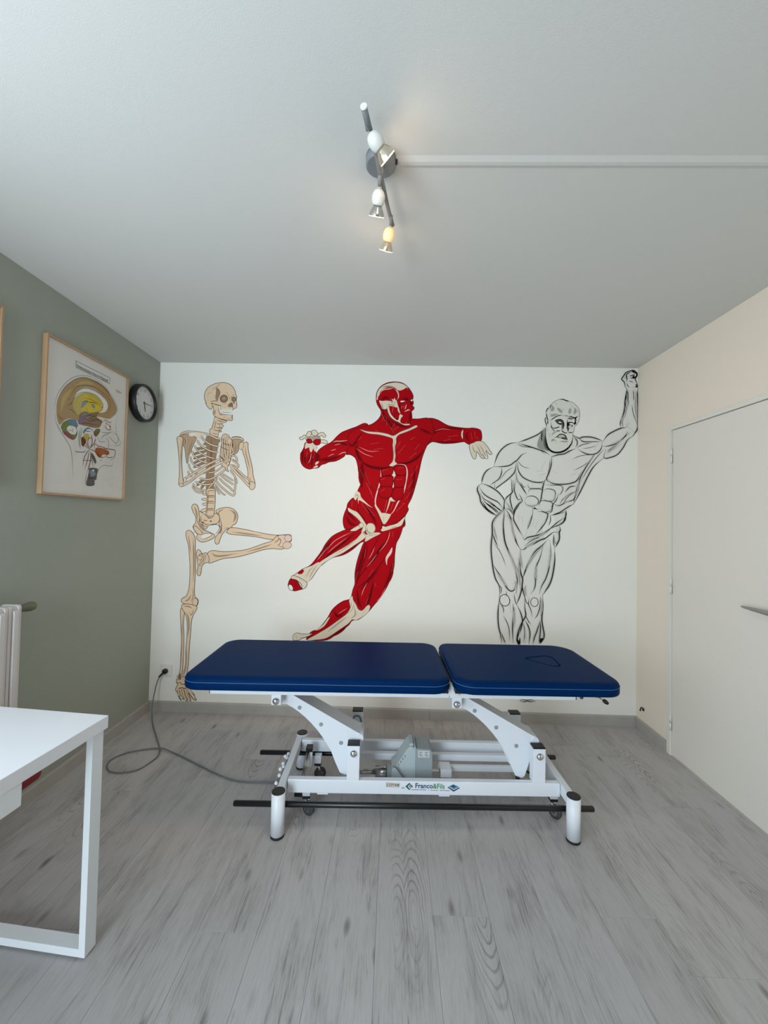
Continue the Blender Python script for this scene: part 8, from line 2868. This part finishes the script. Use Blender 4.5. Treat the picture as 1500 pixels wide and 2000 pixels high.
l dgrey 4.4 5224,2237 5183,2255
l dgrey 4.4 5221,2222 5186,2230
l dgrey 4.4 5223,2207 5185,2215
l dgrey 4.4 5221,2190 5187,2207
l dgrey 4.4 5227,2174 5182,2191
l dgrey 4.4 5228,2162 5181,2174
l dgrey 4.4 5224,2147 5185,2149
l dgrey 4.4 5227,2125 5182,2142
l dgrey 4.4 5222,2113 5191,2114
l dgrey 4.4 5230,2099 5186,2107
l dgrey 4.4 5225,2086 5193,2083
l dgrey 4.4 5224,2068 5197,2067
l dgrey 4.4 5226,2047 5197,2055
l dgrey 4.4 5238,2027 5188,2044
l dgrey 4.4 5239,2015 5189,2027
l dgrey 4.4 5230,2006 5200,2004
l dgrey 4.4 5234,1986 5198,1998
l dgrey 4.4 5238,1971 5196,1980
l dgrey 4.4 5230,1962 5206,1968
l dgrey 4.4 5242,1946 5199,1940
l dgrey 4.4 5235,1927 5209,1932
l dgrey 4.4 5245,1918 5201,1909
l dgrey 4.4 5246,1900 5203,1898
l dgrey 4.4 5243,1877 5208,1890
l dgrey 4.4 5238,1870 5216,1876
l dgrey 4.4 5243,1853 5213,1860
l ink 12.4 5261,1981 5250,1856 5221,1741 5181,1636
l ink 11.5 4836,2200 4894,2107 4979,1984 5043,1861 5106,1819 5157,1854 5179,1948
h 4905,2076 4979,1964 5053,1872
l dgrey 4.4 4919,2083 4889,2070
l dgrey 4.4 4941,2065 4889,2056
l dgrey 4.4 4931,2057 4913,2043
l dgrey 4.4 4949,2046 4915,2024
l dgrey 4.4 4962,2034 4914,2019
l dgrey 4.4 4963,2018 4934,2002
l dgrey 4.4 4970,2004 4940,1996
l dgrey 4.4 4983,1989 4947,1980
l dgrey 4.4 4990,1980 4953,1968
l dgrey 4.4 5001,1972 4963,1947
l dgrey 4.4 5005,1956 4982,1935
l dgrey 4.4 5024,1937 4985,1927
l dgrey 4.4 5027,1938 4995,1910
l dgrey 4.4 5041,1916 5009,1898
l dgrey 4.4 5046,1911 5019,1884
l dgrey 4.4 5058,1897 5028,1871
h 5156,1968 5167,1895 5126,1832
l dgrey 4.4 5172,1960 5140,1965
l dgrey 4.4 5183,1948 5135,1939
l dgrey 4.4 5182,1932 5141,1925
l dgrey 4.4 5186,1908 5142,1912
l dgrey 4.4 5174,1888 5156,1900
l dgrey 4.4 5159,1864 5145,1884
l dgrey 4.4 5155,1853 5133,1870
l dgrey 4.4 5149,1834 5121,1860
l ink 8.2 5142,1780 5159,1687 5181,1631
l ink 9.0 4937,1900 4965,1849 4956,1776
l ink 7.4 5033,1819 5044,1757 5097,1686
e wallm 5014,1689 68.6,80.2 -15 ink 8.7
e wallm 5428,1674 50.7,61.2 0 ink 7.3
l ink 9.0 4947,1651 4995,1579 5001,1507
l ink 9.0 5087,1665 5099,1510
h 4958,1641 4984,1590
l dgrey 4.4 4982,1644 4936,1632
l dgrey 4.4 4989,1625 4948,1615
l dgrey 4.4 4998,1616 4953,1595
l ink 12.4 4939,1703 4927,1588 4924,1453 4936,1319 4964,1206 4981,1087
l ink 11.5 5129,1645 5143,1511 5128,1324 5141,1087
h 5150,1594 5152,1449 5144,1304
l dgrey 4.4 5168,1588 5132,1591
l dgrey 4.4 5162,1574 5138,1578
l dgrey 4.4 5162,1556 5138,1553
l dgrey 4.4 5176,1543 5125,1543
l dgrey 4.4 5164,1529 5137,1527
l dgrey 4.4 5173,1503 5128,1508
l dgrey 4.4 5173,1494 5129,1493
l dgrey 4.4 5166,1475 5136,1474
l dgrey 4.4 5171,1449 5132,1467
l dgrey 4.4 5171,1442 5131,1453
l dgrey 4.4 5170,1423 5131,1429
l dgrey 4.4 5168,1414 5132,1418
l dgrey 4.4 5172,1384 5125,1403
l dgrey 4.4 5172,1369 5124,1393
l dgrey 4.4 5160,1366 5133,1370
l dgrey 4.4 5167,1349 5125,1351
l dgrey 4.4 5156,1329 5133,1331
l dgrey 4.4 5164,1314 5123,1314
l ink 9.0 4996,1476 5049,1384 5082,1281 5089,1126
l ink 12.4 5181,1631 5234,1534 5264,1421 5249,1307 5207,1202 5198,1093
l ink 9.9 4968,1247 5011,1145 5033,1089
h 4980,1196 5002,1103
l dgrey 4.4 4999,1195 4962,1185
l dgrey 4.4 4996,1176 4971,1178
l dgrey 4.4 5004,1159 4972,1157
l dgrey 4.4 5011,1148 4972,1139
l dgrey 4.4 5014,1127 4975,1135
l dgrey 4.4 5011,1119 4985,1116
l ink 13.2 5293,1743 5297,1587 5310,1484 5266,1400 5216,1275 5189,1150 5203,1088
f ink 5192,1171 5218,1130 5233,1182 5239,1089 5203,1088
h 5237,1306 5217,1223
l dgrey 4.4 5246,1298 5224,1306
l dgrey 4.4 5246,1279 5218,1301
l dgrey 4.4 5240,1267 5214,1271
l dgrey 4.4 5245,1243 5203,1264
l dgrey 4.4 5240,1225 5199,1249
l ink 11.5 5297,1422 5350,1330 5372,1227 5358,1093
l ink 9.0 5307,1484 5338,1423 5381,1362
l ink 8.2 5272,1400 5299,1256 5281,1101
l ink 7.4 5320,1226 5311,1102
l ink 13.2 5541,1770 5548,1625 5534,1449 5548,1335 5568,1233 5558,1160 5507,1097
l ink 9.0 5355,1734 5346,1640 5378,1569 5400,1466
l ink 9.9 5510,1759 5506,1624 5472,1499 5431,1446
h 5521,1728 5527,1604 5518,1479
l dgrey 4.4 5540,1727 5501,1721
l dgrey 4.4 5532,1705 5510,1709
l dgrey 4.4 5545,1685 5499,1695
l dgrey 4.4 5537,1680 5508,1681
l dgrey 4.4 5547,1658 5500,1671
l dgrey 4.4 5545,1639 5504,1652
l dgrey 4.4 5546,1626 5505,1636
l dgrey 4.4 5546,1619 5507,1612
l dgrey 4.4 5540,1599 5514,1605
l dgrey 4.4 5543,1583 5508,1584
l dgrey 4.4 5542,1567 5507,1576
l dgrey 4.4 5540,1551 5506,1561
l dgrey 4.4 5544,1540 5500,1539
l dgrey 4.4 5535,1514 5508,1523
l dgrey 4.4 5531,1497 5508,1509
l dgrey 4.4 5543,1488 5495,1501
l ink 10.7 5514,1427 5474,1292 5434,1177 5415,1094
l ink 10.7 5509,1417 5517,1314 5507,1159 5505,1102
f ink 5512,1159 5548,1180 5553,1150 5518,1102
l ink 8.2 5298,1732 5315,1671 5346,1640
h 5301,1909 5292,1826 5314,1754
l dgrey 4.4 5313,1905 5288,1907
l dgrey 4.4 5318,1883 5278,1886
l dgrey 4.4 5311,1864 5282,1878
l dgrey 4.4 5307,1852 5282,1862
l dgrey 4.4 5304,1842 5283,1843
l dgrey 4.4 5317,1820 5270,1820
l dgrey 4.4 5315,1814 5279,1804
l dgrey 4.4 5319,1797 5283,1792
l dgrey 4.4 5324,1775 5290,1780
l dgrey 4.4 5334,1763 5285,1767
P abdomen
l ink 11.5 5128,2897 5124,2823 5177,2720 5251,2596
l ink 10.7 5204,3077 5132,2960 5123,2881
l ink 11.5 5393,2923 5353,2786 5318,2691
l ink 6.6 5318,2691 5283,2576
l ink 10.7 5392,2986 5393,2918
h 5363,2839 5333,2734
l dgrey 4.4 5372,2828 5350,2842
l dgrey 4.4 5367,2814 5345,2826
l dgrey 4.4 5367,2800 5337,2810
l dgrey 4.4 5361,2783 5333,2792
l dgrey 4.4 5361,2766 5326,2782
l dgrey 4.4 5359,2752 5320,2768
l dgrey 4.4 5354,2740 5317,2754
l ink 11.5 5455,2946 5548,2937 5601,2907 5571,2801 5499,2695 5438,2621
l ink 9.0 5632,2897 5638,2824 5613,2750
l ink 8.2 5007,2989 5080,2948 5123,2876
l ink 4.9 5185,2898 5197,2804
l ink 4.9 5237,2868 5249,2774
l ink 4.9 5414,2850 5385,2735
l ink 4.9 5467,2820 5426,2715
l ink 8.2 5632,2892 5735,2915 5849,2954
P foot
l ink 9.9 5241,296 5301,291 5345,302 5388,294 5464,301
l ink 9.9 5241,296 5268,322 5334,316 5399,322 5464,301
"""
for (name, label, text, loc) in (
        ('skeleton_mural', 'mural of a beige skeleton standing on one leg, arms crossed on its chest', SKEL, (.55, 0, 1.2)),
        ('muscle_mural', 'mural of a red flayed muscle figure leaping with outstretched arms', RED, (1.7, 0, 1.4)),
        ('bearded_man_mural', 'black line mural of a muscular bearded man with one raised fist', MAN, (2.8, 0, 1.4))):
    r = thing(name, label, 'mural', loc)
    pt_ = Painting(lambda x, z, h: (x, -.0004 - h, z), .0005)
    pt_.run(text)
    pt_.build(r)
